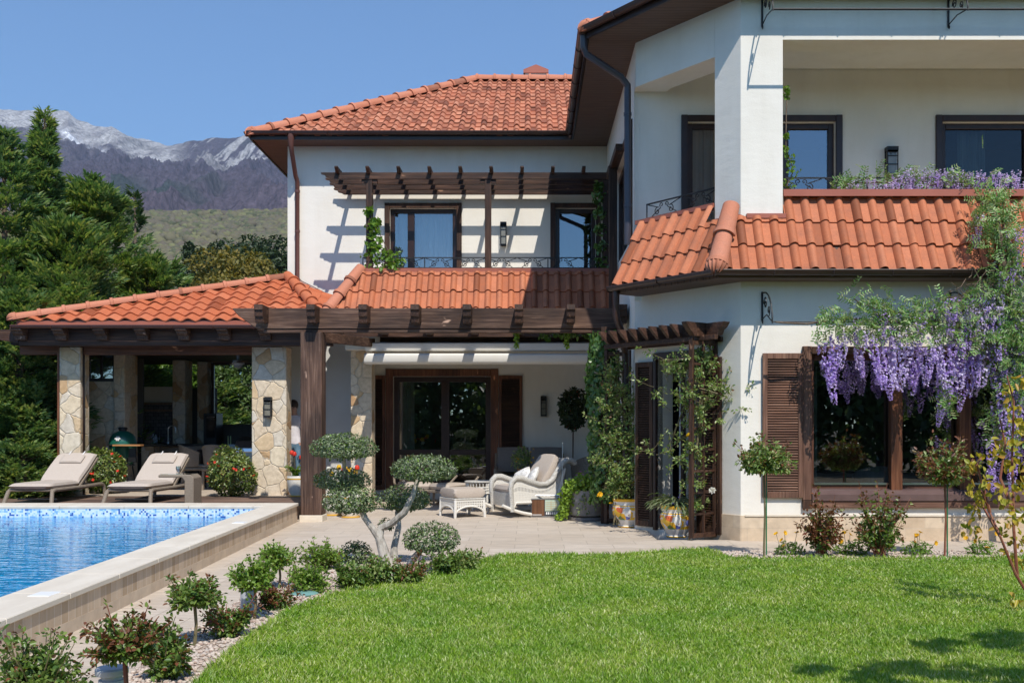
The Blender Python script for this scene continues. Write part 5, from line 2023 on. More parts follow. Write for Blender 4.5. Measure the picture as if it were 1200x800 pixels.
ridge_tiles("hip_tiles", M["tile_orange"], pav, PE2 + Vector((0, 0, 0.05)), PAP + Vector((0, 0, 0.03)), 0.11, 0.40, 0.05)
mb = MB()
mb.prism([(PE1.x + 0.05, 18.60, 3.335), (PE2.x, 18.60, 3.335), (PE2.x, 18.66, 3.335), (PE1.x + 0.05, 18.66, 3.335)], (0, 0, 0.10))
mb.build("drip_edge", M["flashing"], pav)
gutter("gutter", pav, [(PE1.x, 18.53, 3.335), (PE2.x + 0.2, 18.53, 3.335)], 0.055, M["metal_redbrown"])
zb0, zb1 = PZ(405, 18.8), PZ(386, 18.8)
mb = MB()
mb.box(PX(22, 18.8), PE2.x + 0.1, 18.8, 18.96, zb0, zb1 + 0.09)
mb.prism([(PX(-14, 18.8), 18.82, zb1), (PX(21, 18.8), 18.82, zb1), (PX(21, 18.8), 18.82, zb0 + 0.05), (PX(0, 18.8), 18.82, zb0 + 0.10)], (0, 0.12, 0))
mb.build("front_beam", M["wood_x"], pav, bevel=0.006)
for i in range(7):
    x = PX(12 + 48.3 * i, 18.55)
    zt = PZ(385, 18.55) + 0.02
    mb = MB()
    mb.prism([(x, 18.52, zt), (x, 18.8, zt), (x, 18.8, zt - 0.21), (x, 18.70, zt - 0.21), (x, 18.68, zt - 0.13), (x, 18.60, zt - 0.11), (x, 18.58, zt - 0.06), (x, 18.52, zt - 0.05)], (0.20, 0, 0))
    mb.build("bracket", M["old_wood_y"], pav, bevel=0.006)
# ceiling and ring beams
mb = MB()
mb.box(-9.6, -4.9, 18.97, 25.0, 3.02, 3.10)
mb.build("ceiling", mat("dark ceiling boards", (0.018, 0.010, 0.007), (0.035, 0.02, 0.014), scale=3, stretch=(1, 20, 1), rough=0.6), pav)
mb = MB()
mb.box(-9.6, -4.9, 19.3, 19.45, 2.86, 3.02)
mb.build("ceiling_beam", M["red_wood_x"], pav)


def col(x0, x1, y0, y1, z1=3.0, z0=DZ - 0.02, m="stone", name="stone_column"):
    mb = MB()
    mb.box(x0, x1, y0, y1, z0, z1)
    return mb.build(name, M[m], pav, bevel=0.012 if m == "stone" else 0.0)


col(PX(295, 19.2), PX(335.5, 19.2), 19.2, 19.62)
col(PX(69.5, 19.2), PX(94, 19.2), 19.2, 19.6)
col(PX(95, 19.3), PX(98, 19.3), 19.3, 19.36, m="frame_dark", name="post")
col(PX(66.5, 19.2), PX(69, 19.2), 19.22, 19.6, m="red_wood_z", name="post")
col(PX(133, 21.0), PX(146, 21.0), 21.0, 21.7)
col(PX(202, 23.0), PX(217, 23.0), 23.0, 23.5)
col(PX(231, 23.6), PX(243, 23.6), 23.6, 24.0)
# low stone wall with the dark window above it
mb = MB()
mb.box(PX(100, 20.9), PX(133, 21.0) - 0.002, 21.05, 21.35, DZ - 0.02, PZ(447, 21.05))
mb.build("stone_wall", M["stone"], pav)
mb = MB()
x0, x1 = PX(100, 21.0), PX(132.5, 21.0)
z0, z1 = PZ(446, 21.1), PZ(412, 21.1)
for q in ((x0, x0 + 0.05, z0, z1), (x1 - 0.05, x1, z0, z1), (x0 + 0.05, x1 - 0.05, z1 - 0.05, z1), (x0 + 0.05, x1 - 0.05, z0, z0 + 0.05), ((x0 + x1) / 2 - 0.02, (x0 + x1) / 2 + 0.02, z0 + 0.05, z1 - 0.05)):
    mb.box(q[0], q[1], 21.10, 21.16, q[2], q[3])
wf = mb.build("window", M["frame_dark"], pav)
mb = MB()
mb.add([(x0, 21.13, z0), (x1, 21.13, z0), (x1, 21.13, z1), (x0, 21.13, z1)], [(0, 1, 2, 3)])
mb.build("glass", M["glass"], wf)
mb = MB()
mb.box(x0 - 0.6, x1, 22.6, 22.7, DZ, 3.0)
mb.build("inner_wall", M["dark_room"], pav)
# kitchen back wall, open above
mb = MB()
mb.box(-9.6, PX(204, 23.5), 23.5, 23.7, DZ, PZ(453, 23.5))
mb.build("kitchen_wall", M["stucco"], pav)
mb = MB()
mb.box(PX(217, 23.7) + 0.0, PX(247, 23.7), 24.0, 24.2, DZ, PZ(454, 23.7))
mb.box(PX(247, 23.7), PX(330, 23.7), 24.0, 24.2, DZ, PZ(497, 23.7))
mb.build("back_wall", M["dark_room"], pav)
mb = MB()
xa, xb = PX(247, 23.8), PX(331, 23.8)
za_, zb_ = PZ(497, 23.8), 3.0
for q in ((xa, xa + 0.06), (PX(300, 23.8), PX(300, 23.8) + 0.06), (xb - 0.06, xb)):
    mb.box(q[0], q[1], 23.85, 23.92, za_, zb_)
mb.box(xa, xb, 23.86, 23.91, zb_ - 0.06, zb_ - 0.001)
gl = mb.build("glazing", M["frame_dark"], pav)
m_clear = glass_mat("clear pane", (0.93, 0.95, 0.95), 0.02)
mb = MB()
mb.add([(xa, 23.885, za_), (xb, 23.885, za_), (xb, 23.885, zb_), (xa, 23.885, zb_)], [(0, 1, 2, 3)])
mb.build("glass", m_clear, gl)
# backsplash
m_bs = brick_mat("backsplash tile", (0.11, 0.10, 0.095), (0.17, 0.155, 0.145), (0.05, 0.045, 0.04), 0.12, 0.08, 0.006, "SIDE")
mb = MB()
mb.box(PX(154, 23.45), PX(202, 23.45), 23.44, 23.498, 1.12, PZ(472, 23.44))
mb.build("backsplash", m_bs, pav)
mb = MB()
for z in (PZ(474, 23.4), PZ(482, 23.4)):
    mb.box(PX(153, 23.4), PX(203, 23.4), 23.415, 23.44, z, z + 0.05)
mb.box(PX(152, 23.4), PX(154, 23.4), 23.40, 23.44, 1.1, PZ(472, 23.4))
mb.build("tile_border", mat("brown border tile", (0.16, 0.09, 0.06), (0.26, 0.18, 0.12), scale=30, rough=0.4), pav)
# counter
cn = thing("kitchen_counter", "stone kitchen counter with black worktop inside the pavilion", "counter", (PX(200, 22.9), 22.9, DZ))
mb = MB()
mb.prism([(PX(165, 22.0), 22.0, 1.08), (PX(240, 22.6), 22.6, 1.08), (PX(240, 23.3), 23.3, 1.08), (PX(170, 23.43), 23.43, 1.08), (PX(150, 23.43), 23.43, 1.08)], (0, 0, 0.05))
mb.build("worktop", mat("black granite", (0.012, 0.012, 0.013), (0.03, 0.03, 0.03), scale=80, rough=0.15), cn)
mb = MB()
mb.box(PX(165, 22.05), PX(179, 22.05), 22.08, 22.6, DZ, 1.078)
mb.build("stone_base", M["stone"], cn)
mb = MB()
for q in (196, 214, 232):
    mb.box(PX(q, 22.4), PX(q + 2.5, 22.4), 22.5, 22.56, DZ, 0.96)
mb.box(PX(179, 22.3), PX(238, 22.5), 22.44, 22.52, 0.96, 1.078)
mb.build("cabinet_front", M["wicker_tan"], cn)
mb = MB()
mb.box(PX(180, 22.9), PX(240, 22.9), 22.95, 23.0, DZ, 1.07)
mb.build("cabinet_back", M["black"], cn)


def bottle(px, Y, h, r, m, label, z=1.13):
    p = (PX(px, Y), Y, z)
    t = thing("bottle", label, "bottle", p, "bottles on the kitchen counter")
    mb = MB()
    mb.lathe([(r * 0.9, 0), (r, 0.01), (r, h * 0.6), (r * 0.4, h * 0.75), (r * 0.35, h * 0.94)], p, 14)
    mb.build("body", m, t, smooth=True)
    mb = MB()
    mb.lathe([(r * 0.42, h * 0.94), (r * 0.42, h), (0.0, h)], p, 12)
    mb.build("cap", M["black"], t, smooth=True)


bottle(179.5, 22.7, 0.24, 0.045, M["grey_paint"], "pale squat bottle left of its twin on the black worktop")
bottle(182.5, 22.75, 0.22, 0.04, M["grey_paint"], "pale bottle between its twin and the dark bottle")
bottle(186.5, 22.8, 0.26, 0.035, mat("dark glass bottle", (0.03, 0.03, 0.015), rough=0.1), "dark slim bottle beside the tall tap")
fc = thing("tap", "tall curved steel kitchen tap on the black worktop", "tap", (PX(197, 22.9), 22.9, 1.13))
mb = MB()
x = PX(197, 22.9)
mb.tube([(x, 22.9, 1.13), (x, 22.9, 1.44)] + [(x + 0.085 - 0.085 * math.cos(a), 22.9, 1.44 + 0.085 * math.sin(a)) for a in np.linspace(0.3, PI, 9)] + [(x + 0.17, 22.9, 1.36)], 0.013, 8)
mb.build("spout", M["steel"], fc, smooth=True)
mb = MB()
mb.lathe([(0.026, 0), (0.026, 0.05), (0.018, 0.06)], (x, 22.9, 1.13), 12)
mb.tube([(x, 22.88, 1.17), (x + 0.02, 22.80, 1.20)], 0.008, 6)
mb.build("handle", M["steel"], fc, smooth=True)
mb = MB()
x = PX(173.5, 22.6)
mb.prism([(x - 0.10, 22.62, 1.131), (x + 0.10, 22.62, 1.131), (x + 0.085, 22.70, 1.36), (x - 0.07, 22.70, 1.36)], (0, 0.02, 0.005))
mb.build("chopping_board", mat("pale board wood", (0.22, 0.13, 0.075), (0.30, 0.19, 0.11), scale=4, stretch=(20, 20, 1), rough=0.6), label="wooden chopping board leaning behind the bottles on the worktop", cat="chopping board", bevel=0.01)
# fridge block
fr_ = thing("wall_oven", "dark built-in oven block at the back of the pavilion", "oven", (PX(240, 23.4), 23.4, DZ))
mb = MB()
mb.box(PX(240, 23.4), PX(255, 23.4), 23.3, 23.8, DZ, PZ(484, 23.4))
mb.build("body", M["black"], fr_, bevel=0.01)
mb = MB()
mb.box(PX(242, 23.3), PX(253, 23.3), 23.285, 23.298, 1.25, PZ(487, 23.3))
mb.build("door", mat("dark oven glass", (0.02, 0.02, 0.022), rough=0.08), fr_)
mb = MB()
mb.tube([(PX(243, 23.3), 23.25, 1.72), (PX(252, 23.3), 23.25, 1.72)], 0.012, 8)
mb.build("handle", M["steel"], fr_)
# ceiling fan
fa = thing("ceiling_fan", "dark ceiling fan hanging under the pavilion roof", "ceiling fan", (PX(279, 21), 21, 2.6))
c = Vector((PX(279, 21), 21, 2.82))
mb = MB()
mb.lathe([(0.03, 0.2), (0.03, 0.05), (0.12, 0.04), (0.13, -0.03), (0.08, -0.06), (0.09, -0.10), (0.0, -0.12)][::-1], c, 18)
mb.build("motor", M["grey_paint"], fa, smooth=True)
for k in range(4):
    a = 0.5 + k * PI / 2
    d = Vector((math.cos(a), math.sin(a), 0))
    mb = MB()
    mb.bar(c + d * 0.12, c + d * 0.62, 0.12, 0.012)
    mb.build("blade", M["wood_x"], fa)

# ---------------------------------------------------------------- kamado grill
kx, ky = PX(144, 20.3), 20.3
km = thing("ceramic_grill", "green egg shaped ceramic grill with black cap on a metal stand", "grill", (kx, ky, DZ))
m_green = mat("glazed green ceramic", (0.008, 0.085, 0.055), (0.014, 0.11, 0.07), scale=160, rough=0.28, bmp=0.25, bscale=90, spec=0.6, bdist=0.003)
ze = PZ(521, ky)
R_ = 0.265
mb = MB()
mb.lathe([(0.10, -0.42), (0.16, -0.41), (0.20, -0.33), (0.24, -0.18), (R_ - 0.005, -0.02), (R_, -0.005)], (kx, ky, ze), 32)
mb.build("base", m_green, km, smooth=True)
mb = MB()
mb.lathe([(R_, 0.012), (R_ - 0.003, 0.06), (0.235, 0.15), (0.185, 0.22), (0.12, 0.26), (0.075, 0.275)], (kx, ky, ze), 32)
lid = mb.build("lid", m_green, km, smooth=True)
mb = MB()
mb.lathe([(0.075, 0.272), (0.075, 0.30), (0.09, 0.31), (0.09, 0.335), (0.07, 0.35), (0.0, 0.352)], (kx, ky, ze), 20)
mb.build("chimney_cap", M["black"], lid, smooth=True, sharp=30)
mb = MB()
mb.tube([(kx + R_ * 1.01 * math.cos(a), ky + R_ * 1.01 * math.sin(a), ze + 0.003) for a in np.linspace(0, 2 * PI, 33)[:-1]], 0.014, 6, closed=True)
mb.tube([(kx - 0.12, ky - 0.24, ze + 0.0), (kx - 0.16, ky - 0.36, ze + 0.0), (kx + 0.02, ky - 0.38, ze + 0.0), (kx + 0.06, ky - 0.26, ze + 0.0)], 0.012, 6)
mb.build("band", M["black"], km)
mb = MB()
for a in np.linspace(0, 2 * PI, 7)[:-1]:
    mb.ball((kx + 0.034 * math.cos(a), ky - 0.258 + 0.4 * 0.034 * math.sin(a), ze + 0.125 + 0.034 * math.sin(a)), (0.018, 0.014, 0.020), 6, 4)
mb.box(kx - 0.055, kx + 0.055, ky - 0.272, ky - 0.23, ze + 0.115, ze + 0.135)
mb.build("emblem", M["white_metal"], lid)
mb = MB()
mb.box(kx - 0.04, kx + 0.50, ky - 0.42, ky - 0.22, ze - 0.02, ze + 0.012)
mb.build("shelf", mat("orange oiled wood", (0.34, 0.15, 0.05), (0.48, 0.24, 0.09), scale=4, stretch=(1, 20, 20), rough=0.5), km, bevel=0.004)
mb = MB()
for a in (0.8, 2.35, 3.95, 5.5):
    d = Vector((math.cos(a), math.sin(a), 0))
    c = Vector((kx, ky, 0))
    mb.tube([c + d * 0.21 + Vector((0, 0, ze - 0.22)), c + d * 0.20 + Vector((0, 0, ze - 0.45)), c + d * 0.27 + Vector((0, 0, DZ + 0.02))], 0.014, 6)
mb.tube([(kx + 0.21 * math.cos(a), ky + 0.21 * math.sin(a), ze - 0.40) for a in np.linspace(0, 2 * PI, 25)[:-1]], 0.012, 5, closed=True)
mb.build("stand", M["black"], km)
cov = MB()
cov.prism([(kx + 0.22, ky - 0.25, ze - 0.06), (kx + 0.34, ky - 0.25, ze - 0.06), (kx + 0.35, ky - 0.25, ze - 0.34), (kx + 0.20, ky - 0.25, ze - 0.32)], (0, 0.06, 0))
cov.build("tool_pouch", M["black"], km)

# steel gas grill behind the column
sx = PX(291, 20.6)
sg_ = thing("gas_grill", "stainless steel gas grill half hidden by the stone column", "grill", (sx, 20.6, DZ))
mb = MB()
mb.box(sx - 0.2, sx + 0.45, 20.4, 20.9, DZ + 0.05, 1.0)
mb.build("cabinet", M["steel"], sg_, bevel=0.01)
mb = MB()
mb.prism([(sx - 0.22, 20.38, 1.0), (sx - 0.22, 20.92, 1.0), (sx - 0.22, 20.92, 1.22), (sx - 0.22, 20.75, 1.30), (sx - 0.22, 20.50, 1.22), (sx - 0.22, 20.40, 1.10)], (0.7, 0, 0))
mb.build("hood", M["steel"], sg_, bevel=0.01)
mb = MB()
mb.tube([(sx - 0.18, 20.36, 1.10), (sx + 0.4, 20.36, 1.10)], 0.014, 8)
mb.build("handle", M["black"], sg_)

# lantern on the stone column
lantern(Vector((PX(315, 19.2), 19.199, PZ(488, 19.2))), 0.36, 0.125, "iron lantern on the sunlit stone column of the pavilion", 0.13)

# ---------------------------------------------------------------- dining group in the pavilion
dt = thing("dining_table", "dark dining table with pale runner inside the pavilion", "table", (PX(262, 22.2), 22.2, DZ))
tx0, tx1, ty0, ty1 = PX(238, 22.2), PX(300, 22.2), 21.8, 22.7
mb = MB()
mb.box(tx0, tx1, ty0, ty1, 0.98, 1.02)
mb.build("tabletop", M["wood_x"], dt, bevel=0.006)
for a in (tx0 + 0.08, tx1 - 0.08):
    for b in (ty0 + 0.08, ty1 - 0.08):
        mb = MB()
        mb.box(a - 0.03, a + 0.03, b - 0.03, b + 0.03, DZ, 0.98)
        mb.build("leg", M["wood_z"], dt)
mb = MB()
mb.box(PX(271, 22), PX(282, 22), ty0 - 0.006, ty1 + 0.006, 1.022, 1.026)
mb.box(PX(271, 22), PX(282, 22), ty0 - 0.010, ty0 - 0.004, 0.80, 1.026)
mb.build("table_runner", M["curtain"], label="pale cloth runner hanging over the edge of the dining table", cat="table runner")
c = (PX(274, 22.0), 22.0, 1.027)
mb = MB()
mb.lathe([(0.05, 0), (0.06, 0.005), (0.10, 0.05), (0.115, 0.10), (0.105, 0.10), (0.09, 0.05), (0.0, 0.02)], c, 24)
mb.build("bowl", mat("white blue ceramic", (0.5, 0.58, 0.65), rough=0.2), smooth=True, label="white bowl on the dining table runner", cat="bowl")
for i, (q, lab) in enumerate(((267.3, "pale green candle beside the white bowl, farther from it"), (270.2, "pale green candle close to the white bowl"))):
    mb = MB()
    mb.lathe([(0.03, 0), (0.03, 0.01), (0.012, 0.02), (0.012, 0.28), (0.0, 0.285)], (PX(q, 22.1), 22.1, 1.023), 10)
    mb.build("candle", mat("pale green wax", (0.45, 0.52, 0.25), rough=0.5), label=lab, cat="candle", group="candles on the dining table")


def wicker_chair(name, label, group):
    """dining chair with wrap-round wicker back; faces +x at the origin"""
    t = thing(name, label, "chair", (0, 0, 0), group)
    mb = MB()
    n = 15
    vs, fs = [], []
    for k, (zz, rr) in enumerate(((0.44, 0.27), (0.60, 0.285), (0.80, 0.30), (0.86, 0.30))):
        for side in (0, 1):
            for i in range(n):
                a = PI * 0.42 + (PI * 1.16) * i / (n - 1)
                drop = 0.16 * (abs(i - (n - 1) / 2) / ((n - 1) / 2)) ** 2 * (zz - 0.44) / 0.42
                r = rr - side * 0.03
                vs.append((r * math.cos(a), r * 1.0 * math.sin(a), zz - drop))
    m_ = 2 * n
    for k in range(3):
        for i in range(n - 1):
            fs.append((k * m_ + i, k * m_ + i + 1, (k + 1) * m_ + i + 1, (k + 1) * m_ + i))
            fs.append((k * m_ + n + i + 1, k * m_ + n + i, (k + 1) * m_ + n + i, (k + 1) * m_ + n + i + 1))
    for i in range(n - 1):
        fs.append((3 * m_ + i, 3 * m_ + i + 1, 3 * m_ + n + i + 1, 3 * m_ + n + i))
    mb.add(vs, fs)
    mb.build("backrest", M["wicker_tan"], t, smooth=True)
    mb = MB()
    mb.tube([(0.30 * math.cos(PI * 0.42 + PI * 1.16 * i / 14), 0.30 * math.sin(PI * 0.42 + PI * 1.16 * i / 14), 0.865 - 0.16 * (abs(i - 7) / 7) ** 2) for i in range(15)], 0.018, 6)
    mb.build("rim", M["wicker_tan"], t)
    mb = MB()
    mb.box(-0.25, 0.26, -0.25, 0.25, 0.36, 0.43)
    mb.build("seat", M["wicker_tan"], t, bevel=0.02)
    mb = MB()
    mb.cushion((0.01, 0, 0.455), 0.48, 0.48, 0.06)
    mb.build("cushion", M["beige_fabric"], t, smooth=True)
    for a, b in ((0.23, 0.22), (0.23, -0.22), (-0.22, 0.20), (-0.22, -0.20)):
        mb = MB()
        mb.bar((a, b, 0.36), (a * 1.08, b * 1.06, 0.0), 0.045, 0.045, up=(0, 1, 0))
        mb.build("leg", M["wicker_tan"], t)
    return t


ch0 = wicker_chair("wicker_chair", "tan wicker dining chair nearest to the round flowering bush, back to the pool", "wicker chairs")
place(ch0, (PX(256, 21.0), 21.0, DZ), PI / 2 - 0.15, 1.05)
ch1 = copy_tree(ch0)
ch1["label"] = "tan wicker dining chair between counter and table, turned sideways"
place(ch1, (PX(228, 21.3), 21.3, DZ), 0.35, 1.05)
ch2 = copy_tree(ch0)
ch2["label"] = "shaded wicker armchair behind the grey planter, below the bay tree"
place(ch2, (PX(684, 19.2), 19.2, 0.0), -2.6, 1.1)

# ---------------------------------------------------------------- sun loungers
def lounger(label):
    t = thing("sun_lounger", label, "sun lounger", (0, 0, 0), "sun loungers by the pool")
    W_ = 0.38
    # side rails, sloping legs at the foot end, low rear legs
    mb = MB()
    for s in (-1, 1):
        mb.tube([(s * (W_ + 0.03), -0.02, 0.0), (s * W_, 0.07, 0.20), (s * W_, 0.14, 0.225), (s * W_, 1.0, 0.22), (s * W_, 1.95, 0.235), (s * W_, 2.03, 0.20), (s * (W_ + 0.02), 2.07, 0.0)], 0.034, 8)
    for y in (0.10, 1.05, 2.0):
        mb.tube([(-W_, y, 0.225), (W_, y, 0.225)], 0.026, 8)
    mb.box(-W_, W_, 0.10, 1.15, 0.222, 0.245)
    mb.build("frame", M["wicker_tan"], t, smooth=True)
    mb = MB()
    mb.tube([(-W_ * 0.9, 0.30, 0.06), (W_ * 0.9, 0.30, 0.06)], 0.016, 6)
    mb.tube([(-0.30, 1.35, 0.23), (-0.30, 1.62, 0.50)], 0.014, 6)
    mb.tube([(0.30, 1.35, 0.23), (0.30, 1.62, 0.50)], 0.014, 6)
    mb.build("strut", M["wicker_tan"], t)
    mb = MB()
    mb.cushion((0, 0.58, 0.295), 0.74, 1.14, 0.095, 0.12, 12)
    mb.build("seat_cushion", M["beige_fabric"], t, smooth=True)
    th = math.radians(33)
    Rm = Matrix(((1, 0, 0), (0, math.cos(th), -math.sin(th)), (0, math.sin(th), math.cos(th))))
    c = Vector((0, 1.10, 0.27)) + Rm @ Vector((0, 0.44, 0.045))
    mb = MB()
    mb.cushion(c, 0.74, 0.92, 0.10, 0.12, 12, Rm)
    bk = mb.build("back_cushion", M["beige_fabric"], t, smooth=True)
    mb = MB()
    mb.cushion(c + Rm @ Vector((0, 0.20, 0.072)), 0.42, 0.24, 0.06, 0.4, 8, Rm)
    mb.build("head_pillow", M["beige_fabric"], t, smooth=True)
    mb = MB()
    for s in (-0.13, 0.13):
        mb = MB()
        mb.bar(c + Rm @ Vector((s, 0.28, 0.055)), c + Rm @ Vector((s, 0.475, 0.052)), 0.018, 0.006, up=Rm @ Vector((0, 0, 1)))
        mb.build("strap", M["white_fabric"], bk)
    mb = MB()
    mb.bar(Vector((-0.36, 1.82, 0.72)), Vector((0.36, 1.82, 0.72)), 0.035, 0.035)
    mb.bar(Vector((-0.36, 1.08, 0.225)), Vector((-0.36, 1.82, 0.72)), 0.035, 0.035)
    mb.bar(Vector((0.36, 1.08, 0.225)), Vector((0.36, 1.82, 0.72)), 0.035, 0.035)
    mb.build("back_frame", M["wicker_tan"], t)
    return t


l0 = lounger("beige cushioned wicker lounger beside the dark conifer, farther from the side table")
place(l0, (PX(33, 17.05), 17.05, DZ), -0.03, 0.98)
l1 = copy_tree(l0)
l1["label"] = "beige cushioned wicker lounger next to the small side table with the glass"
place(l1, (PX(149, 17.05), 17.05, DZ), -0.05, 0.98)
st = thing("side_table", "small angular wicker side table between lounger and round bush", "side table", (PX(212, 16.9), 16.9, DZ))
x0, x1 = PX(190, 16.9), PX(231, 16.9)
zt = PZ(555.5, 16.9)
mb = MB()
mb.prism([(x0, 16.72, zt), (x1 - 0.06, 16.72, zt), (x1, 16.72, zt - 0.05), (x1, 16.72, DZ), (x1 - 0.15, 16.72, DZ), (x1 - 0.15, 16.72, zt - 0.10), (x1 - 0.19, 16.72, zt - 0.045), (x0, 16.72, zt - 0.045)], (0, 0.42, 0))
mb.build("body", M["wicker_tan"], st, bevel=0.01)
mb = MB()
mb.box(x0 + 0.02, x1 - 0.06, 16.74, 17.12, zt + 0.001, zt + 0.008)
mb.build("glass_top", glass_mat("table glass", (0.8, 0.9, 0.86), 0.1), st)
mb = MB()
gx = PX(209, 16.9)
mb.lathe([(0.034, 0.0), (0.034, 0.004), (0.006, 0.008), (0.006, 0.03), (0.03, 0.045), (0.042, 0.085), (0.038, 0.125), (0.036, 0.125), (0.039, 0.085), (0.0, 0.045)], (gx, 16.9, zt + 0.009), 20)
mb.build("drinking_glass", glass_mat("tumbler glass", (0.86, 0.9, 0.88), 0.15), smooth=True, label="stemmed drinking glass on the small wicker side table", cat="glass")
# ================================================================ terrace furniture
def at_local(t, pts):
    return pts


RZ = math.radians(208.6)
rk = thing("rocking_chair", "white wicker rocking chair with beige cushion turned towards the pool", "rocking chair", (0, 0, 0))
HWR = 0.315
for s in (-1, 1):
    y = s * HWR
    mb = MB()
    n = 15
    arc = [(0.52 - 1.16 * i / (n - 1), y, 0.028 + 0.16 * ((i / (n - 1) - 0.58) / 0.58) ** 2) for i in range(n)]
    mb.tube(arc, 0.024, 8)
    mb.build("rocker", M["wicker_pale"], rk, smooth=True)
    mb = MB()
    arm = [(0.36, y, 0.09), (0.37, y, 0.25), (0.385, y, 0.42), (0.37, y, 0.52), (0.31, y, 0.575), (0.22, y, 0.575), (0.08, y, 0.525), (-0.08, y, 0.475), (-0.20, y, 0.475), (-0.30, y, 0.53), (-0.38, y, 0.64), (-0.46, y, 0.76), (-0.56, y, 0.825), (-0.66, y, 0.81), (-0.70, y, 0.765)]
    mb.tube([Vector(p) for p in arm], [0.034] * 3 + [0.042] * 6 + [0.044] * 4 + [0.04, 0.035], 10)
    mb.build("arm", M["wicker_white"], rk, smooth=True)
    mb = MB()
    # woven side panel below the arm: strands with a band of open work
    N_ = 34
    for i in range(N_ + 1):
        t = i / N_
        x = 0.355 - 0.80 * t
        xs_ = [p[0] for p in arm[3:12]][::-1]
        zs_ = [p[2] for p in arm[3:12]][::-1]
        zt_ = float(np.interp(x, xs_, zs_)) - 0.02
        zb_ = 0.20 + 0.16 * max(0, t - 0.45) ** 1.2
        mb.bar((x, y, zb_), (x - 0.01, y, zt_), 0.015, 0.012, up=(0, 1, 0))
    for q in np.linspace(0.02, 0.98, 13):
        if 0.52 < q < 0.74:
            continue
        pts = []
        for i in range(9):
            t = i / 8
            x = 0.355 - 0.80 * t
            zt_ = float(np.interp(x, xs_, zs_)) - 0.02
            zb_ = 0.20 + 0.16 * max(0, t - 0.45) ** 1.2
            pts.append((x, y, zb_ + (zt_ - zb_) * q))
        for a, b in zip(pts[:-1], pts[1:]):
            mb.bar(a, b, 0.010, 0.021, up=(0, 0, 1))
    mb.build("side_panel", M["wicker_pale"], rk)
    mb = MB()
    mb.tube([(-0.52, y, 0.70), (-0.44, y, 0.42), (-0.33, y, 0.10)], 0.022, 8)
    mb.tube([(0.36, y, 0.10), (0.30, y, 0.22), (-0.36, y, 0.22)], 0.018, 8)
    mb.build("leg", M["wicker_pale"], rk, smooth=True)
mb = MB()
bk = [(-0.17, 0.30), (-0.24, 0.42), (-0.36, 0.64), (-0.46, 0.79), (-0.56, 0.85), (-0.66, 0.84), (-0.71, 0.78)]
mb.prism([(x, -HWR + 0.03, z) for (x, z) in bk] + [(x - 0.045, -HWR + 0.03, z - 0.03) for (x, z) in bk[::-1]], (0, 2 * HWR - 0.06, 0))
mb.build("backrest", M["wicker_white"], rk, smooth=True, sharp=50)
mb = MB()
mb.prism([(0.37, -HWR, 0.16), (0.37, HWR, 0.16), (0.37, HWR, 0.36), (0.37, -HWR, 0.36)], (-0.03, 0, 0))
mb.box(-0.25, 0.36, -HWR + 0.02, HWR - 0.02, 0.32, 0.355)
mb.build("seat", M["wicker_white"], rk)
mb = MB()
mb.cushion((0.08, 0, 0.405), 0.60, 0.58, 0.13, 0.2, 10)
mb.build("seat_cushion", M["beige_fabric"], rk, smooth=True)
th = math.radians(-32)
Rm = Matrix(((math.cos(th), 0, math.sin(th)), (0, 1, 0), (-math.sin(th), 0, math.cos(th))))
mb = MB()
mb.cushion((-0.31, 0, 0.66), 0.11, 0.55, 0.56, 0.2, 10, Rm)
mb.build("back_cushion", M["beige_fabric"], rk, smooth=True)
place(rk, (PX(614, 17.35), 17.35, 0.0), RZ, 1.14)
CR, SR = math.cos(RZ), math.sin(RZ)


def rkw(x, y, z):
    return Vector((rk.location.x + 1.14 * (x * CR - y * SR), rk.location.y + 1.14 * (x * SR + y * CR), 1.14 * z))


for i, (q, lab) in enumerate((((-0.08, 0.10, 0.56), "white patterned cushion on the rocking chair, the farther one"), ((-0.05, -0.14, 0.55), "white patterned cushion on the rocking chair, nearest the armrest"))):
    Rz = Matrix.Rotation(RZ + 0.3 * (i * 2 - 1), 3, "Z") @ Matrix.Rotation(math.radians(62), 3, "Y") @ Matrix.Rotation(0.5, 3, "Z")
    mb = MB()
    mb.cushion(rkw(*q), 0.34, 0.34, 0.13, 0.7, 10, Rz)
    mb.build("throw_pillow", M["white_fabric"], smooth=True, label=lab, cat="cushion", group="pillows on the rocking chair")

# ottoman
ot = thing("ottoman", "white wicker ottoman with thick beige cushion in front of the rocking chair", "ottoman", (0, 0, 0))
a_, b_ = 0.27, 0.30
for sx_ in (-1, 1):
    for sy_ in (-1, 1):
        mb = MB()
        mb.tube([(sx_ * a_, sy_ * b_, 0.0), (sx_ * a_, sy_ * b_, 0.05), (sx_ * (a_ - 0.01), sy_ * (b_ - 0.01), 0.30)], [0.022, 0.026, 0.026], 8)
        mb.build("leg", M["wicker_pale"], ot, smooth=True)
mb = MB()


def apron(p0, p1):
    p0, p1 = Vector(p0), Vector(p1)
    d = p1 - p0
    n = 17
    for i in range(n + 1):
        t = i / n
        zb = 0.06 + 0.13 * (1 - (2 * t - 1) ** 2) ** 0.6
        p = p0 + d * t
        mb.bar(p + Vector((0, 0, zb)), p + Vector((0, 0, 0.29)), 0.014, 0.012, up=(0.3, 1, 0))
    pts = [p0 + d * (i / 12) + Vector((0, 0, 0.06 + 0.13 * (1 - (2 * i / 12 - 1) ** 2) ** 0.6)) for i in range(13)]
    mb.tube(pts, 0.016, 6)
    for z in (0.205, 0.235, 0.275, 0.292):
        mb.bar(p0 + Vector((0, 0, z)), p1 + Vector((0, 0, z)), 0.012, 0.016)


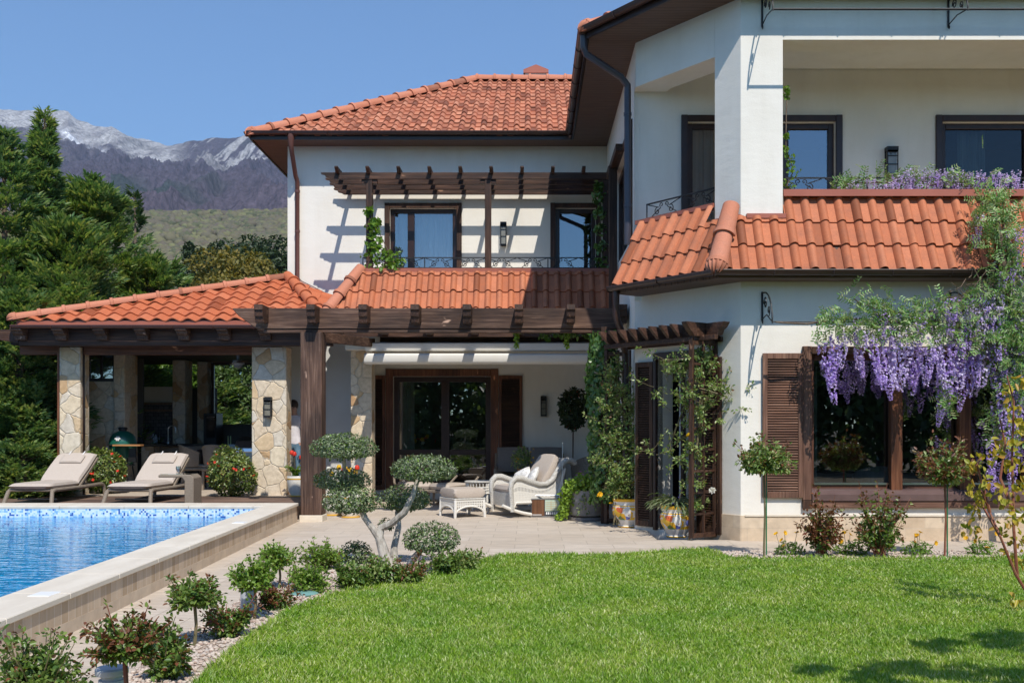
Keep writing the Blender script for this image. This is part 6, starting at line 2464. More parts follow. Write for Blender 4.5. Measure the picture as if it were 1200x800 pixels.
for q in (((-a_, -b_, 0), (a_, -b_, 0)), ((-a_, b_, 0), (a_, b_, 0)), ((-a_, -b_, 0), (-a_, b_, 0)), ((a_, -b_, 0), (a_, b_, 0))):
    apron(*q)
mb.build("apron", M["wicker_pale"], ot)
mb = MB()
mb.box(-a_ - 0.015, a_ + 0.015, -b_ - 0.015, b_ + 0.015, 0.292, 0.325)
mb.build("frame", M["wicker_white"], ot, bevel=0.01)
mb = MB()
mb.cushion((0, 0, 0.405), 2 * a_ + 0.05, 2 * b_ + 0.05, 0.16, 0.10, 12)
mb.build("cushion", M["beige_fabric"], ot, smooth=True)
place(ot, (-1.12, 17.2, 0), math.radians(28.6), 1.0)


def round_table(label, loc):
    t = thing("wicker_table", label, "side table", (0, 0, 0), "round wicker tables on the terrace")
    mb = MB()
    mb.lathe([(0.0, 0.52), (0.27, 0.52), (0.285, 0.535), (0.27, 0.55), (0.0, 0.552)], (0, 0, 0), 28)
    mb.build("tabletop", M["wicker_white"], t, smooth=True, sharp=40)
    mb = MB()
    for i in range(28):
        a = 2 * PI * i / 28
        mb.bar((0.25 * math.cos(a), 0.25 * math.sin(a), 0.34), (0.26 * math.cos(a), 0.26 * math.sin(a), 0.52), 0.014, 0.012)
    for z in (0.34, 0.40, 0.44):
        mb.tube([(0.255 * math.cos(x), 0.255 * math.sin(x), z) for x in np.linspace(0, 2 * PI, 25)[:-1]], 0.012, 5, closed=True)
    mb.build("apron", M["wicker_pale"], t)
    for i in range(4):
        a = 0.6 + i * PI / 2
        mb = MB()
        mb.tube([(0.25 * math.cos(a), 0.25 * math.sin(a), 0.52), (0.22 * math.cos(a), 0.22 * math.sin(a), 0.25), (0.27 * math.cos(a), 0.27 * math.sin(a), 0.0)], 0.02, 7)
        mb.build("leg", M["wicker_pale"], t, smooth=True)
    return place(t, loc)


rt = round_table("round white wicker table between ottoman and rocking chair", (PX(563, 18.1), 18.1, 0))
rt2 = copy_tree(rt)
rt2["label"] = "round wicker table with the yellow potted plant behind the rocking chair"
place(rt2, (PX(611, 19.6), 19.6, 0))


def lounge_seat(label):
    t = thing("lounge_chair", label, "lounge chair", (0, 0, 0), "low wicker seats by the terrace door")
    mb = MB()
    mb.box(-0.34, 0.34, -0.36, 0.36, 0.25, 0.30)
    for s in (-1, 1):
        mb.tube([(s * 0.36, -0.36, 0.29), (s * 0.37, -0.30, 0.37), (s * 0.37, 0.20, 0.40), (s * 0.36, 0.36, 0.55)], 0.024, 7)
    mb.build("seat", M["wicker_tan"], t, bevel=0.01)
    mb = MB()
    mb.cushion((0, -0.02, 0.365), 0.64, 0.66, 0.13, 0.2, 10)
    mb.build("seat_cushion", M["beige_fabric"], t, smooth=True)
    for a in (-0.32, 0.32):
        for b in (-0.33, 0.33):
            mb = MB()
            mb.bar((a, b, 0.0), (a, b, 0.25), 0.04, 0.04, up=(0, 1, 0))
            mb.build("leg", M["wicker_tan"], t)
    return t


lc = lounge_seat("low beige cushioned seat right behind the cloud pruned tree")
place(lc, (PX(486, 19.9), 19.9, 0), 0.25)
lc2 = copy_tree(lc)
lc2["label"] = "low beige cushioned seat behind the white wicker ottoman"
place(lc2, (PX(530, 19.6), 19.6, 0), -0.9)

# sofa
so = thing("sofa", "wicker sofa with dark grey back cushions against the shaded terrace wall", "sofa", (0, 20.5, 0))
x0, x1, ys = PX(581, 20.6), PX(660, 20.6), 20.55
mb = MB()
mb.box(x0, x1, ys - 0.45, ys + 0.40, 0.22, 0.36)
mb.build("seat", M["wicker_tan"], so, bevel=0.02)
mb = MB()
mb.box(x0, x1, ys + 0.40, ys + 0.47, 0.10, 0.95)
mb.build("backrest", M["wicker_tan"], so, bevel=0.02)
for x in (x0, x1):
    mb = MB()
    mb.tube([(x, ys - 0.45, 0.05), (x, ys - 0.45, 0.55), (x, ys - 0.38, 0.64), (x, ys + 0.25, 0.70), (x, ys + 0.42, 0.95)], 0.03, 8)
    mb.build("arm", M["wicker_tan"], so, smooth=True)
for k in range(2):
    xc = x0 + (x1 - x0) * (0.25 + 0.5 * k)
    mb = MB()
    mb.cushion((xc, ys - 0.04, 0.43), (x1 - x0) / 2 - 0.02, 0.80, 0.15, 0.15, 10)
    mb.build("seat_cushion", M["grey_fabric"], so, smooth=True)
    mb = MB()
    mb.cushion((xc, ys + 0.27, 0.83), (x1 - x0) / 2 - 0.02, 0.54, 0.17, 0.4, 10, Matrix.Rotation(math.radians(78), 3, "X"))
    mb.build("back_cushion", M["grey_fabric"], so, smooth=True)

# radio
rx0, rx1, ry = PX(622, 17.0), PX(660, 17.0), 17.0
rz0, rz1 = 0.004, PZ(584, 17.0)
ra_ = thing("radio", "vintage portable radio with wooden speaker front standing on the paving", "radio", ((rx0 + rx1) / 2, ry, 0))
mb = MB()
mb.box(rx0, rx1, ry, ry + 0.12, rz0, rz1)
mb.build("case", mat("dark grey radio case", (0.06, 0.06, 0.065), rough=0.4), ra_, bevel=0.008)
W_ = rx1 - rx0
mb = MB()
mb.box(rx0 + 0.02, rx0 + 0.42 * W_, ry - 0.012, ry - 0.001, rz0 + 0.025, rz1 - 0.02)
mb.build("speaker_front", wood_mat("radio walnut", 2, (0.11, 0.045, 0.02), (0.19, 0.085, 0.04), (0.25, 0.12, 0.06), knots=False), ra_)
mb = MB()
mb.box(rx0 + 0.44 * W_, rx1 - 0.12 * W_, ry - 0.010, ry - 0.001, rz0 + 0.10, rz1 - 0.02)
dl = mb.build("dial", mat("pale green dial", (0.42, 0.52, 0.42), (0.50, 0.58, 0.46), scale=20, stretch=(1, 1, 6), rough=0.2), ra_)
mb = MB()
for q in range(5):
    z = rz0 + 0.118 + q * (rz1 - rz0 - 0.15) / 5
    mb.box(rx0 + 0.46 * W_, rx1 - 0.14 * W_, ry - 0.0125, ry - 0.0105, z, z + 0.004)
for q in (0.62, 0.77):
    mb.box(rx0 + q * W_, rx0 + q * W_ + 0.004, ry - 0.014, ry - 0.0128, rz0 + 0.11, rz1 - 0.03)
mb.build("scale_line", mat("dial orange", (0.55, 0.28, 0.08), rough=0.4), dl)
mb = MB()
for q in range(7):
    x = rx0 + W_ * (0.47 + 0.062 * q)
    mb.box(x, x + 0.022, ry - 0.014, ry - 0.001, rz0 + 0.045, rz0 + 0.085)
mb.box(rx0 + 0.03, rx0 + 0.18, ry - 0.016, ry - 0.0125, rz0 + 0.035, rz0 + 0.045)
mb.build("button", M["white_metal"], ra_)
for z in (rz0 + 0.10, rz0 + 0.18):
    mb = MB()
    mb.tube([(rx1 - 0.03, ry - 0.022, z), (rx1 - 0.03, ry - 0.001, z)], 0.024, 14)
    mb.build("knob", M["steel"], ra_)
mb = MB()
mb.tube([(rx0 + 0.06, ry + 0.05, rz1), (rx0 + 0.06, ry + 0.05, rz1 + 0.05), (rx1 - 0.06, ry + 0.05, rz1 + 0.05), (rx1 - 0.06, ry + 0.05, rz1)], 0.012, 6)
mb.box(rx0, rx1, ry - 0.006, ry - 0.0005, rz1 - 0.012, rz1 - 0.001)
mb.box(rx0, rx1, ry - 0.006, ry - 0.0005, rz0 + 0.002, rz0 + 0.014)
mb.build("handle", M["steel"], ra_)
mb = MB()
xa_ = PX(659, 17.05)
mb.tube([(xa_, ry + 0.07, rz1), (xa_ + 0.003, ry + 0.07, rz1 + 0.5), (xa_ + 0.004, ry + 0.07, PZ(519, 17.05))], [0.007, 0.005, 0.0035], 6)
mb.ball((xa_ + 0.004, ry + 0.07, PZ(519, 17.05)), 0.009, 6, 4)
mb.tube([(rx0 + 0.03, ry + 0.07, rz1), (rx0 + 0.03, ry + 0.07, PZ(566, 17.05))], 0.004, 6)
mb.build("antenna", M["steel"], ra_)

# ---------------------------------------------------------------- pots
def pot_mat():
    """white majolica with painted flowers in a band"""
    m, N, L, b = new_mat("painted majolica")
    tc = N.new("ShaderNodeTexCoord")
    vo = N.new("ShaderNodeTexVoronoi")
    vo.inputs["Scale"].default_value = 11.5
    L.new(tc.outputs["Object"], vo.inputs["Vector"])
    sp = N.new("ShaderNodeSeparateColor")
    L.new(vo.outputs["Color"], sp.inputs[0])
    r = ramp(N, [(0.0, (0.80, 0.44, 0.03)), (0.26, (0.74, 0.15, 0.04)), (0.56, (0.80, 0.50, 0.04)), (0.72, (0.12, 0.14, 0.40)), (0.82, (0.10, 0.22, 0.06)), (0.94, (0.72, 0.70, 0.66))], "CONSTANT")
    L.new(sp.outputs[0], r.inputs["Fac"])
    # petals: the distance to the cell's centre, waved by a noise
    nz = noise(N, L, tc.outputs["Object"], 42, 2)
    mt = N.new("ShaderNodeMath")
    mt.operation = "MULTIPLY_ADD"
    mt.inputs[1].default_value = 0.45
    L.new(nz.outputs["Fac"], mt.inputs[0])
    L.new(vo.outputs["Distance"], mt.inputs[2])
    e = ramp(N, [(0.92, 1.0), (0.96, 0.0)])
    L.new(mt.outputs[0], e.inputs["Fac"])
    ctr = ramp(N, [(0.36, 1.0), (0.39, 0.0)])
    L.new(mt.outputs[0], ctr.inputs["Fac"])
    sx = N.new("ShaderNodeSeparateXYZ")
    L.new(tc.outputs["Object"], sx.inputs[0])
    band = ramp(N, [(0.110, 0.0), (0.125, 1.0), (0.300, 1.0), (0.312, 0.0)])
    L.new(sx.outputs["Z"], band.inputs["Fac"])
    mk = N.new("ShaderNodeMath")
    mk.operation = "MULTIPLY"
    L.new(e.outputs["Color"], mk.inputs[0])
    L.new(band.outputs["Color"], mk.inputs[1])
    col = mixc(N, L, mk.outputs[0], (0.72, 0.69, 0.65), r.outputs["Color"])
    mc = N.new("ShaderNodeMath")
    mc.operation = "MULTIPLY"
    L.new(ctr.outputs["Color"], mc.inputs[0])
    L.new(band.outputs["Color"], mc.inputs[1])
    col = mixc(N, L, mc.outputs[0], col, (0.35, 0.08, 0.03))
    yl = ramp(N, [(0.0, 1.0), (0.018, 1.0), (0.019, 0.0), (0.318, 0.0), (0.319, 1.0), (0.334, 1.0), (0.335, 0.0), (0.385, 0.0), (0.386, 1.0)], "CONSTANT")
    L.new(sx.outputs["Z"], yl.inputs["Fac"])
    col = mixc(N, L, yl.outputs["Color"], col, (0.80, 0.45, 0.03))
    L.new(col, b.inputs["Base Color"])
    b.inputs["Roughness"].default_value = 0.18
    b.inputs["Specular IOR Level"].default_value = 0.5
    return m


M["majolica"] = pot_mat()


def soil_disc(t, c, r, z):
    mb = MB()
    mb.lathe([(r, z - 0.01), (r, z), (r * 0.5, z + 0.015), (0, z + 0.02)], c, 18)
    mb.build("soil", M["soil"], t, smooth=True)


def majolica(label, c, s=1.0, group="painted majolica pots"):
    t = thing("flower_pot", label, "flower pot", c, group)
    prof = [(0.125, 0.0), (0.135, 0.012), (0.12, 0.03), (0.15, 0.08), (0.20, 0.18), (0.212, 0.25), (0.20, 0.30), (0.185, 0.325), (0.19, 0.34), (0.20, 0.375), (0.205, 0.395), (0.19, 0.40), (0.175, 0.37)]
    mb = MB()
    mb.lathe([(r * s, z * s) for r, z in prof], c, 36)
    mb.build("body", M["majolica"], t, smooth=True, sharp=60)
    soil_disc(t, c, 0.18 * s, 0.372 * s)
    return t


pA = Vector((PX(735, 15.38), 15.38, 0))
pB = Vector((PX(793, 13.98), 13.98, 0))
majolica("painted white pot with yellow sunflower, next to the grey planter", pA, 1.08)
majolica("painted white pot with orange flowers, beside the rose trellis", pB, 1.08)
pC = Vector((PX(411, 17.0), 17.0, 0))
pD = Vector((PX(390, 17.4), 17.4, 0))
pE_ = Vector((PX(349, 18.9), 18.9, DZ))
m_yp = mat("cream pot glaze", (0.62, 0.58, 0.50), (0.68, 0.64, 0.56), scale=5, rough=0.3)
m_yr = mat("yellow pot glaze", (0.65, 0.36, 0.03), rough=0.3)
for c, lab in ((pC, "cream tulip pot with yellow foot below the cloud pruned tree"), (pD, "cream tulip pot right beside the square pergola post"), (pE_, "cream tulip pot behind the pergola post near the stone column")):
    t = thing("tulip_pot", lab, "flower pot", c, "cream tulip pots")
    mb = MB()
    mb.lathe([(0.13, 0.018), (0.17, 0.10), (0.19, 0.25), (0.20, 0.36), (0.19, 0.38), (0.175, 0.35)], c, 28)
    mb.build("body", m_yp, t, smooth=True)
    mb = MB()
    mb.lathe([(0.15, 0.0), (0.16, 0.012), (0.13, 0.025)], c, 28)
    mb.lathe([(0.192, 0.31), (0.199, 0.315), (0.201, 0.335), (0.195, 0.34)], c, 28)
    mb.build("rim", m_yr, t, smooth=True)
    soil_disc(t, c, 0.175, 0.352)
# big grey planter
pF = Vector((PX(688, 16.6), 16.6, 0))
t = thing("planter", "large round grey stone planter with trailing plants", "planter", pF)
mb = MB()
mb.lathe([(0.24, 0.0), (0.30, 0.04), (0.325, 0.18), (0.335, 0.36), (0.325, 0.44), (0.30, 0.445), (0.29, 0.41)], pF + Vector((0, 0, 0.045)), 36)
mb.build("body", mat("grey cast stone", (0.23, 0.20, 0.185), (0.33, 0.295, 0.275), scale=9, rough=0.85, bmp=0.3, bscale=40), t, smooth=True)
mb = MB()
mb.lathe([(0.30, 0.0), (0.325, 0.01), (0.325, 0.05), (0.30, 0.052), (0.0, 0.046)], pF, 36)
mb.build("saucer", mat("grey saucer", (0.19, 0.165, 0.155), (0.24, 0.21, 0.20), scale=9, rough=0.8), t, smooth=True, sharp=40)
soil_disc(t, pF + Vector((0, 0, 0.045)), 0.29, 0.415)
# pot on the wicker table and bay tree pot
pG = Vector((PX(611, 19.6), 19.6, 0.553))
pH = Vector((PX(671, 20.3), 20.3, 0))
m_ter = mat("terracotta pot", (0.40, 0.19, 0.10), (0.46, 0.23, 0.13), scale=8, rough=0.8)
for c, lab, s in ((pG, "small orange pot on the wicker table behind the rocking chair", 0.5), (pH, "dark pot of the standard bay tree in the terrace corner", 1.2)):
    t = thing("flower_pot", lab, "flower pot", c)
    mb = MB()
    mb.lathe([(0.10 * s, 0), (0.12 * s, 0.10 * s), (0.15 * s, 0.26 * s), (0.165 * s, 0.27 * s), (0.165 * s, 0.31 * s), (0.15 * s, 0.31 * s), (0.14 * s, 0.28 * s)], c, 24)
    mb.build("body", m_ter if s < 1 else M["soil"], t, smooth=True, sharp=40)
    soil_disc(t, c, 0.14 * s, 0.285 * s)

# ---------------------------------------------------------------- garden hardware
def bollard(label, p, h):
    t = thing("bollard_light", label, "bollard light", p, "grey bollard lights in the bed")
    mb = MB()
    mb.lathe([(0.062, 0), (0.062, h - 0.06)], p, 24)
    mb.build("post", M["grey_paint"], t, smooth=True, sharp=40)
    mb = MB()
    mb.lathe([(0.05, h - 0.06), (0.05, h - 0.035), (0.075, h - 0.035), (0.078, h - 0.028), (0.078, h - 0.008), (0.07, h), (0.0, h + 0.002)], p, 24)
    mb.build("cap", M["grey_paint"], t, smooth=True, sharp=40)


bollard("grey bollard light next to the red leaved standard rose, cut by the lower edge", Vector((PX(131, 5.0), 5.0, 0)), EYE - 281 * 5.0 / 1200)
bollard("grey bollard light half hidden by the green standard rose", Vector((PX(291, 8.25), 8.25, 0)), EYE - 183 * 8.25 / 1200)
c = G(357, 697)
mb = MB()
mb.lathe([(0.0, 0.0), (0.12, 0.0), (0.125, 0.012), (0.11, 0.02), (0.0, 0.022)], (c.x, c.y, 0.006), 20)
mb.build("drain_cover", mat("teal plastic", (0.13, 0.27, 0.25), (0.17, 0.32, 0.29), scale=20, rough=0.6), label="round teal green irrigation cover in the gravel at the lawn edge", cat="cover", smooth=True, sharp=30)

# ---------------------------------------------------------------- person half hidden behind the post
def skin_body(name, verts, edges, radii, root, levels=2):
    me = bpy.data.meshes.new(name)
    me.from_pydata(verts, edges, [])
    o = bpy.data.objects.new("tmp_body", me)
    COL.objects.link(o)
    md = o.modifiers.new("skin", "SKIN")
    md.use_smooth_shade = True
    for i, r in enumerate(radii):
        r = r if isinstance(r, tuple) else (r, r)
        me.skin_vertices[0].data[i].radius = r
        me.skin_vertices[0].data[i].use_root = (i == root)
    sd = o.modifiers.new("sub", "SUBSURF")
    sd.levels = sd.render_levels = levels
    dg = bpy.context.evaluated_depsgraph_get()
    out = bpy.data.meshes.new_from_object(o.evaluated_get(dg))
    bpy.data.objects.remove(o)
    out.polygons.foreach_set("use_smooth", np.ones(len(out.polygons), bool))
    return out


PP = Vector((PX(344, 19.95), 19.95, DZ))
V = [(0, 0, 0.98), (0, 0.0, 1.12), (0, 0.0, 1.28), (0, 0.01, 1.42), (0, 0.01, 1.52), (0, -0.01, 1.60), (0, -0.02, 1.70),
     (0.17, 0, 1.42), (0.24, 0.02, 1.18), (0.25, -0.16, 1.02), (0.22, -0.25, 0.98),
     (-0.17, 0, 1.42), (-0.23, 0.03, 1.16), (-0.20, -0.14, 1.00), (-0.12, -0.24, 1.00),
     (0.09, 0, 0.92), (0.10, -0.01, 0.50), (0.10, 0.03, 0.09), (0.11, -0.13, 0.04),
     (-0.09, 0, 0.92), (-0.10, 0.0, 0.50), (-0.11, 0.04, 0.09), (-0.12, -0.12, 0.04)]
E = [(0, 1), (1, 2), (2, 3), (3, 4), (4, 5), (5, 6), (3, 7), (7, 8), (8, 9), (9, 10), (3, 11), (11, 12), (12, 13), (13, 14), (0, 15), (15, 16), (16, 17), (17, 18), (0, 19), (19, 20), (20, 21), (21, 22)]
Rr = [(0.15, 0.11), (0.13, 0.10), (0.15, 0.11), (0.14, 0.10), 0.05, (0.075, 0.09), (0.07, 0.085), 0.06, 0.042, 0.032, (0.035, 0.02), 0.06, 0.042, 0.032, (0.035, 0.02), 0.085, 0.06, 0.042, (0.04, 0.03), 0.085, 0.06, 0.042, (0.04, 0.03)]
pr = thing("person", "person in white shirt and blue jeans standing between stone column and post", "person", PP)
me = skin_body("body", [tuple(Vector(v) + PP) for v in V], E, Rr, 0)
skin_m = mat("skin", (0.42, 0.24, 0.17), (0.48, 0.28, 0.20), scale=9, rough=0.55)
shirt_m = mat("white shirt cloth", (0.62, 0.58, 0.60), (0.70, 0.67, 0.69), scale=12, rough=0.9, bmp=0.3, bscale=18)
jean_m = mat("blue denim", (0.09, 0.17, 0.25), (0.14, 0.24, 0.33), scale=14, rough=0.9, bmp=0.3, bscale=20)
for m_ in (skin_m, shirt_m, jean_m, M["black"]):
    me.materials.append(m_)
for p in me.polygons:
    c = p.center - PP
    armx = abs(c.x)
    if c.z < 0.075:
        p.material_index = 3
    elif c.z < 0.96 and armx < 0.2 and not (c.y < -0.12 and c.z > 0.9):
        p.material_index = 2
    elif c.z < 1.50 and not (armx > 0.17 and c.z < 1.14):
        p.material_index = 1
    else:
        p.material_index = 0
link_mesh("body", me, pr)
mb = MB()
hc = PP + Vector((0, 0.0, 1.69))
mb.ball(hc + Vector((0, 0.02, 0.02)), (0.088, 0.105, 0.105), 14, 9)
mb.build("hair", mat("dark brown hair", (0.03, 0.018, 0.012), (0.06, 0.035, 0.02), scale=40, rough=0.5), pr, smooth=True)
for s in (-1, 1):
    mb = MB()
    mb.ball(hc + Vector((s * 0.032, -0.096, -0.03)), (0.012, 0.008, 0.008), 8, 5)
    mb.build("eye", M["black"], pr)
mb = MB()
mb.ball(hc + Vector((0, -0.108, -0.062)), (0.014, 0.018, 0.022), 8, 5)
mb.build("nose", skin_m, pr, smooth=True)
mb = MB()
for s, base in ((1, Vector((0.22, -0.26, 0.97))), (-1, Vector((-0.11, -0.25, 0.99)))):
    for k in range(4):
        a = base + Vector(((k - 1.5) * 0.017, -0.02, 0)) + PP
        ln = (0.06, 0.072, 0.068, 0.05)[k]
        mb.tube([a, a + Vector((0, -ln * 0.5, -0.012)), a + Vector((0, -ln * 0.8, -0.045))], [0.0095, 0.009, 0.007], 6)
    a = base + PP + Vector((-s * 0.036, 0.0, 0))
    mb.tube([a, a + Vector((-s * 0.018, -0.03, 0)), a + Vector((-s * 0.012, -0.055, -0.012))], [0.011, 0.010, 0.008], 6)
mb.build("fingers", skin_m, pr, smooth=True)
# ================================================================ PLANTS
def unit(a):
    return a / (np.linalg.norm(a, axis=-1, keepdims=True) + 1e-9)


def leaf_arrays(p, ax, nr, ln, wd, fold=0.25, droop=0.15, hexa=True):
    """one folded leaf blade per row"""
    n = len(p)
    ax = unit(ax)
    sd = unit(np.cross(nr, ax))
    nr = np.cross(ax, sd)
    ln, wd = np.broadcast_to(ln, (n,))[:, None], np.broadcast_to(wd, (n,))[:, None]
    L1 = p + ax * ln * 0.30
    L2 = p + ax * ln * 0.66
    tip = p + ax * ln - nr * ln * droop
    up = nr * wd * fold
    if hexa:
        v = np.stack([p, L1 + sd * wd * 0.46 + up, L2 + sd * wd * 0.40 + up * 0.8 - nr * ln * droop * 0.35, tip, L2 - sd * wd * 0.40 + up * 0.8 - nr * ln * droop * 0.35, L1 - sd * wd * 0.46 + up], 1)
        i = np.arange(n)[:, None] * 6
        f = np.concatenate([np.concatenate([i, i + 1, i + 2, i + 3], 1), np.concatenate([i, i + 3, i + 4, i + 5], 1)])
        return v.reshape(-1, 3), f
    m_ = p + ax * ln * 0.5
    v = np.stack([p, m_ + sd * wd * 0.5 + up, tip, m_ - sd * wd * 0.5 + up], 1)
    i = np.arange(n)[:, None] * 4
    f = np.concatenate([np.concatenate([i, i + 1, i + 2], 1), np.concatenate([i, i + 2, i + 3], 1)])
    return v.reshape(-1, 3), f


class LV:
    """collects leaves"""

    def __init__(self):
        self.d = []

    def add(self, p, ax, nr, ln, wd):
        n = len(p)
        self.d.append((np.asarray(p, float), np.asarray(ax, float), np.asarray(nr, float), np.broadcast_to(ln, (n,)), np.broadcast_to(wd, (n,))))
        return self

    def build(self, name, m, parent=None, hexa=True, fold=0.25, droop=0.15, **kw):
        a = [np.concatenate([x[i] for x in self.d]) for i in range(5)]
        v, f = leaf_arrays(*a, fold=fold, droop=droop, hexa=hexa)
        return np_mesh(name, v, f, m, parent=parent, **kw)


def rdir(rng, n):
    return unit(rng.normal(size=(n, 3)))


def crown_pts(rng, c, rad, n, shell=0.6, lobes=6, amp=0.22, flat=False):
    d = rdir(rng, n)
    lb, lw = rdir(rng, lobes), rng.uniform(0.5, 1, lobes)
    k = 1 + amp * ((np.maximum(d @ lb.T, 0) ** 4) * lw).sum(1) - amp * 0.6
    k = k * (1 + 0.10 * (VN(d[:, 0] * 5 + 9, d[:, 1] * 5 + d[:, 2] * 4, 2) - 0.5) * 2)
    r = (shell + (1 - shell) * rng.random(n) ** 0.6) * k
    p = d * r[:, None] * np.array(rad)
    if flat:
        p[:, 2] = np.where(p[:, 2] < -0.45 * rad[2], -0.45 * rad[2] + 0.3 * (p[:, 2] + 0.45 * rad[2]), p[:, 2])
    return p + np.array(c), d


def bush(lv, rng, c, rad, n, ln, wd, shell=0.6, amp=0.22, up=0.3, flat=False, jit=0.25, lobes=6):
    p, d = crown_pts(rng, c, rad, n, shell, lobes, amp, flat)
    nr = unit(d + np.array([0, 0, up]) + 0.55 * rng.normal(size=(n, 3)))
    t = rdir(rng, n)
    ax = unit(np.cross(nr, t) + 0.35 * d)
    s = 1 + jit * rng.normal(size=n)
    lv.add(p, ax, nr, ln * np.clip(s, 0.5, 1.7), wd * np.clip(s, 0.5, 1.7))


def twigs(lvs, mb, rng, start, dirs, lens, nodes, ln, wd, red=0.0, r0=0.005, droop=0.0, nl=3, t0=0.25, spread=0.5):
    """leafy shoots. lvs = (green LV, red LV)"""
    start = np.asarray(start, float)
    for k in range(len(dirs)):
        s = start[k] if start.ndim == 2 else start
        d, l = dirs[k], lens[k]
        bend = rng.normal(size=3) * 0.18 + np.array([0, 0, 0.25 - droop])
        T = np.linspace(0, 1, 6)[:, None]
        path = s + d * l * T + bend * l * T ** 2
        if mb is not None:
            mb.tube(path, np.linspace(r0, r0 * 0.45, 6), 4, caps=False)
        nn = max(2, int(nodes * l / lens.mean()))
        t = np.sort(rng.uniform(t0, 1.0, nn))
        pos = s + d * l * t[:, None] + bend * l * t[:, None] ** 2
        tg = unit(d + 2 * bend * t[:, None])
        pos, tg, tt = np.repeat(pos, nl, 0), np.repeat(tg, nl, 0), np.repeat(t, nl)
        side = rdir(rng, nn * nl)
        ax = unit(side * 1.0 + tg * spread)
        pos = pos + ax * rng.uniform(0.1, 0.9, (nn * nl, 1)) * ln
        nr = unit(np.array([0, 0, 1.0]) + 0.7 * rng.normal(size=(nn * nl, 3)) + 0.3 * d)
        sz = rng.uniform(0.65, 1.2, nn * nl) * np.where(tt > 0.85, 0.8, 1)
        isred = (tt > 1 - 0.5 * red) & (rng.random(nn * nl) < min(0.9, red * 1.15))
        for q, lv in ((~isred, lvs[0]), (isred, lvs[1])):
            if q.any():
                lv.add(pos[q], ax[q], nr[q], ln * sz[q], wd * sz[q])


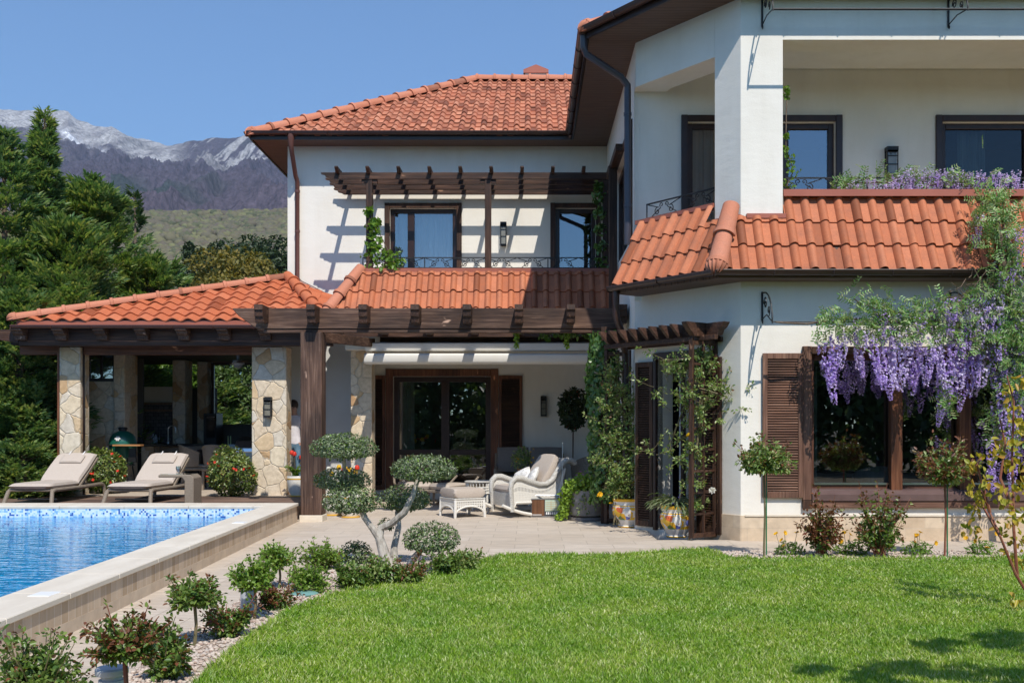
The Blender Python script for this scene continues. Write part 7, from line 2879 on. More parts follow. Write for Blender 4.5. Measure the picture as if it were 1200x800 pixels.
LM = {
    "rose": leaf_mat("rose leaf", [(0.07, 0.14, 0.03), (0.13, 0.22, 0.04), (0.22, 0.30, 0.07), (0.09, 0.16, 0.05)], 0.35, 0.35, spec=0.5),
    "rose_red": leaf_mat("young red leaf", [(0.16, 0.05, 0.03), (0.22, 0.09, 0.035), (0.12, 0.05, 0.03), (0.19, 0.14, 0.04)], 0.3, 0.35, spec=0.5),
    "lime": leaf_mat("bright rose leaf", [(0.14, 0.25, 0.035), (0.21, 0.33, 0.05), (0.10, 0.19, 0.03), (0.28, 0.36, 0.08)], 0.35, 0.35, spec=0.5),
    "climb": leaf_mat("climbing rose leaf", [(0.10, 0.20, 0.04), (0.20, 0.30, 0.08), (0.34, 0.38, 0.15), (0.12, 0.22, 0.05)], 0.35, 0.32, spec=0.55),
    "camellia": leaf_mat("glossy shrub leaf", [(0.05, 0.10, 0.02), (0.11, 0.17, 0.03), (0.20, 0.25, 0.06), (0.26, 0.28, 0.08)], 0.25, 0.3, spec=0.6),
    "olive": leaf_mat("grey green topiary leaf", [(0.075, 0.115, 0.045), (0.14, 0.19, 0.08), (0.26, 0.30, 0.17), (0.05, 0.09, 0.03), (0.18, 0.28, 0.05)], 0.15, 0.38, spec=0.5),
    "ivy": leaf_mat("ivy leaf", [(0.05, 0.11, 0.02), (0.085, 0.17, 0.035), (0.14, 0.24, 0.06), (0.06, 0.125, 0.025)], 0.25, 0.35, spec=0.5),
    "dark": leaf_mat("dark evergreen leaf", [(0.018, 0.035, 0.012), (0.03, 0.055, 0.018), (0.045, 0.07, 0.022)], 0.2, 0.5),
    "conifer": leaf_mat("cypress spray", [(0.06, 0.13, 0.052), (0.095, 0.185, 0.072), (0.15, 0.25, 0.10), (0.32, 0.37, 0.16)], 0.4, 0.55, patch=(0.9, (1.2, 1.08, 0.75)), spec=0.25),
    "conifer2": leaf_mat("bluish cypress spray", [(0.035, 0.075, 0.028), (0.055, 0.105, 0.038), (0.085, 0.14, 0.048)], 0.3, 0.55, spec=0.25),
    "gold": leaf_mat("golden spring leaf", [(0.16, 0.125, 0.02), (0.24, 0.18, 0.03), (0.11, 0.11, 0.025), (0.19, 0.17, 0.045)], 0.3, 0.6),
    "tree": leaf_mat("tree leaf", [(0.05, 0.105, 0.025), (0.09, 0.16, 0.04), (0.14, 0.21, 0.07), (0.06, 0.10, 0.05)], 0.35, 0.45),
    "wist": leaf_mat("wisteria leaf", [(0.13, 0.29, 0.07), (0.22, 0.40, 0.12), (0.40, 0.50, 0.26), (0.26, 0.28, 0.13), (0.15, 0.33, 0.08)], 0.3, 0.45),
    "petal": leaf_mat("wisteria floret", [(0.40, 0.22, 0.68), (0.57, 0.41, 0.80), (0.73, 0.61, 0.87), (0.86, 0.78, 0.93), (0.48, 0.28, 0.73)], 0.45, 0.5, glow=(1.1, 1.05, 1.15)),
    "petal_pale": leaf_mat("pale wisteria floret", [(0.62, 0.50, 0.77), (0.78, 0.68, 0.88), (0.87, 0.81, 0.93), (0.57, 0.41, 0.74)], 0.45, 0.5, glow=(1.1, 1.05, 1.15)),
    "amber": leaf_mat("amber sapling leaf", [(0.44, 0.34, 0.03), (0.56, 0.44, 0.05), (0.32, 0.34, 0.05), (0.48, 0.26, 0.04), (0.22, 0.29, 0.05)], 0.4, 0.4, spec=0.4),
    "strap": leaf_mat("strap leaf", [(0.09, 0.15, 0.06), (0.16, 0.20, 0.10), (0.26, 0.27, 0.16)], 0.25, 0.4),
    "trail": leaf_mat("lime trailing leaf", [(0.20, 0.32, 0.03), (0.28, 0.40, 0.05), (0.14, 0.24, 0.03)], 0.35, 0.45),
    "vine": leaf_mat("vine leaf", [(0.12, 0.23, 0.03), (0.18, 0.31, 0.05), (0.07, 0.15, 0.02)], 0.4, 0.4),
    "yellow": leaf_mat("yellow petal", [(0.72, 0.42, 0.01), (0.80, 0.52, 0.02)], 0.3, 0.5),
    "red": leaf_mat("red petal", [(0.62, 0.035, 0.02), (0.75, 0.07, 0.03)], 0.25, 0.5),
    "white": leaf_mat("white petal", [(0.75, 0.74, 0.68), (0.70, 0.68, 0.55)], 0.3, 0.5, glow=(1.1, 1.05, 1.15)),
    "pink": leaf_mat("pink petal", [(0.55, 0.22, 0.36), (0.66, 0.36, 0.48)], 0.3, 0.5, glow=(1.1, 1.05, 1.15)),
    "purple": leaf_mat("blue petal", [(0.12, 0.10, 0.45), (0.2, 0.16, 0.55)], 0.3, 0.5, glow=(1.1, 1.05, 1.15)),
}


def blossoms(name, m, parent, pts, r, rng, petals=6, up=(0, -0.4, 0.6), fold=0.35):
    """small open flowers: rings of petals"""
    lv = LV()
    pts = np.asarray(pts, float)
    n = len(pts)
    nr = unit(np.array(up) + 0.5 * rng.normal(size=(n, 3)))
    t1 = unit(np.cross(nr, rdir(rng, n)))
    t2 = np.cross(nr, t1)
    for k in range(petals):
        a = 2 * PI * k / petals
        ax = unit(t1 * math.cos(a) + t2 * math.sin(a) + nr * 0.35)
        lv.add(pts, ax, nr, r, r * 0.8)
    return lv.build(name, m, parent, fold=fold, droop=-0.05)


def cup_flowers(name, m, parent, pts, h, r):
    mb = MB()
    for p in pts:
        p = Vector(p)
        mb.lathe([(r * 0.25, 0), (r * 0.9, h * 0.25), (r, h * 0.55), (r * 0.72, h * 0.9), (r * 0.35, h)], p, 9)
    return mb.build(name, m, parent, smooth=True)


# ---------------------------------------------------------------- roses and shrubs of the beds
def rose(name, label, cat, base, stem, rad, n_tw, seed, red=0.3, leaf=0.042, m="rose", lean=0.0, group=None, stake=False, up=0.25, nodes=10):
    rng = np.random.default_rng(seed)
    base = Vector(base)
    t = thing(name, label, cat, base, group)
    top = np.array([base.x + lean, base.y, base.z + stem])
    mb = MB()
    if stem > 0.15:
        mb.tube([base, base.lerp(Vector(top), 0.5) + Vector((0.012, 0, 0)), Vector(top)], [0.013, 0.011, 0.012], 7)
    d = rdir(rng, n_tw)
    d[:, 2] = np.abs(d[:, 2]) * (0.8 if stem > 0.15 else 1.0) + (up - 0.32 if stem > 0.15 else up)
    d = unit(d)
    rr = 1 / np.sqrt((d[:, 0] / rad[0]) ** 2 + (d[:, 1] / rad[0]) ** 2 + (d[:, 2] / rad[1]) ** 2)
    ln = rr * rng.uniform(0.6, 1.12, n_tw)
    g, r_ = LV(), LV()
    st = top + (rng.normal(size=(n_tw, 3)) * np.array([1, 1, 0.3]) * rad[0] * 0.12)
    st[:, 2] = np.maximum(st[:, 2], base.z + 0.01)
    twigs((g, r_), mb, rng, st, d, ln, nodes, leaf, leaf * 0.62, red=red)
    mb.build("stem", M["stem"] if red < 0.5 else M["red_stem"], t, smooth=True)
    g.build("foliage", LM[m], t)
    if r_.d:
        r_.build("young_leaves", LM["rose_red"], t)
    if stake:
        k = MB()
        k.tube([base + Vector((0.03, 0, 0)), base + Vector((0.03, 0, stem + 0.05))], 0.008, 6)
        k.build("stake", mat("green plastic stake", (0.02, 0.16, 0.06), rough=0.5), t)
    return t


gL = "rose bushes along the pool path"
rose("standard_rose", "standard rose with green crown on bare stem beside the pool wall", "rose", G(228, 757), 0.30, (0.17, 0.165), 52, 1, 0.25, group=gL)
rose("standard_rose", "reddish standard rose right in front of the grey bollard light", "rose", Vector((PX(146, 4.85), 4.85, 0)), 0.42, (0.165, 0.20), 66, 2, 0.6, 0.034, group=gL)
rose("rose_bush", "wide dense rose bush by the pool wall, cut by the photo's lower corner", "rose", Vector((PX(40, 5.1), 5.1, 0)), 0.12, (0.20, 0.33), 96, 3, 0.25, 0.038, group=gL)
rose("rose_bush", "low dark rose bush just behind the round grey bollard cap", "rose", G(194, 796), 0.03, (0.15, 0.26), 38, 4, 0.35, 0.045, group=gL)
rose("rose_bush", "small reddish rose bush between gravel and travertine path", "rose", G(269, 747), 0.02, (0.18, 0.21), 46, 5, 0.5, 0.038, group=gL)
rose("standard_rose", "bright green standard rose covering a grey bollard light", "rose", G(298, 727), 0.28, (0.165, 0.165), 54, 6, 0.08, 0.042, "lime", group=gL)
rose("standard_rose", "bright green standard rose behind the one at the bollard light", "rose", G(327, 690), 0.24, (0.17, 0.18), 54, 7, 0.12, 0.042, "lime", group=gL)
rose("rose_bush", "small red leaved bush by the teal irrigation cover", "rose", G(320, 714), 0.02, (0.15, 0.21), 40, 8, 0.75, 0.036, group=gL)
gT = "low shrubs around the cloud pruned tree"
for i, (px, py, r, h, rd, m, lab) in enumerate([
        (362, 693, 0.26, 0.30, 0.12, "lime", "bright low shrub at the lawn corner beside the irrigation cover"),
        (378, 668, 0.26, 0.36, 0.10, "lime", "upright light green shrub behind the shrub at the lawn corner"),
        (412, 690, 0.25, 0.26, 0.10, "rose", "low green shrub in front of the dark round box ball"),
        (440, 686, 0.30, 0.28, 0.15, "climb", "spreading shrub at the foot of the pale forked trunk"),
        (478, 684, 0.28, 0.20, 0.50, "rose", "reddish low shrub under the topiary's lowest cloud"),
        (522, 674, 0.26, 0.24, 0.12, "rose", "dark low shrub next to the lawn's rounded edge"),
        (545, 668, 0.22, 0.24, 0.10, "climb", "small bright shrub at the tip of the planting bed")]):
    rose("low_shrub", lab, "shrub", G(px, py), 0.02, (r * 0.82, h * 0.68), 44, 40 + i, rd, 0.042, m, group=gT)
gR = "roses along the house plinth"
rose("standard_rose", "green standard rose in front of the louvred shutter", "rose", G(895, 653), 1.02, (0.30, 0.28), 90, 61, 0.35, 0.055, "climb", group=gR, stake=True)
rose("standard_rose", "red topped standard rose in front of the wide window", "rose", G(1107, 653), 0.90, (0.30, 0.42), 100, 62, 0.6, 0.06, "climb", group=gR, stake=True)
rose("rose_bush", "purple red rose bush below the shutter's sill end", "rose", G(963, 653), 0.05, (0.24, 0.68), 44, 63, 0.95, 0.058, group=gR, up=0.8)
rose("rose_bush", "green and red rose bush below the middle of the wide window", "rose", G(1030, 654), 0.05, (0.28, 0.66), 56, 64, 0.5, 0.055, group=gR, up=0.8)


def daisy(label, base, seed, r=0.19, h=0.12, fl=5):
    rng = np.random.default_rng(seed)
    t = thing("yellow_daisy", label, "flower", base, "yellow daisies along the plinth")
    lv = LV()
    bush(lv, rng, tuple(base + Vector((0, 0, h * 0.45))), (r, r * 0.6, h), 320, 0.05, 0.016, 0.3, up=0.6)
    lv.build("foliage", LM["vine"], t)
    pts = np.array(base) + np.stack([rng.uniform(-r, r, fl), rng.uniform(-0.1, 0.02, fl), rng.uniform(h, h + 0.18, fl)], 1)
    mb = MB()
    for p in pts:
        mb.tube([Vector((base.x * 0.5 + p[0] * 0.5, base.y, base.z + 0.03)), Vector(p)], 0.003, 4)
    mb.build("stalk", M["stem"], t)
    blossoms("flower", LM["yellow"], t, pts, 0.036, rng, 7)


for i, (px, lab) in enumerate(((925, "yellow daisies between green standard rose and purple red bush"), (997, "yellow daisies between the two rose bushes below the window"), (1075, "yellow daisies just left of the red topped standard rose"), (1150, "yellow daisies near the amber sapling"))):
    daisy(lab, G(px, 651), 70 + i)

# round flowering bushes on the deck
for px, py, r, h, lab, sd in ((272, 581, 0.46, 0.42, "round glossy bush with red flowers beside the stone column", 81), (123, 578, 0.42, 0.44, "red flowering glossy bush half hidden behind the first lounger", 82)):
    b = G(px, py, DZ)
    t = thing("flowering_bush", lab, "bush", b, "red flowering bushes on the deck")
    rng = np.random.default_rng(sd)
    lv = LV()
    bush(lv, rng, (b.x, b.y, b.z + h), (r, r, h), 2300, 0.062, 0.034, 0.72, 0.25, up=0.35)
    lv.build("foliage", LM["camellia"], t)
    d = rdir(rng, 60)
    d = d[(d[:, 1] < -0.1) & (d[:, 2] > -0.5)][:12]
    blossoms("flower", LM["red"], t, np.array([b.x, b.y, b.z + h]) + d * np.array([r, r, h]) * 1.02, 0.036, rng, 6)
    mb = MB()
    for k in range(6):
        a = k * 1.05
        mb.tube([b, b + Vector((0.2 * math.cos(a), 0.2 * math.sin(a), h))], 0.012, 5)
    mb.build("stem", M["bark"], t)

# ---------------------------------------------------------------- cloud pruned tree
YT = 10.9
tb_ = Vector((PX(455, YT), YT, 0))
tp = thing("cloud_pruned_tree", "cloud pruned tree with flat grey green pads on pale forked trunks", "topiary", tb_)
pads = [(402, 525, 0.355, 0.130, 0.0), (402, 563, 0.31, 0.115, 0.30), (412, 588, 0.30, 0.135, -0.05), (474, 586, 0.28, 0.130, 0.32), (496, 550, 0.345, 0.135, -0.12), (505, 632, 0.30, 0.145, -0.35), (417, 648, 0.175, 0.115, 0.25), (452, 615, 0.085, 0.06, 0.3)]
ctr = []
for i, (px, py, r, h, dy) in enumerate(pads):
    rng = np.random.default_rng(100 + i)
    c = P(px, py, YT + dy)
    h *= 1.18
    ctr.append(c)
    lv = LV()
    n = int(15000 * (r * r * 0.6 + r * h))
    bush(lv, rng, tuple(c), (r, r * 0.85, h), n, 0.025, 0.014, 0.88, 0.05, up=0.4, jit=0.2, lobes=9, flat=True)
    bush(lv, rng, tuple(c), (r * 0.8, r * 0.7, h * 0.75), n // 3, 0.04, 0.024, 0.6, 0.1, up=0.4)
    lv.build("foliage_pad", LM["olive"], tp)
mb = MB()
W = lambda px, py, dy=0.0: P(px, py, YT + dy)
mb.tube([W(455, 664), W(449, 645, -0.02), W(444, 628, 0.0), W(447, 618, 0.0), W(460, 612, -0.05), W(474, 600, -0.1), W(484, 580, -0.12), W(490, 560, -0.12)], [0.075, 0.058, 0.048, 0.042, 0.038, 0.036, 0.03, 0.022], 9)
mb.tube([W(446, 632, 0), W(436, 618, -0.02), W(427, 606, -0.04), W(420, 590, -0.05)], [0.045, 0.034, 0.03, 0.024], 8)
mb.tube([W(428, 606, -0.04), W(414, 582, 0.1), W(404, 560, 0.25), W(403, 540, 0.1), W(402, 524, 0.0)], [0.03, 0.024, 0.022, 0.022, 0.016], 7)
mb.tube([W(462, 664, 0.15), W(462, 640, 0.17), W(467, 618, 0.22), W(466, 600, 0.28), W(470, 585, 0.32)], [0.05, 0.036, 0.032, 0.03, 0.022], 8)
mb.tube([W(476, 668, -0.25), W(486, 652, -0.30), W(497, 640, -0.34)], [0.045, 0.036, 0.026], 8)
mb.tube([W(450, 656, 0.05), W(436, 652, 0.18), W(420, 648, 0.25)], [0.03, 0.022, 0.016], 7)
mb.tube([W(448, 622, 0.0), W(452, 615, 0.25)], [0.016, 0.01], 6)
mb.build("trunk", M["pale_bark"], tp, smooth=True)

# ---------------------------------------------------------------- conifers
def conifer(name, label, base, H, R, nb, ns, seed, m="conifer", leaf=0.15, power=0.8, zlo=0.0, top=1.0, group=None, up=0.35):
    rng = np.random.default_rng(seed)
    base = np.array(base, float)
    t = thing(name, label, "conifer", tuple(base), group)
    hz = zlo + (1 - zlo) * rng.random(nb) ** 1.15
    hz[: nb // 7] = 1 - 0.14 * rng.random(nb // 7) ** 0.7
    az = rng.random(nb) * 2 * PI
    bl = R * np.clip((1 - hz), 0.005, 1) ** power * rng.choice([0.55, 0.8, 1.0, 1.3], nb, p=[0.25, 0.3, 0.3, 0.15]) * rng.uniform(0.85, 1.12, nb) + 0.06
    bd = np.stack([np.cos(az), np.sin(az), up + 0.45 * hz ** 2 + 0.12 * rng.normal(size=nb)], 1)
    bd = unit(bd)
    org = base + np.stack([np.zeros(nb), np.zeros(nb), hz * H * 0.97], 1)
    k = np.maximum(4, (ns * bl / bl.mean()).astype(int))
    idx = np.repeat(np.arange(nb), k)
    N_ = len(idx)
    s = 0.25 + 0.75 * rng.random(N_) ** 0.6
    d = bd[idx]
    lat = unit(np.cross(d, np.array([0, 0, 1.0])))
    wv = np.cross(lat, d)
    wid = (0.05 + 0.24 * np.sin(np.clip(s, 0, 1) * PI * 0.93)) * bl[idx]
    o = rng.uniform(-1, 1, N_)
    p = org[idx] + d * (bl[idx] * s)[:, None] + lat * (wid * o)[:, None] + wv * (rng.normal(size=N_) * 0.07 * bl[idx] - 0.10 * bl[idx] * s ** 2)[:, None]
    sd = unit(d * 1.0 + lat * (o * 0.7)[:, None] + 0.25 * rng.normal(size=(N_, 3)) + np.array([0, 0, 0.15]))
    sn = unit(wv + 0.5 * rng.normal(size=(N_, 3)))
    sl = unit(np.cross(sn, sd))
    lv = LV()
    size = leaf * rng.uniform(0.7, 1.25, N_)
    for (a, f, q) in ((0.0, 0.55, 1.0), (0.75, 0.15, 0.75), (-0.75, 0.2, 0.75), (0.6, 0.5, 0.6), (-0.6, 0.55, 0.6)):
        ax = sd * math.cos(a) + sl * math.sin(a)
        lv.add(p + sd * (f * size)[:, None], ax, sn, size * q, size * 0.30 * q)
    lv.build("foliage", LM[m], t, hexa=False, fold=0.1, droop=0.12)
    mb = MB()
    b = Vector(base)
    mb.tube([b, b + Vector((0.05, 0, H * 0.5)), b + Vector((0, 0, H * 0.96))], [0.16 + H * 0.008, 0.10, 0.02], 8)
    for i in range(0, nb, 2):
        a = Vector(org[i])
        mb.tube([a, a + Vector(bd[i]) * bl[i] * 0.8], [0.02, 0.006], 4, caps=False)
    mb.build("trunk", M["bark"], t)
    return t


gC = "tall conifers beyond the pavilion"
def cbase(px, Y):
    return (PX(px, Y), Y, -0.2)
conifer("cypress", "dense dark cypress at the picture's edge, its top level with the mountain", cbase(4, 23.5), 8.7, 2.1, 300, 62, 201, "conifer", 0.19, 0.75, group=gC)
conifer("cypress", "tall pointed cypress whose slim spire crosses the mountain ridge", cbase(52, 25), 9.6, 1.75, 300, 58, 202, "conifer", 0.18, 1.05, group=gC)
conifer("cypress", "broad light green cypress bulging over the pavilion roof", cbase(108, 27), 8.3, 2.5, 300, 66, 203, "conifer", 0.20, 0.55, group=gC, up=0.3)
conifer("cypress", "lower light green cypress right above the pavilion hip", cbase(178, 27.5), 6.3, 2.1, 260, 60, 204, "conifer", 0.20, 0.6, group=gC, up=0.3)
conifer("cypress", "middle light green cypress between the pointed spire and the broad one", cbase(82, 24), 6.6, 2.3, 280, 58, 208, "conifer", 0.19, 0.5, group=gC, up=0.3)
conifer("cypress", "slim dark spire standing farther back against the purple slope", cbase(158, 38), 10.8, 1.15, 130, 22, 205, "conifer2", 0.24, 0.9, group=gC)
conifer("conifer_hedge", "light green cypress foliage beside the pavilion's outer column", (PX(22, 20.2), 20.2, -0.1), 4.2, 1.15, 280, 62, 206, "conifer", 0.15, 0.4, group=gC, up=0.25)
conifer("juniper", "low spreading juniper behind the outer lounger", (PX(22, 18.95), 18.95, 0.1), 0.95, 0.9, 120, 40, 207, "conifer", 0.11, 0.4, group=gC, up=0.15)


def broad_tree(name, label, base, H, crown, n, leaf, m, seed, trunk_r=0.12, nclump=26, cz=0.65, mtrunk=None, group=None, hexa=False, csize=0.34):
    rng = np.random.default_rng(seed)
    base = Vector(base)
    t = thing(name, label, "tree", base, group)
    C = np.array([base.x, base.y, base.z + H * cz])
    d = rdir(rng, nclump)
    cc = C + d * np.array(crown) * rng.uniform(0.35, 0.85, (nclump, 1))
    lv = LV()
    for q in cc:
        s = csize * rng.uniform(0.7, 1.25)
        bush(lv, rng, tuple(q), (crown[0] * s, crown[1] * s, crown[2] * s), n // nclump, leaf, leaf * 0.55, 0.45, 0.3, up=0.4)
    lv.build("crown", LM[m], t, hexa=hexa)
    mb = MB()
    fork = base + Vector((0, 0, H * 0.35))
    mb.tube([base, fork, fork + Vector((0.05, 0, H * 0.25))], [trunk_r, trunk_r * 0.75, trunk_r * 0.4], 8)
    for q in cc[: nclump // 2]:
        v = Vector(q)
        mb.tube([fork, fork.lerp(v, 0.55) + Vector((0, 0, 0.05 * H)), v], [trunk_r * 0.45, trunk_r * 0.25, trunk_r * 0.08], 5, caps=False)
    mb.build("trunk", mtrunk or M["bark"], t)
    return t


gB = "trees behind pavilion and house"
broad_tree("garden_tree", "bright leafy tree seen through the pavilion's glazed opening", (PX(275, 28.4), 28.4, -0.2), 5.4, (2.0, 1.0, 2.1), 9000, 0.13, "tree", 301, cz=0.55, group=gB)
broad_tree("garden_tree", "sunlit tree seen above the kitchen wall through the pavilion", (PX(186, 26.2), 26.2, -0.2), 4.0, (1.2, 0.7, 1.2), 3500, 0.12, "vine", 302, cz=0.72, group=gB)
broad_tree("golden_tree", "golden budding tree between pavilion hip and villa wall", (PX(290, 52), 52, 0), 11.0, (3.7, 2.6, 2.6), 9000, 0.22, "gold", 303, 0.25, cz=0.74, group=gB)
broad_tree("golden_tree", "golden budding tree just above the green cypress by the hip", (PX(243, 50), 50, 0), 9.3, (2.6, 2.2, 2.2), 5200, 0.22, "gold", 304, 0.25, cz=0.72, group=gB)
for i, (px, Y, top, rx, lab) in enumerate(((318, 135, 279, 4.2, "dark evergreen tree touching the villa wall, beyond the golden trees"), (289, 140, 281, 3.9, "dark evergreen tree in the middle of the far dark row"), (266, 138, 284, 3.2, "smaller dark evergreen tree beside the middle one of the far row"), (238, 142, 288, 2.2, "narrow dark evergreen tree at the thin end of the far row"), (222, 146, 291, 1.8, "narrowest dark evergreen tree above the golden crown"))):
    H = PZ(top, Y)
    broad_tree("evergreen_tree", lab, (PX(px, Y), Y, 0), H, (rx, rx, 5.0), 2600, 0.62, "dark", 310 + i, 0.4, 18, 1 - 4.6 / H, group="dark evergreens beyond the golden trees", csize=0.42)

# dark garden trees on the camera's side: mirrored in the panes and shading the lawn
rng = np.random.default_rng(77)
lv, mb = LV(), MB()
for i in range(15):
    x, y, h = -19 + i * 2.8 + rng.uniform(-0.6, 0.6), -13 - rng.uniform(0, 5), rng.uniform(6.2, 8.2)
    for q in range(26):
        c = (x + rng.normal() * 1.1, y + rng.normal() * 0.9, h * (0.02 + 0.86 * rng.random()))
        bush(lv, rng, c, (1.5, 1.2, 1.3), 150, 0.40, 0.25, 0.4, 0.3)
    mb.tube([(x, y, -0.3), (x, y, h * 0.8)], [0.2, 0.06], 7)
tbm = lv.build("tree_belt", LM["tree"], None, hexa=False, kind="stuff", label="belt of dark garden trees opposite the villa, mirrored in its windows", cat="trees")
mb.build("trunks", M["bark"], tbm, kind="stuff")
ltree = thing("lawn_tree", "garden tree beside the lawn whose leafy branches shade its edge", "tree", (6.2, 2.6, 0))
lv = LV()
rng = np.random.default_rng(78)
limbs = [(3.75, 4.62, 3.1, 0.22), (3.45, 4.5, 3.12, 0.13), (4.15, 4.72, 3.1, 0.26), (4.6, 4.7, 3.2, 0.3), (2.95, 3.92, 3.15, 0.17), (2.6, 3.82, 3.2, 0.12), (3.25, 3.8, 3.2, 0.2), (3.7, 3.72, 3.25, 0.24), (4.2, 3.5, 3.3, 0.3), (2.9, 3.5, 3.2, 0.12), (5.4, 3.6, 3.6, 0.6), (6.2, 2.8, 4.2, 0.9)]
mb = MB()
mb.tube([(6.2, 2.6, -0.05), (6.15, 2.6, 1.6), (6.1, 2.7, 4.2)], [0.16, 0.12, 0.04], 9)
for (x, y, z, r) in limbs:
    for q in range(6):
        c_ = (x + rng.normal() * r * 1.0, y + rng.normal() * r * 0.55, z + rng.normal() * r * 0.4)
        bush(lv, rng, c_, (r * 0.55, r * 0.4, r * 0.3), int(240 * r), 0.075, 0.042, 0.1, 0.3)
    mb.tube([(6.15, 2.62, 1.9), ((6.1 + x) / 2, (2.6 + y) / 2, z - 0.1), (x, y, z)], [0.06, 0.035, 0.01], 5, caps=False)
lv.build("crown", LM["tree"], ltree)
mb.build("trunk", M["bark"], ltree)

# ---------------------------------------------------------------- wisteria
wz = thing("wisteria", "old wisteria with hanging violet flower clusters over the wide window", "wisteria", (PX(1205, 12.9), 12.9, 0))
rng = np.random.default_rng(401)
mb, lv = MB(), LV()
YV = 12.92


def wv_path(pts, r0=0.02, Yd=YV, n=18, jit=0.02):
    P_ = [P(p[0], p[1], p[2] if len(p) > 2 else Yd) for p in pts]
    out = []
    for i in range(n + 1):
        t = i / n * (len(P_) - 1)
        k = min(int(t), len(P_) - 2)
        out.append(P_[k].lerp(P_[k + 1], t - k) + Vector(rng.normal(size=3)) * jit)
    mb.tube(out, np.linspace(r0, r0 * 0.5, len(out)), 6)
    return np.array([tuple(o) for o in out])


def wv_leaves(path, n, spread, leaf=0.06, dens_up=0.0):
    k = rng.integers(0, len(path) - 1, n)
    t = rng.random((n, 1))
    p = path[k] * (1 - t) + path[k + 1] * t + rng.normal(size=(n, 3)) * np.array(spread) + np.array([0, 0, dens_up])
    # pinnate leaves: a rachis with pairs of leaflets
    ra = unit(rng.normal(size=(n, 3)) + np.array([0, -0.5, -0.25]))
    nr = unit(np.cross(ra, rdir(rng, n)))
    s = np.cross(nr, ra)
    for q in range(5):
        f = 0.02 + 0.035 * q
        for sg in (-1, 1):
            lv.add(p + ra * f, unit(s * sg + ra * 0.5), nr + 0.3 * rng.normal(size=(n, 3)), leaf * rng.uniform(0.8, 1.35, n), leaf * 0.42)


trunk = wv_path([(1222, 650, 12.7), (1210, 560, 12.8), (1200, 470), (1188, 400), (1180, 330), (1172, 280), (1166, 230, 13.2)], 0.05)
p1 = wv_path([(1190, 385), (1140, 380), (1090, 376), (1040, 374), (990, 376), (945, 380), (908, 378)], 0.022)
p2 = wv_path([(1185, 350), (1150, 345), (1110, 360), (1070, 368), (1030, 362), (1000, 352)], 0.016)
p3 = wv_path([(1166, 232, 13.6), (1120, 212, 13.72), (1080, 215, 13.76), (1040, 213, 13.76), (1000, 216, 13.76), (985, 220, 13.74)], 0.016)
p4 = wv_path([(1172, 240, 13.3), (1182, 300), (1190, 360), (1185, 430), (1175, 520)], 0.018)
p5 = wv_path([(1170, 230, 13.2), (1155, 240, 13.1), (1146, 252, 13.0), (1143, 265, 12.95)], 0.010)
for q in range(10):
    wv_path([(1185 - rng.uniform(0, 10), rng.uniform(290, 380)), (1165 - rng.uniform(0, 25), rng.uniform(310, 380)), (1130 - rng.uniform(0, 40), rng.uniform(320, 385))], 0.008, jit=0.035)
for q in range(6):
    wv_path([(1160, 214 + rng.uniform(-4, 8), 13.74), (1100, 212 + rng.uniform(-6, 8), 13.74), (1040, 213 + rng.uniform(-4, 8), 13.74)], 0.007, jit=0.03)
wv_leaves(p1[:15], 230, (0.06, 0.10, 0.10), 0.05, -0.03)
wv_leaves(p1[:14], 140, (0.08, 0.10, 0.07), 0.05, -0.16)
wv_leaves(p2, 190, (0.05, 0.10, 0.09), 0.05)
wv_leaves(p3, 190, (0.05, 0.05, 0.05), 0.045, 0.03)
wv_leaves(p4, 420, (0.12, 0.12, 0.15), 0.05)
wv_leaves(p5, 40, (0.03, 0.03, 0.04), 0.05)
wv_leaves(trunk[4:], 260, (0.13, 0.12, 0.2), 0.05)
wv_leaves(np.array([tuple(P(1140, 395, YV)), tuple(P(1190, 400, YV)), tuple(P(1200, 450, YV))]), 200, (0.12, 0.1, 0.12), 0.05)
wv_leaves(np.array([tuple(P(1110, 460, YV)), tuple(P(1112, 474, YV))]), 30, (0.04, 0.04, 0.05), 0.05)
mb.build("vine", M["bark"], wz, smooth=True)
lv.build("foliage", LM["wist"], wz)


def raceme_mesh(seed, pale):
    rng = np.random.default_rng(seed)
    n = 150
    t = rng.random(n) ** 0.85
    r = 0.055 * (1 - t) ** 0.7 + 0.008
    a = rng.random(n) * 2 * PI
    p = np.stack([np.cos(a) * r, np.sin(a) * r, -t * 0.48], 1)
    ax = unit(np.stack([np.cos(a), np.sin(a), -0.5 + 0.4 * rng.normal(size=n)], 1))
    nr = unit(np.array([0, 0, 1.0]) + 0.5 * rng.normal(size=(n, 3)))
    l2 = LV()
    l2.add(p, ax, nr, 0.030 * (1.15 - 0.5 * t), 0.026 * (1.15 - 0.5 * t))
    l2.add(p + ax * 0.006, unit(ax + rdir(rng, n) * 0.8), rdir(rng, n), 0.024 * (1.15 - 0.5 * t), 0.02)
    o = l2.build("flower_cluster", LM["petal_pale" if pale else "petal"], None)
    me = o.data
    me.transform(Matrix.Translation(o.location))
    bpy.data.objects.remove(o)
    return me


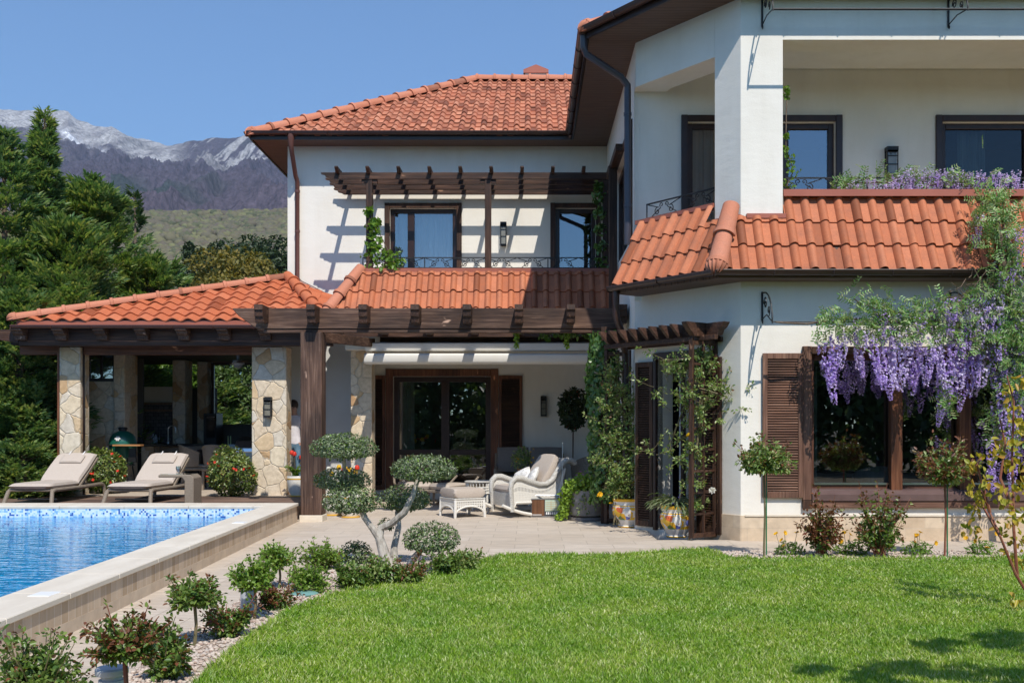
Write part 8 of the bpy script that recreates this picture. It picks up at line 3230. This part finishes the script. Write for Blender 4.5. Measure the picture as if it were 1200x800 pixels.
RAC = [raceme_mesh(500 + i, i > 3) for i in range(6)]
RAC_ALL = [(966, 398, 62, 0), (982, 392, 58, 0), (975, 402, 50, 2), (1000, 392, 40, 1), (1020, 396, 52, 0), (1027, 386, 70, 2), (1036, 378, 76, 4), (1050, 388, 52, 4), (1056, 384, 56, 5), (1068, 402, 52, 1), (1075, 408, 46, 0), (1084, 402, 44, 4), (1091, 405, 34, 1), (1103, 402, 58, 0), (1112, 398, 70, 1), (1118, 405, 50, 2), (1126, 396, 45, 0), (1133, 385, 40, 3), (1146, 368, 92, 0), (1153, 378, 74, 4), (1141, 392, 60, 1), (1166, 394, 62, 1), (1172, 405, 55, 0), (1183, 412, 50, 4), (1188, 380, 50, 1), (1104, 474, 22, 0), (1110, 462, 24, 1), (1128, 455, 24, 2), (1171, 470, 44, 2), (1176, 495, 40, 3), (1164, 512, 36, 3), (1168, 540, 32, 2), (1160, 548, 26, 3), (1195, 430, 60, 0), (1198, 300, 36, 4), (1192, 318, 34, 4), (1184, 338, 30, 0), (1108, 368, 26, 4), (1118, 362, 24, 5), (1098, 372, 24, 5), (1085, 366, 20, 4), (1036, 368, 22, 5), (1028, 374, 20, 0), (1040, 440, 30, 3), (1006, 412, 30, 3), (1075, 425, 30, 3),
           (1005, 372, 26, 0), (1032, 362, 30, 1), (1050, 366, 34, 2), (1079, 372, 34, 0), (1090, 360, 30, 2), (1102, 356, 34, 4), (1116, 350, 36, 0), (1124, 372, 40, 2), (1131, 362, 44, 0), (1155, 346, 50, 1), (1163, 358, 50, 2), (1172, 366, 60, 0), (1180, 352, 50, 1), (1187, 366, 56, 2), (1196, 372, 60, 0), (1190, 330, 40, 1), (1199, 345, 44, 2), (1178, 318, 30, 0), (1190, 290, 34, 1), (1172, 300, 28, 2), (1199, 400, 60, 1), (1191, 440, 60, 2), (1184, 455, 50, 0), (1196, 490, 50, 1), (1178, 480, 50, 2), (1186, 520, 46, 0), (1010, 386, 44, 4), (1044, 384, 60, 1), (1063, 398, 64, 4), (1094, 392, 60, 5), (1121, 388, 66, 4), (1137, 376, 70, 1), (1160, 372, 70, 4), (1176, 384, 60, 5), (990, 384, 40, 4), (1150, 360, 40, 5), (1135, 352, 30, 4), (1170, 345, 34, 5), (1192, 352, 40, 4), (1186, 270, 34, 4), (1196, 262, 30, 0), (1178, 440, 60, 0), (1192, 470, 50, 1),
           (1020, 208, 16, 4), (1052, 204, 18, 4), (1062, 202, 20, 5), (1088, 198, 18, 4), (1095, 204, 20, 1), (1134, 200, 22, 4), (1140, 206, 20, 5), (1150, 200, 20, 4), (1166, 200, 22, 4), (1184, 206, 22, 4), (1000, 214, 14, 4), (1147, 250, 22, 4), (1175, 222, 28, 0), (1116, 205, 20, 4), (1112, 198, 16, 5), (1104, 200, 12, 4), (1124, 203, 12, 5), (1158, 206, 20, 1), (1178, 202, 18, 4), (1191, 200, 18, 5), (1069, 198, 22, 5), (1076, 203, 12, 4), (1042, 212, 14, 4), (1033, 216, 12, 5), (988, 219, 9, 5), (1074, 217, 10, 1), (1145, 272, 18, 0), (1194, 215, 18, 4)]
for (px, py, ln, k) in RAC_ALL:
    o = bpy.data.objects.new("flower_cluster", RAC[k])
    COL.objects.link(o)
    o.parent = wz
    Y = 13.66 if py < 225 and px < 1200 and ln < 29 else YV + rng.uniform(-0.14, 0.14)
    s = (ln * rng.uniform(0.95, 1.3) * Y / F_PX) / 0.48
    o.location = P(px, py, Y) - wz.location
    q_ = (0.50 + 0.42 * s) * rng.uniform(0.85, 1.3)
    if py < 225 and ln < 29:
        q_, s = 0.9 * rng.uniform(0.8, 1.2), max(s, 0.55)
    o.scale = (q_, q_, s)
    o.rotation_euler = (rng.normal() * 0.08, rng.normal() * 0.10, rng.random() * 6.28)

# ---------------------------------------------------------------- amber sapling
sp_ = thing("amber_sapling", "slender young tree with amber yellow leaves beside the lawn", "tree", (PX(1222, 8.4), 8.4, 0))
rng = np.random.default_rng(402)
YSP = 8.4
mb, lv = MB(), LV()
stems = [[(1225, 730), (1190, 672), (1172, 628), (1158, 595), (1150, 575)], [(1192, 675), (1188, 620), (1186, 540), (1188, 470), (1180, 440)], [(1188, 600), (1172, 560), (1178, 520), (1172, 492)], [(1172, 628), (1150, 590), (1140, 570)], [(1160, 600), (1145, 545), (1150, 535)]]
tips = []
for s in stems:
    pts = [P(x, y, YSP + rng.normal() * 0.06) for x, y in s]
    mb.tube(pts, np.linspace(0.014, 0.005, len(pts)), 6)
spots = [(1181, 462), (1190, 478), (1186, 492), (1190, 515), (1172, 520), (1165, 530), (1148, 535), (1140, 542), (1180, 545), (1195, 540), (1192, 570), (1170, 578), (1180, 590), (1160, 560), (1140, 570), (1146, 585), (1138, 596), (1185, 610), (1192, 630), (1175, 615), (1183, 650), (1200, 500), (1202, 600), (1195, 655), (1198, 450), (1203, 560), (1142, 614), (1190, 700)]
for (x, y) in spots:
    n = 11
    c = np.array(P(x, y, YSP + rng.normal() * 0.10))
    p = c + rng.normal(size=(n, 3)) * 0.035
    ax = unit(rng.normal(size=(n, 3)) + np.array([0, -0.3, -0.9]))
    lv.add(p, ax, unit(rng.normal(size=(n, 3)) + np.array([0, -1, 0.4])), rng.uniform(0.05, 0.085, n), rng.uniform(0.030, 0.048, n))
mb.build("trunk", M["red_stem"], sp_, smooth=True)
lv.build("crown", LM["amber"], sp_)

# ---------------------------------------------------------------- ivy and climbing roses
t = thing("ivy_column", "tall column of dark green ivy climbing at the terrace corner", "ivy", (PX(709, 15.9), 15.9, 0))
rng = np.random.default_rng(403)
lv = LV()
n = 2100
z = rng.uniform(0.35, 2.98, n)
a = rng.random(n) * 2 * PI
rx = 0.20 + 0.07 * VN(z * 1.7, a * 0.5, 2) - 0.03 * (z > 2.5) + 0.05 * (z < 1.4)
cx_ = PX(709, 15.9) + 0.05 * np.sin(z * 2.1)
p = np.stack([cx_ + rx * np.cos(a), 15.9 + 0.7 * rx * np.sin(a), z], 1)
nr = unit(np.stack([np.cos(a), np.sin(a), np.full(n, 0.35)], 1) + 0.4 * rng.normal(size=(n, 3)))
ax = unit(np.cross(nr, rdir(rng, n)) + np.array([0, 0, -0.8]))
lv.add(p, ax, nr, rng.uniform(0.055, 0.095, n), rng.uniform(0.05, 0.09, n))
lv.build("foliage", LM["ivy"], t, fold=0.15)
mb = MB()
mb.box(PX(709, 15.9) - 0.06, PX(709, 15.9) + 0.06, 15.87, 15.99, 0, 3.05)
mb.build("post", M["wood_z"], t)


def climber(label, boxes, n_tw, seed, m="climb", leaf=0.05, flowers=()):
    rng = np.random.default_rng(seed)
    b0 = boxes[0]
    t = thing("climbing_rose", label, "climbing rose", (b0[0], b0[1], 0), "climbing roses by the garden door")
    g, r_, mb = LV(), LV(), MB()
    zs = [b[2] for b in boxes]
    path = [Vector((b0[0], b0[1], 0.02))] + [Vector((b[0], b[1], b[2])) for b in boxes]
    for q in range(3):
        mb.tube([v + Vector(rng.normal(size=3) * 0.03) for v in path], np.linspace(0.014, 0.006, len(path)), 6)
    for b in boxes:
        k = max(3, int(n_tw * b[3]))
        st = np.array(b[:3]) + rng.normal(size=(k, 3)) * np.array([b[3] * 0.35, 0.08, b[4] * 0.4])
        d = unit(rng.normal(size=(k, 3)) * np.array([1, 0.8, 0.6]) + np.array([0, -0.45, 0.15]))
        twigs((g, r_), mb, rng, st, d, np.full(k, b[3] * 0.62) * rng.uniform(0.6, 1.2, k), 7, leaf, leaf * 0.6, red=0.12, r0=0.004)
    mb.build("stem", M["stem"], t, smooth=True)
    g.build("foliage", LM[m], t)
    if r_.d:
        r_.build("young_leaves", LM["rose_red"], t)
    if flowers:
        blossoms("flower", LM[flowers[0]], t, [tuple(P(*f)) for f in flowers[1]], flowers[2], rng, 8)
    return t


def cb(px, py, Y, w, h):
    q = P(px, py, Y)
    return (q.x, q.y, q.z, w * Y / F_PX, h * Y / F_PX)


climber("climbing rose with small glossy leaves on the trellis next to the ivy", [cb(724, 572, 15.3, 24, 18), cb(730, 553, 15.3, 40, 30), cb(733, 520, 15.3, 44, 34), cb(730, 490, 15.3, 40, 30), cb(727, 462, 15.3, 32, 24), cb(724, 438, 15.3, 22, 20), cb(742, 540, 15.3, 30, 30)], 84, 410, flowers=("yellow", [(738, 552, 15.3), (742, 568, 15.3), (703, 579, 15.3)], 0.05))
climber("climbing rose spreading over the trellis in front of the canted wall", [cb(812, 585, 13.75, 24, 24), cb(810, 556, 13.7, 28, 30), cb(818, 530, 13.7, 30, 26), cb(825, 470, 13.65, 46, 30), cb(838, 462, 13.6, 34, 20), cb(808, 452, 13.7, 44, 24), cb(800, 432, 13.8, 40, 22), cb(822, 430, 13.7, 36, 18), cb(800, 482, 13.8, 34, 22), cb(782, 524, 13.9, 30, 12), cb(823, 500, 13.7, 26, 22), cb(822, 420, 13.8, 28, 14)], 34, 411, flowers=("yellow", [(807, 510, 13.5)], 0.04))
for px, py, lab in ((835, 575, "white rose bloom on the trellis post"),):
    mb = MB()
    c = P(px, py, 13.5)
    o = blossoms("rose_bloom", LM["white"], None, [tuple(c)] * 3, 0.055, np.random.default_rng(5), 7)
    _props(o, "single white bloom on the rose trellis above the painted pot", "flower")

# vines on pergola, balcony posts and column edge
def vine(name, label, spots, n, leaf, m, seed, stem=None, spread=0.06):
    rng = np.random.default_rng(seed)
    b = P(*spots[0][:3])
    t = thing(name, label, "vine", b, "climbing vines on posts and pergolas")
    lv, mb = LV(), MB()
    pts = []
    for (px, py, Y, w) in spots:
        c = P(px, py, Y)
        pts.append(c)
        s = w * Y / F_PX
        bush(lv, rng, tuple(c), (s, s * 0.6, s), n, leaf, leaf * 0.75, 0.2, 0.3, up=0.2)
    lv.build("foliage", LM[m], t)
    mb.tube(pts if len(pts) > 1 else [pts[0], pts[0] + Vector((0, 0, 0.1))], 0.008, 5)
    mb.build("stem", M["bark"], t)
    return t


vine("balcony_vine", "bright green vine climbing the sunlit post of the middle balcony", [(452, 308, 19.25, 16), (440, 300, 19.2, 14), (438, 285, 19.18, 9), (437, 270, 19.18, 8), (440, 262, 19.18, 5), (432, 248, 19.2, 4), (462, 308, 19.2, 10)], 60, 0.085, "vine", 420)
vine("balcony_vine", "shaded vine on the balcony post in the corner by the downpipe", [(706, 308, 19.25, 8), (705, 290, 19.25, 8), (704, 270, 19.25, 7), (703, 250, 19.25, 7), (703, 232, 19.25, 6), (702, 220, 19.25, 5)], 60, 0.085, "ivy", 421)
vine("column_vine", "thin vine at the edge of the white corner column above the railing", [(922, 218, 13.62, 10), (930, 200, 13.6, 8), (926, 188, 13.6, 6), (921, 175, 13.6, 3), (921, 160, 13.6, 2), (922, 112, 13.6, 3), (921, 104, 13.6, 2)], 22, 0.05, "vine", 422)
vine("pergola_vine", "leafy vine hanging under the pergola beam above the ivy", [(640, 392, 16.6, 6), (655, 388, 16.6, 6), (670, 390, 16.6, 5), (690, 391, 16.6, 7), (705, 394, 16.4, 9), (716, 398, 16.2, 9)], 30, 0.09, "ivy", 423)
for px, lab in ((605, "yellow green hanging flower cluster in the middle of the pergola beam"), (664, "yellow green hanging flower cluster nearer to the ivy column")):
    rng = np.random.default_rng(px)
    lv = LV()
    for k in range(5):
        bush(lv, rng, tuple(P(px, 388 + 4.5 * k, 16.5)), (0.06 - 0.008 * k,) * 3, 26, 0.035, 0.03, 0.2)
    _props(lv.build("hanging_cluster", LM["trail"], None), lab, "flower cluster", "hanging clusters under the pergola")

# ---------------------------------------------------------------- plants in pots
def straps(lv, rng, c, n, ln, wd, spread=0.8, seg=4):
    """arching strap leaves, each as a chain of narrow blades"""
    for k in range(n):
        a = rng.random() * 2 * PI
        out = np.array([math.cos(a), math.sin(a), 0])
        up = rng.uniform(0.5, 1.5)
        d = unit(out * spread + np.array([0, 0, up]))
        l = ln * rng.uniform(0.6, 1.15)
        p = np.array(c) + rng.normal(size=3) * 0.02
        for s in range(seg):
            q = p + d * l / seg
            lv.add([p], [d], [np.cross(d, np.cross(np.array([0, 0, 1.0]), d)) + 1e-3], l / seg * 1.25, wd)
            p = q
            d = unit(d + out * 0.16 + np.array([0, 0, -0.30]))


def pot_plant(name, label, c, fn):
    t = thing(name, label, "potted plant", c)
    fn(t, np.random.default_rng(int(abs(c.x * 1000)) % 997), c)
    return t


def _daff(t, rng, c):
    lv = LV()
    straps(lv, rng, c, 70, 0.42, 0.022, 0.45)
    lv.build("foliage", LM["strap"], t, hexa=False)
    pts = [tuple(P(x, y, c.y - 0.12)) for x, y in ((738, 552), (743, 566), (702, 580), (724, 574), (716, 590))]
    blossoms("yellow_flower", LM["yellow"], t, pts, 0.04, rng, 7)
    blossoms("blue_flower", LM["purple"], t, [tuple(P(x, y, c.y - 0.14)) for x, y in ((750, 571), (744, 578), (733, 580))], 0.022, rng, 6)


def _spider(t, rng, c):
    lv = LV()
    straps(lv, rng, c, 90, 0.46, 0.026, 1.0, 5)
    lv.build("foliage", LM["strap"], t, hexa=False)
    blossoms("blue_flower", LM["purple"], t, [tuple(P(x, y, c.y - 0.16)) for x, y in ((795, 583), (789, 590))], 0.022, rng, 6)


pot_plant("daffodils", "yellow daffodils and grassy leaves in the sunflower pot", pA + Vector((0, 0, 0.40)), _daff)
pot_plant("spider_plant", "arching striped strap leaves in the pot by the trellis", pB + Vector((0, 0, 0.40)), _spider)


def _trail(t, rng, c):
    lv = LV()
    for (px, py, r, h, n) in ((683, 566, 18, 12, 420), (668, 572, 10, 12, 240), (664, 585, 8, 12, 220), (661, 598, 8, 9, 180), (656, 606, 8, 3, 90), (690, 572, 12, 6, 160)):
        q = P(px, py, c.y - 0.20)
        s = c.y / F_PX
        bush(lv, rng, tuple(q), (r * s, 0.16, h * s), n, 0.045, 0.04, 0.2, 0.3, up=0.4)
    lv.build("foliage", LM["trail"], t, fold=0.1)
    l2 = LV()
    for (px, py) in ((684, 585), (690, 590), (697, 586), (680, 592), (703, 582)):
        for k in range(5):
            q = P(px + rng.normal() * 1.5, py - 10 + 5 * k, c.y - 0.345)
            bush(l2, rng, tuple(q), (0.02, 0.012, 0.03), 7, 0.028, 0.022, 0.2)
    bush(l2, rng, (c.x + 0.05, c.y - 0.05, c.z + 0.10), (0.24, 0.22, 0.16), 420, 0.04, 0.03, 0.3)
    l2.build("trailing_stem", LM["climb"], t)
    blossoms("pink_flower", LM["pink"], t, [tuple(P(x, y, c.y - 0.15)) for x, y in ((676, 557), (680, 553), (683, 556), (672, 561), (678, 560))], 0.03, rng, 6)


pot_plant("trailing_plant", "lime green trailing plant spilling from the grey planter", pF + Vector((0, 0, 0.46)), _trail)


def _tulip(cols):
    def fn(t, rng, c):
        lv = LV()
        straps(lv, rng, c, 26, 0.30, 0.05, 0.35)
        lv.build("foliage", LM["vine"], t, hexa=False)
        mb = MB()
        byc = {}
        for k, col_ in enumerate(cols):
            a = k * 2.4
            b = c + Vector((0.11 * math.cos(a), 0.11 * math.sin(a) - 0.03, rng.uniform(0.30, 0.42)))
            mb.tube([c, b], 0.006, 5)
            byc.setdefault(col_, []).append(b)
        mb.build("stem", M["stem"], t)
        for col_, ps in byc.items():
            cup_flowers("tulip_bloom", LM[col_], t, ps, 0.09, 0.042)
    return fn


pot_plant("tulips", "red and yellow tulips under the cloud pruned tree's upper pad", pC + Vector((0, 0, 0.36)), _tulip(["red", "yellow", "yellow", "white", "red", "yellow"]))
pot_plant("tulips", "yellow and white tulips beside the square pergola post", pD + Vector((0, 0, 0.36)), _tulip(["yellow", "white", "yellow", "white"]))
pot_plant("tulips", "red tulips between stone column and pergola post", pE_ + Vector((-0.04, 0, 0.36)), _tulip(["red", "red", "red"]))


def _table_plant(t, rng, c):
    lv = LV()
    bush(lv, rng, (c.x, c.y, c.z + 0.22), (0.22, 0.15, 0.24), 420, 0.055, 0.022, 0.2, 0.35)
    lv.build("foliage", LM["climb"], t)
    blossoms("yellow_flower", LM["yellow"], t, np.array(c) + np.array([0, -0.1, 0.22]) + rng.normal(size=(10, 3)) * np.array([0.12, 0.04, 0.10]), 0.025, rng, 6)


pot_plant("potted_shrub", "yellow flowering pot plant on the wicker table by the sofa", pG + Vector((0, 0, 0.14)), _table_plant)
bt = thing("bay_tree", "standard bay tree with round dark crown in the shaded terrace corner", "potted plant", pH + Vector((0, 0, 0.345)))
rng = np.random.default_rng(430)
lv = LV()
cb_ = P(672, 479, 20.3)
bush(lv, rng, tuple(cb_), (0.30, 0.30, 0.42), 1500, 0.085, 0.04, 0.5, 0.15)
lv.build("foliage", LM["dark"], bt)
mb = MB()
mb.tube([pH + Vector((0, 0, 0.34)), Vector(cb_)], 0.015, 7)
mb.build("stem", M["bark"], bt)
blossoms("red_berry", LM["red"], bt, np.array(cb_) + rdir(rng, 26) * np.array([0.3, 0.3, 0.42]), 0.018, rng, 5)
# bouquet behind the terrace door pane
c = P(482, 520, 21.9)
vs_ = thing("bouquet", "orange and red bouquet behind the terrace door glass", "bouquet", (c.x, c.y, 1.05))
mb = MB()
mb.lathe([(0.05, 0), (0.08, 0.06), (0.06, 0.16), (0.07, 0.17)], (c.x, c.y, 0.98), 16)
mb.build("vase", M["grey_paint"], vs_, smooth=True)
for nm, m_, off in (("red_bloom", "red", 3), ("yellow_bloom", "yellow", 4), ("white_bloom", "white", 5)):
    r2 = np.random.default_rng(off)
    blossoms(nm, LM[m_], vs_, np.array((c.x, c.y, 1.22)) + r2.normal(size=(9, 3)) * np.array([0.16, 0.05, 0.06]), 0.06, r2, 7)
# stand for the bouquet and furniture in the dim rooms
ct = thing("console_table", "narrow table behind the terrace door carrying the bouquet", "table", (c.x, c.y, 0.2))
mb = MB()
mb.box(c.x - 0.5, c.x + 0.5, c.y - 0.15, c.y + 0.2, 0.94, 0.98)
mb.build("tabletop", M["wood_x"], ct)
for s in (-0.45, 0.45):
    for q in (-0.12, 0.16):
        mb = MB()
        mb.box(c.x + s - 0.025, c.x + s + 0.025, c.y + q - 0.025, c.y + q + 0.025, 0.15, 0.94)
        mb.build("leg", M["wood_z"], ct)
rt3 = thing("dining_table", "long wooden dining table in the dim room behind the wide window", "table", (5.0, 15.4, 0.05))
mb = MB()
mb.box(3.9, 6.6, 15.0, 15.9, 0.78, 0.83)
mb.build("tabletop", M["old_wood_x"], rt3, bevel=0.005)
for x in (4.0, 6.5):
    for y in (15.08, 15.82):
        mb = MB()
        mb.box(x - 0.04, x + 0.04, y - 0.04, y + 0.04, 0.05, 0.78)
        mb.build("leg", M["wood_z"], rt3)
uc = thing("upholstered_chair", "pale rounded chair behind the wide window next to the brown mullion", "chair", (5.0, 14.6, 0.05))
mb = MB()
mb.lathe([(0.0, 0.36), (0.24, 0.36), (0.26, 0.42), (0.24, 0.48), (0.0, 0.49)], (4.95, 14.7, 0.05), 20)
mb.build("seat", M["white_fabric"], uc, smooth=True)
mb = MB()
vs, fs = [], []
for j, zz in enumerate((0.42, 0.62, 0.82, 0.90)):
    for i in range(13):
        a = -0.2 - (PI - 0.4) * i / 12
        vs.append((4.95 + 0.27 * math.cos(a), 14.7 + 0.27 * math.sin(a), zz + 0.05 - 0.10 * (abs(i - 6) / 6) ** 2 * (j / 3)))
for j in range(3):
    for i in range(12):
        fs.append((j * 13 + i, j * 13 + i + 1, (j + 1) * 13 + i + 1, (j + 1) * 13 + i))
mb.add(vs, fs)
bo = mb.build("backrest", M["curtain_green"], uc, smooth=True)
sm = bo.modifiers.new("thick", "SOLIDIFY")
sm.thickness = 0.04
for a in range(4):
    mb = MB()
    mb.tube([(4.95 + 0.18 * math.cos(a * 1.57 + 0.8), 14.7 + 0.18 * math.sin(a * 1.57 + 0.8), 0.42), (4.95 + 0.23 * math.cos(a * 1.57 + 0.8), 14.7 + 0.23 * math.sin(a * 1.57 + 0.8), 0.05)], 0.016, 6)
    mb.build("leg", M["wood_z"], uc)

# ================================================================ haze
mh = bpy.data.materials.new("clear spring haze")
mh.use_nodes = True
hn_, hl_ = mh.node_tree.nodes, mh.node_tree.links
hn_.remove(hn_["Principled BSDF"])
pv = hn_.new("ShaderNodeVolumePrincipled")
pv.inputs["Color"].default_value = (0.66, 0.82, 1.0, 1)
pv.inputs["Density"].default_value = 0.00008
pv.inputs["Anisotropy"].default_value = 0.2
hl_.new(pv.outputs[0], hn_["Material Output"].inputs["Volume"])
mb = MB()
mb.box(-7200, 7200, -700, 9100, -3.0, 2300)
hz_ = mb.build("haze", mh, kind="stuff", label="thin blue spring haze between villa and mountain", cat="haze")
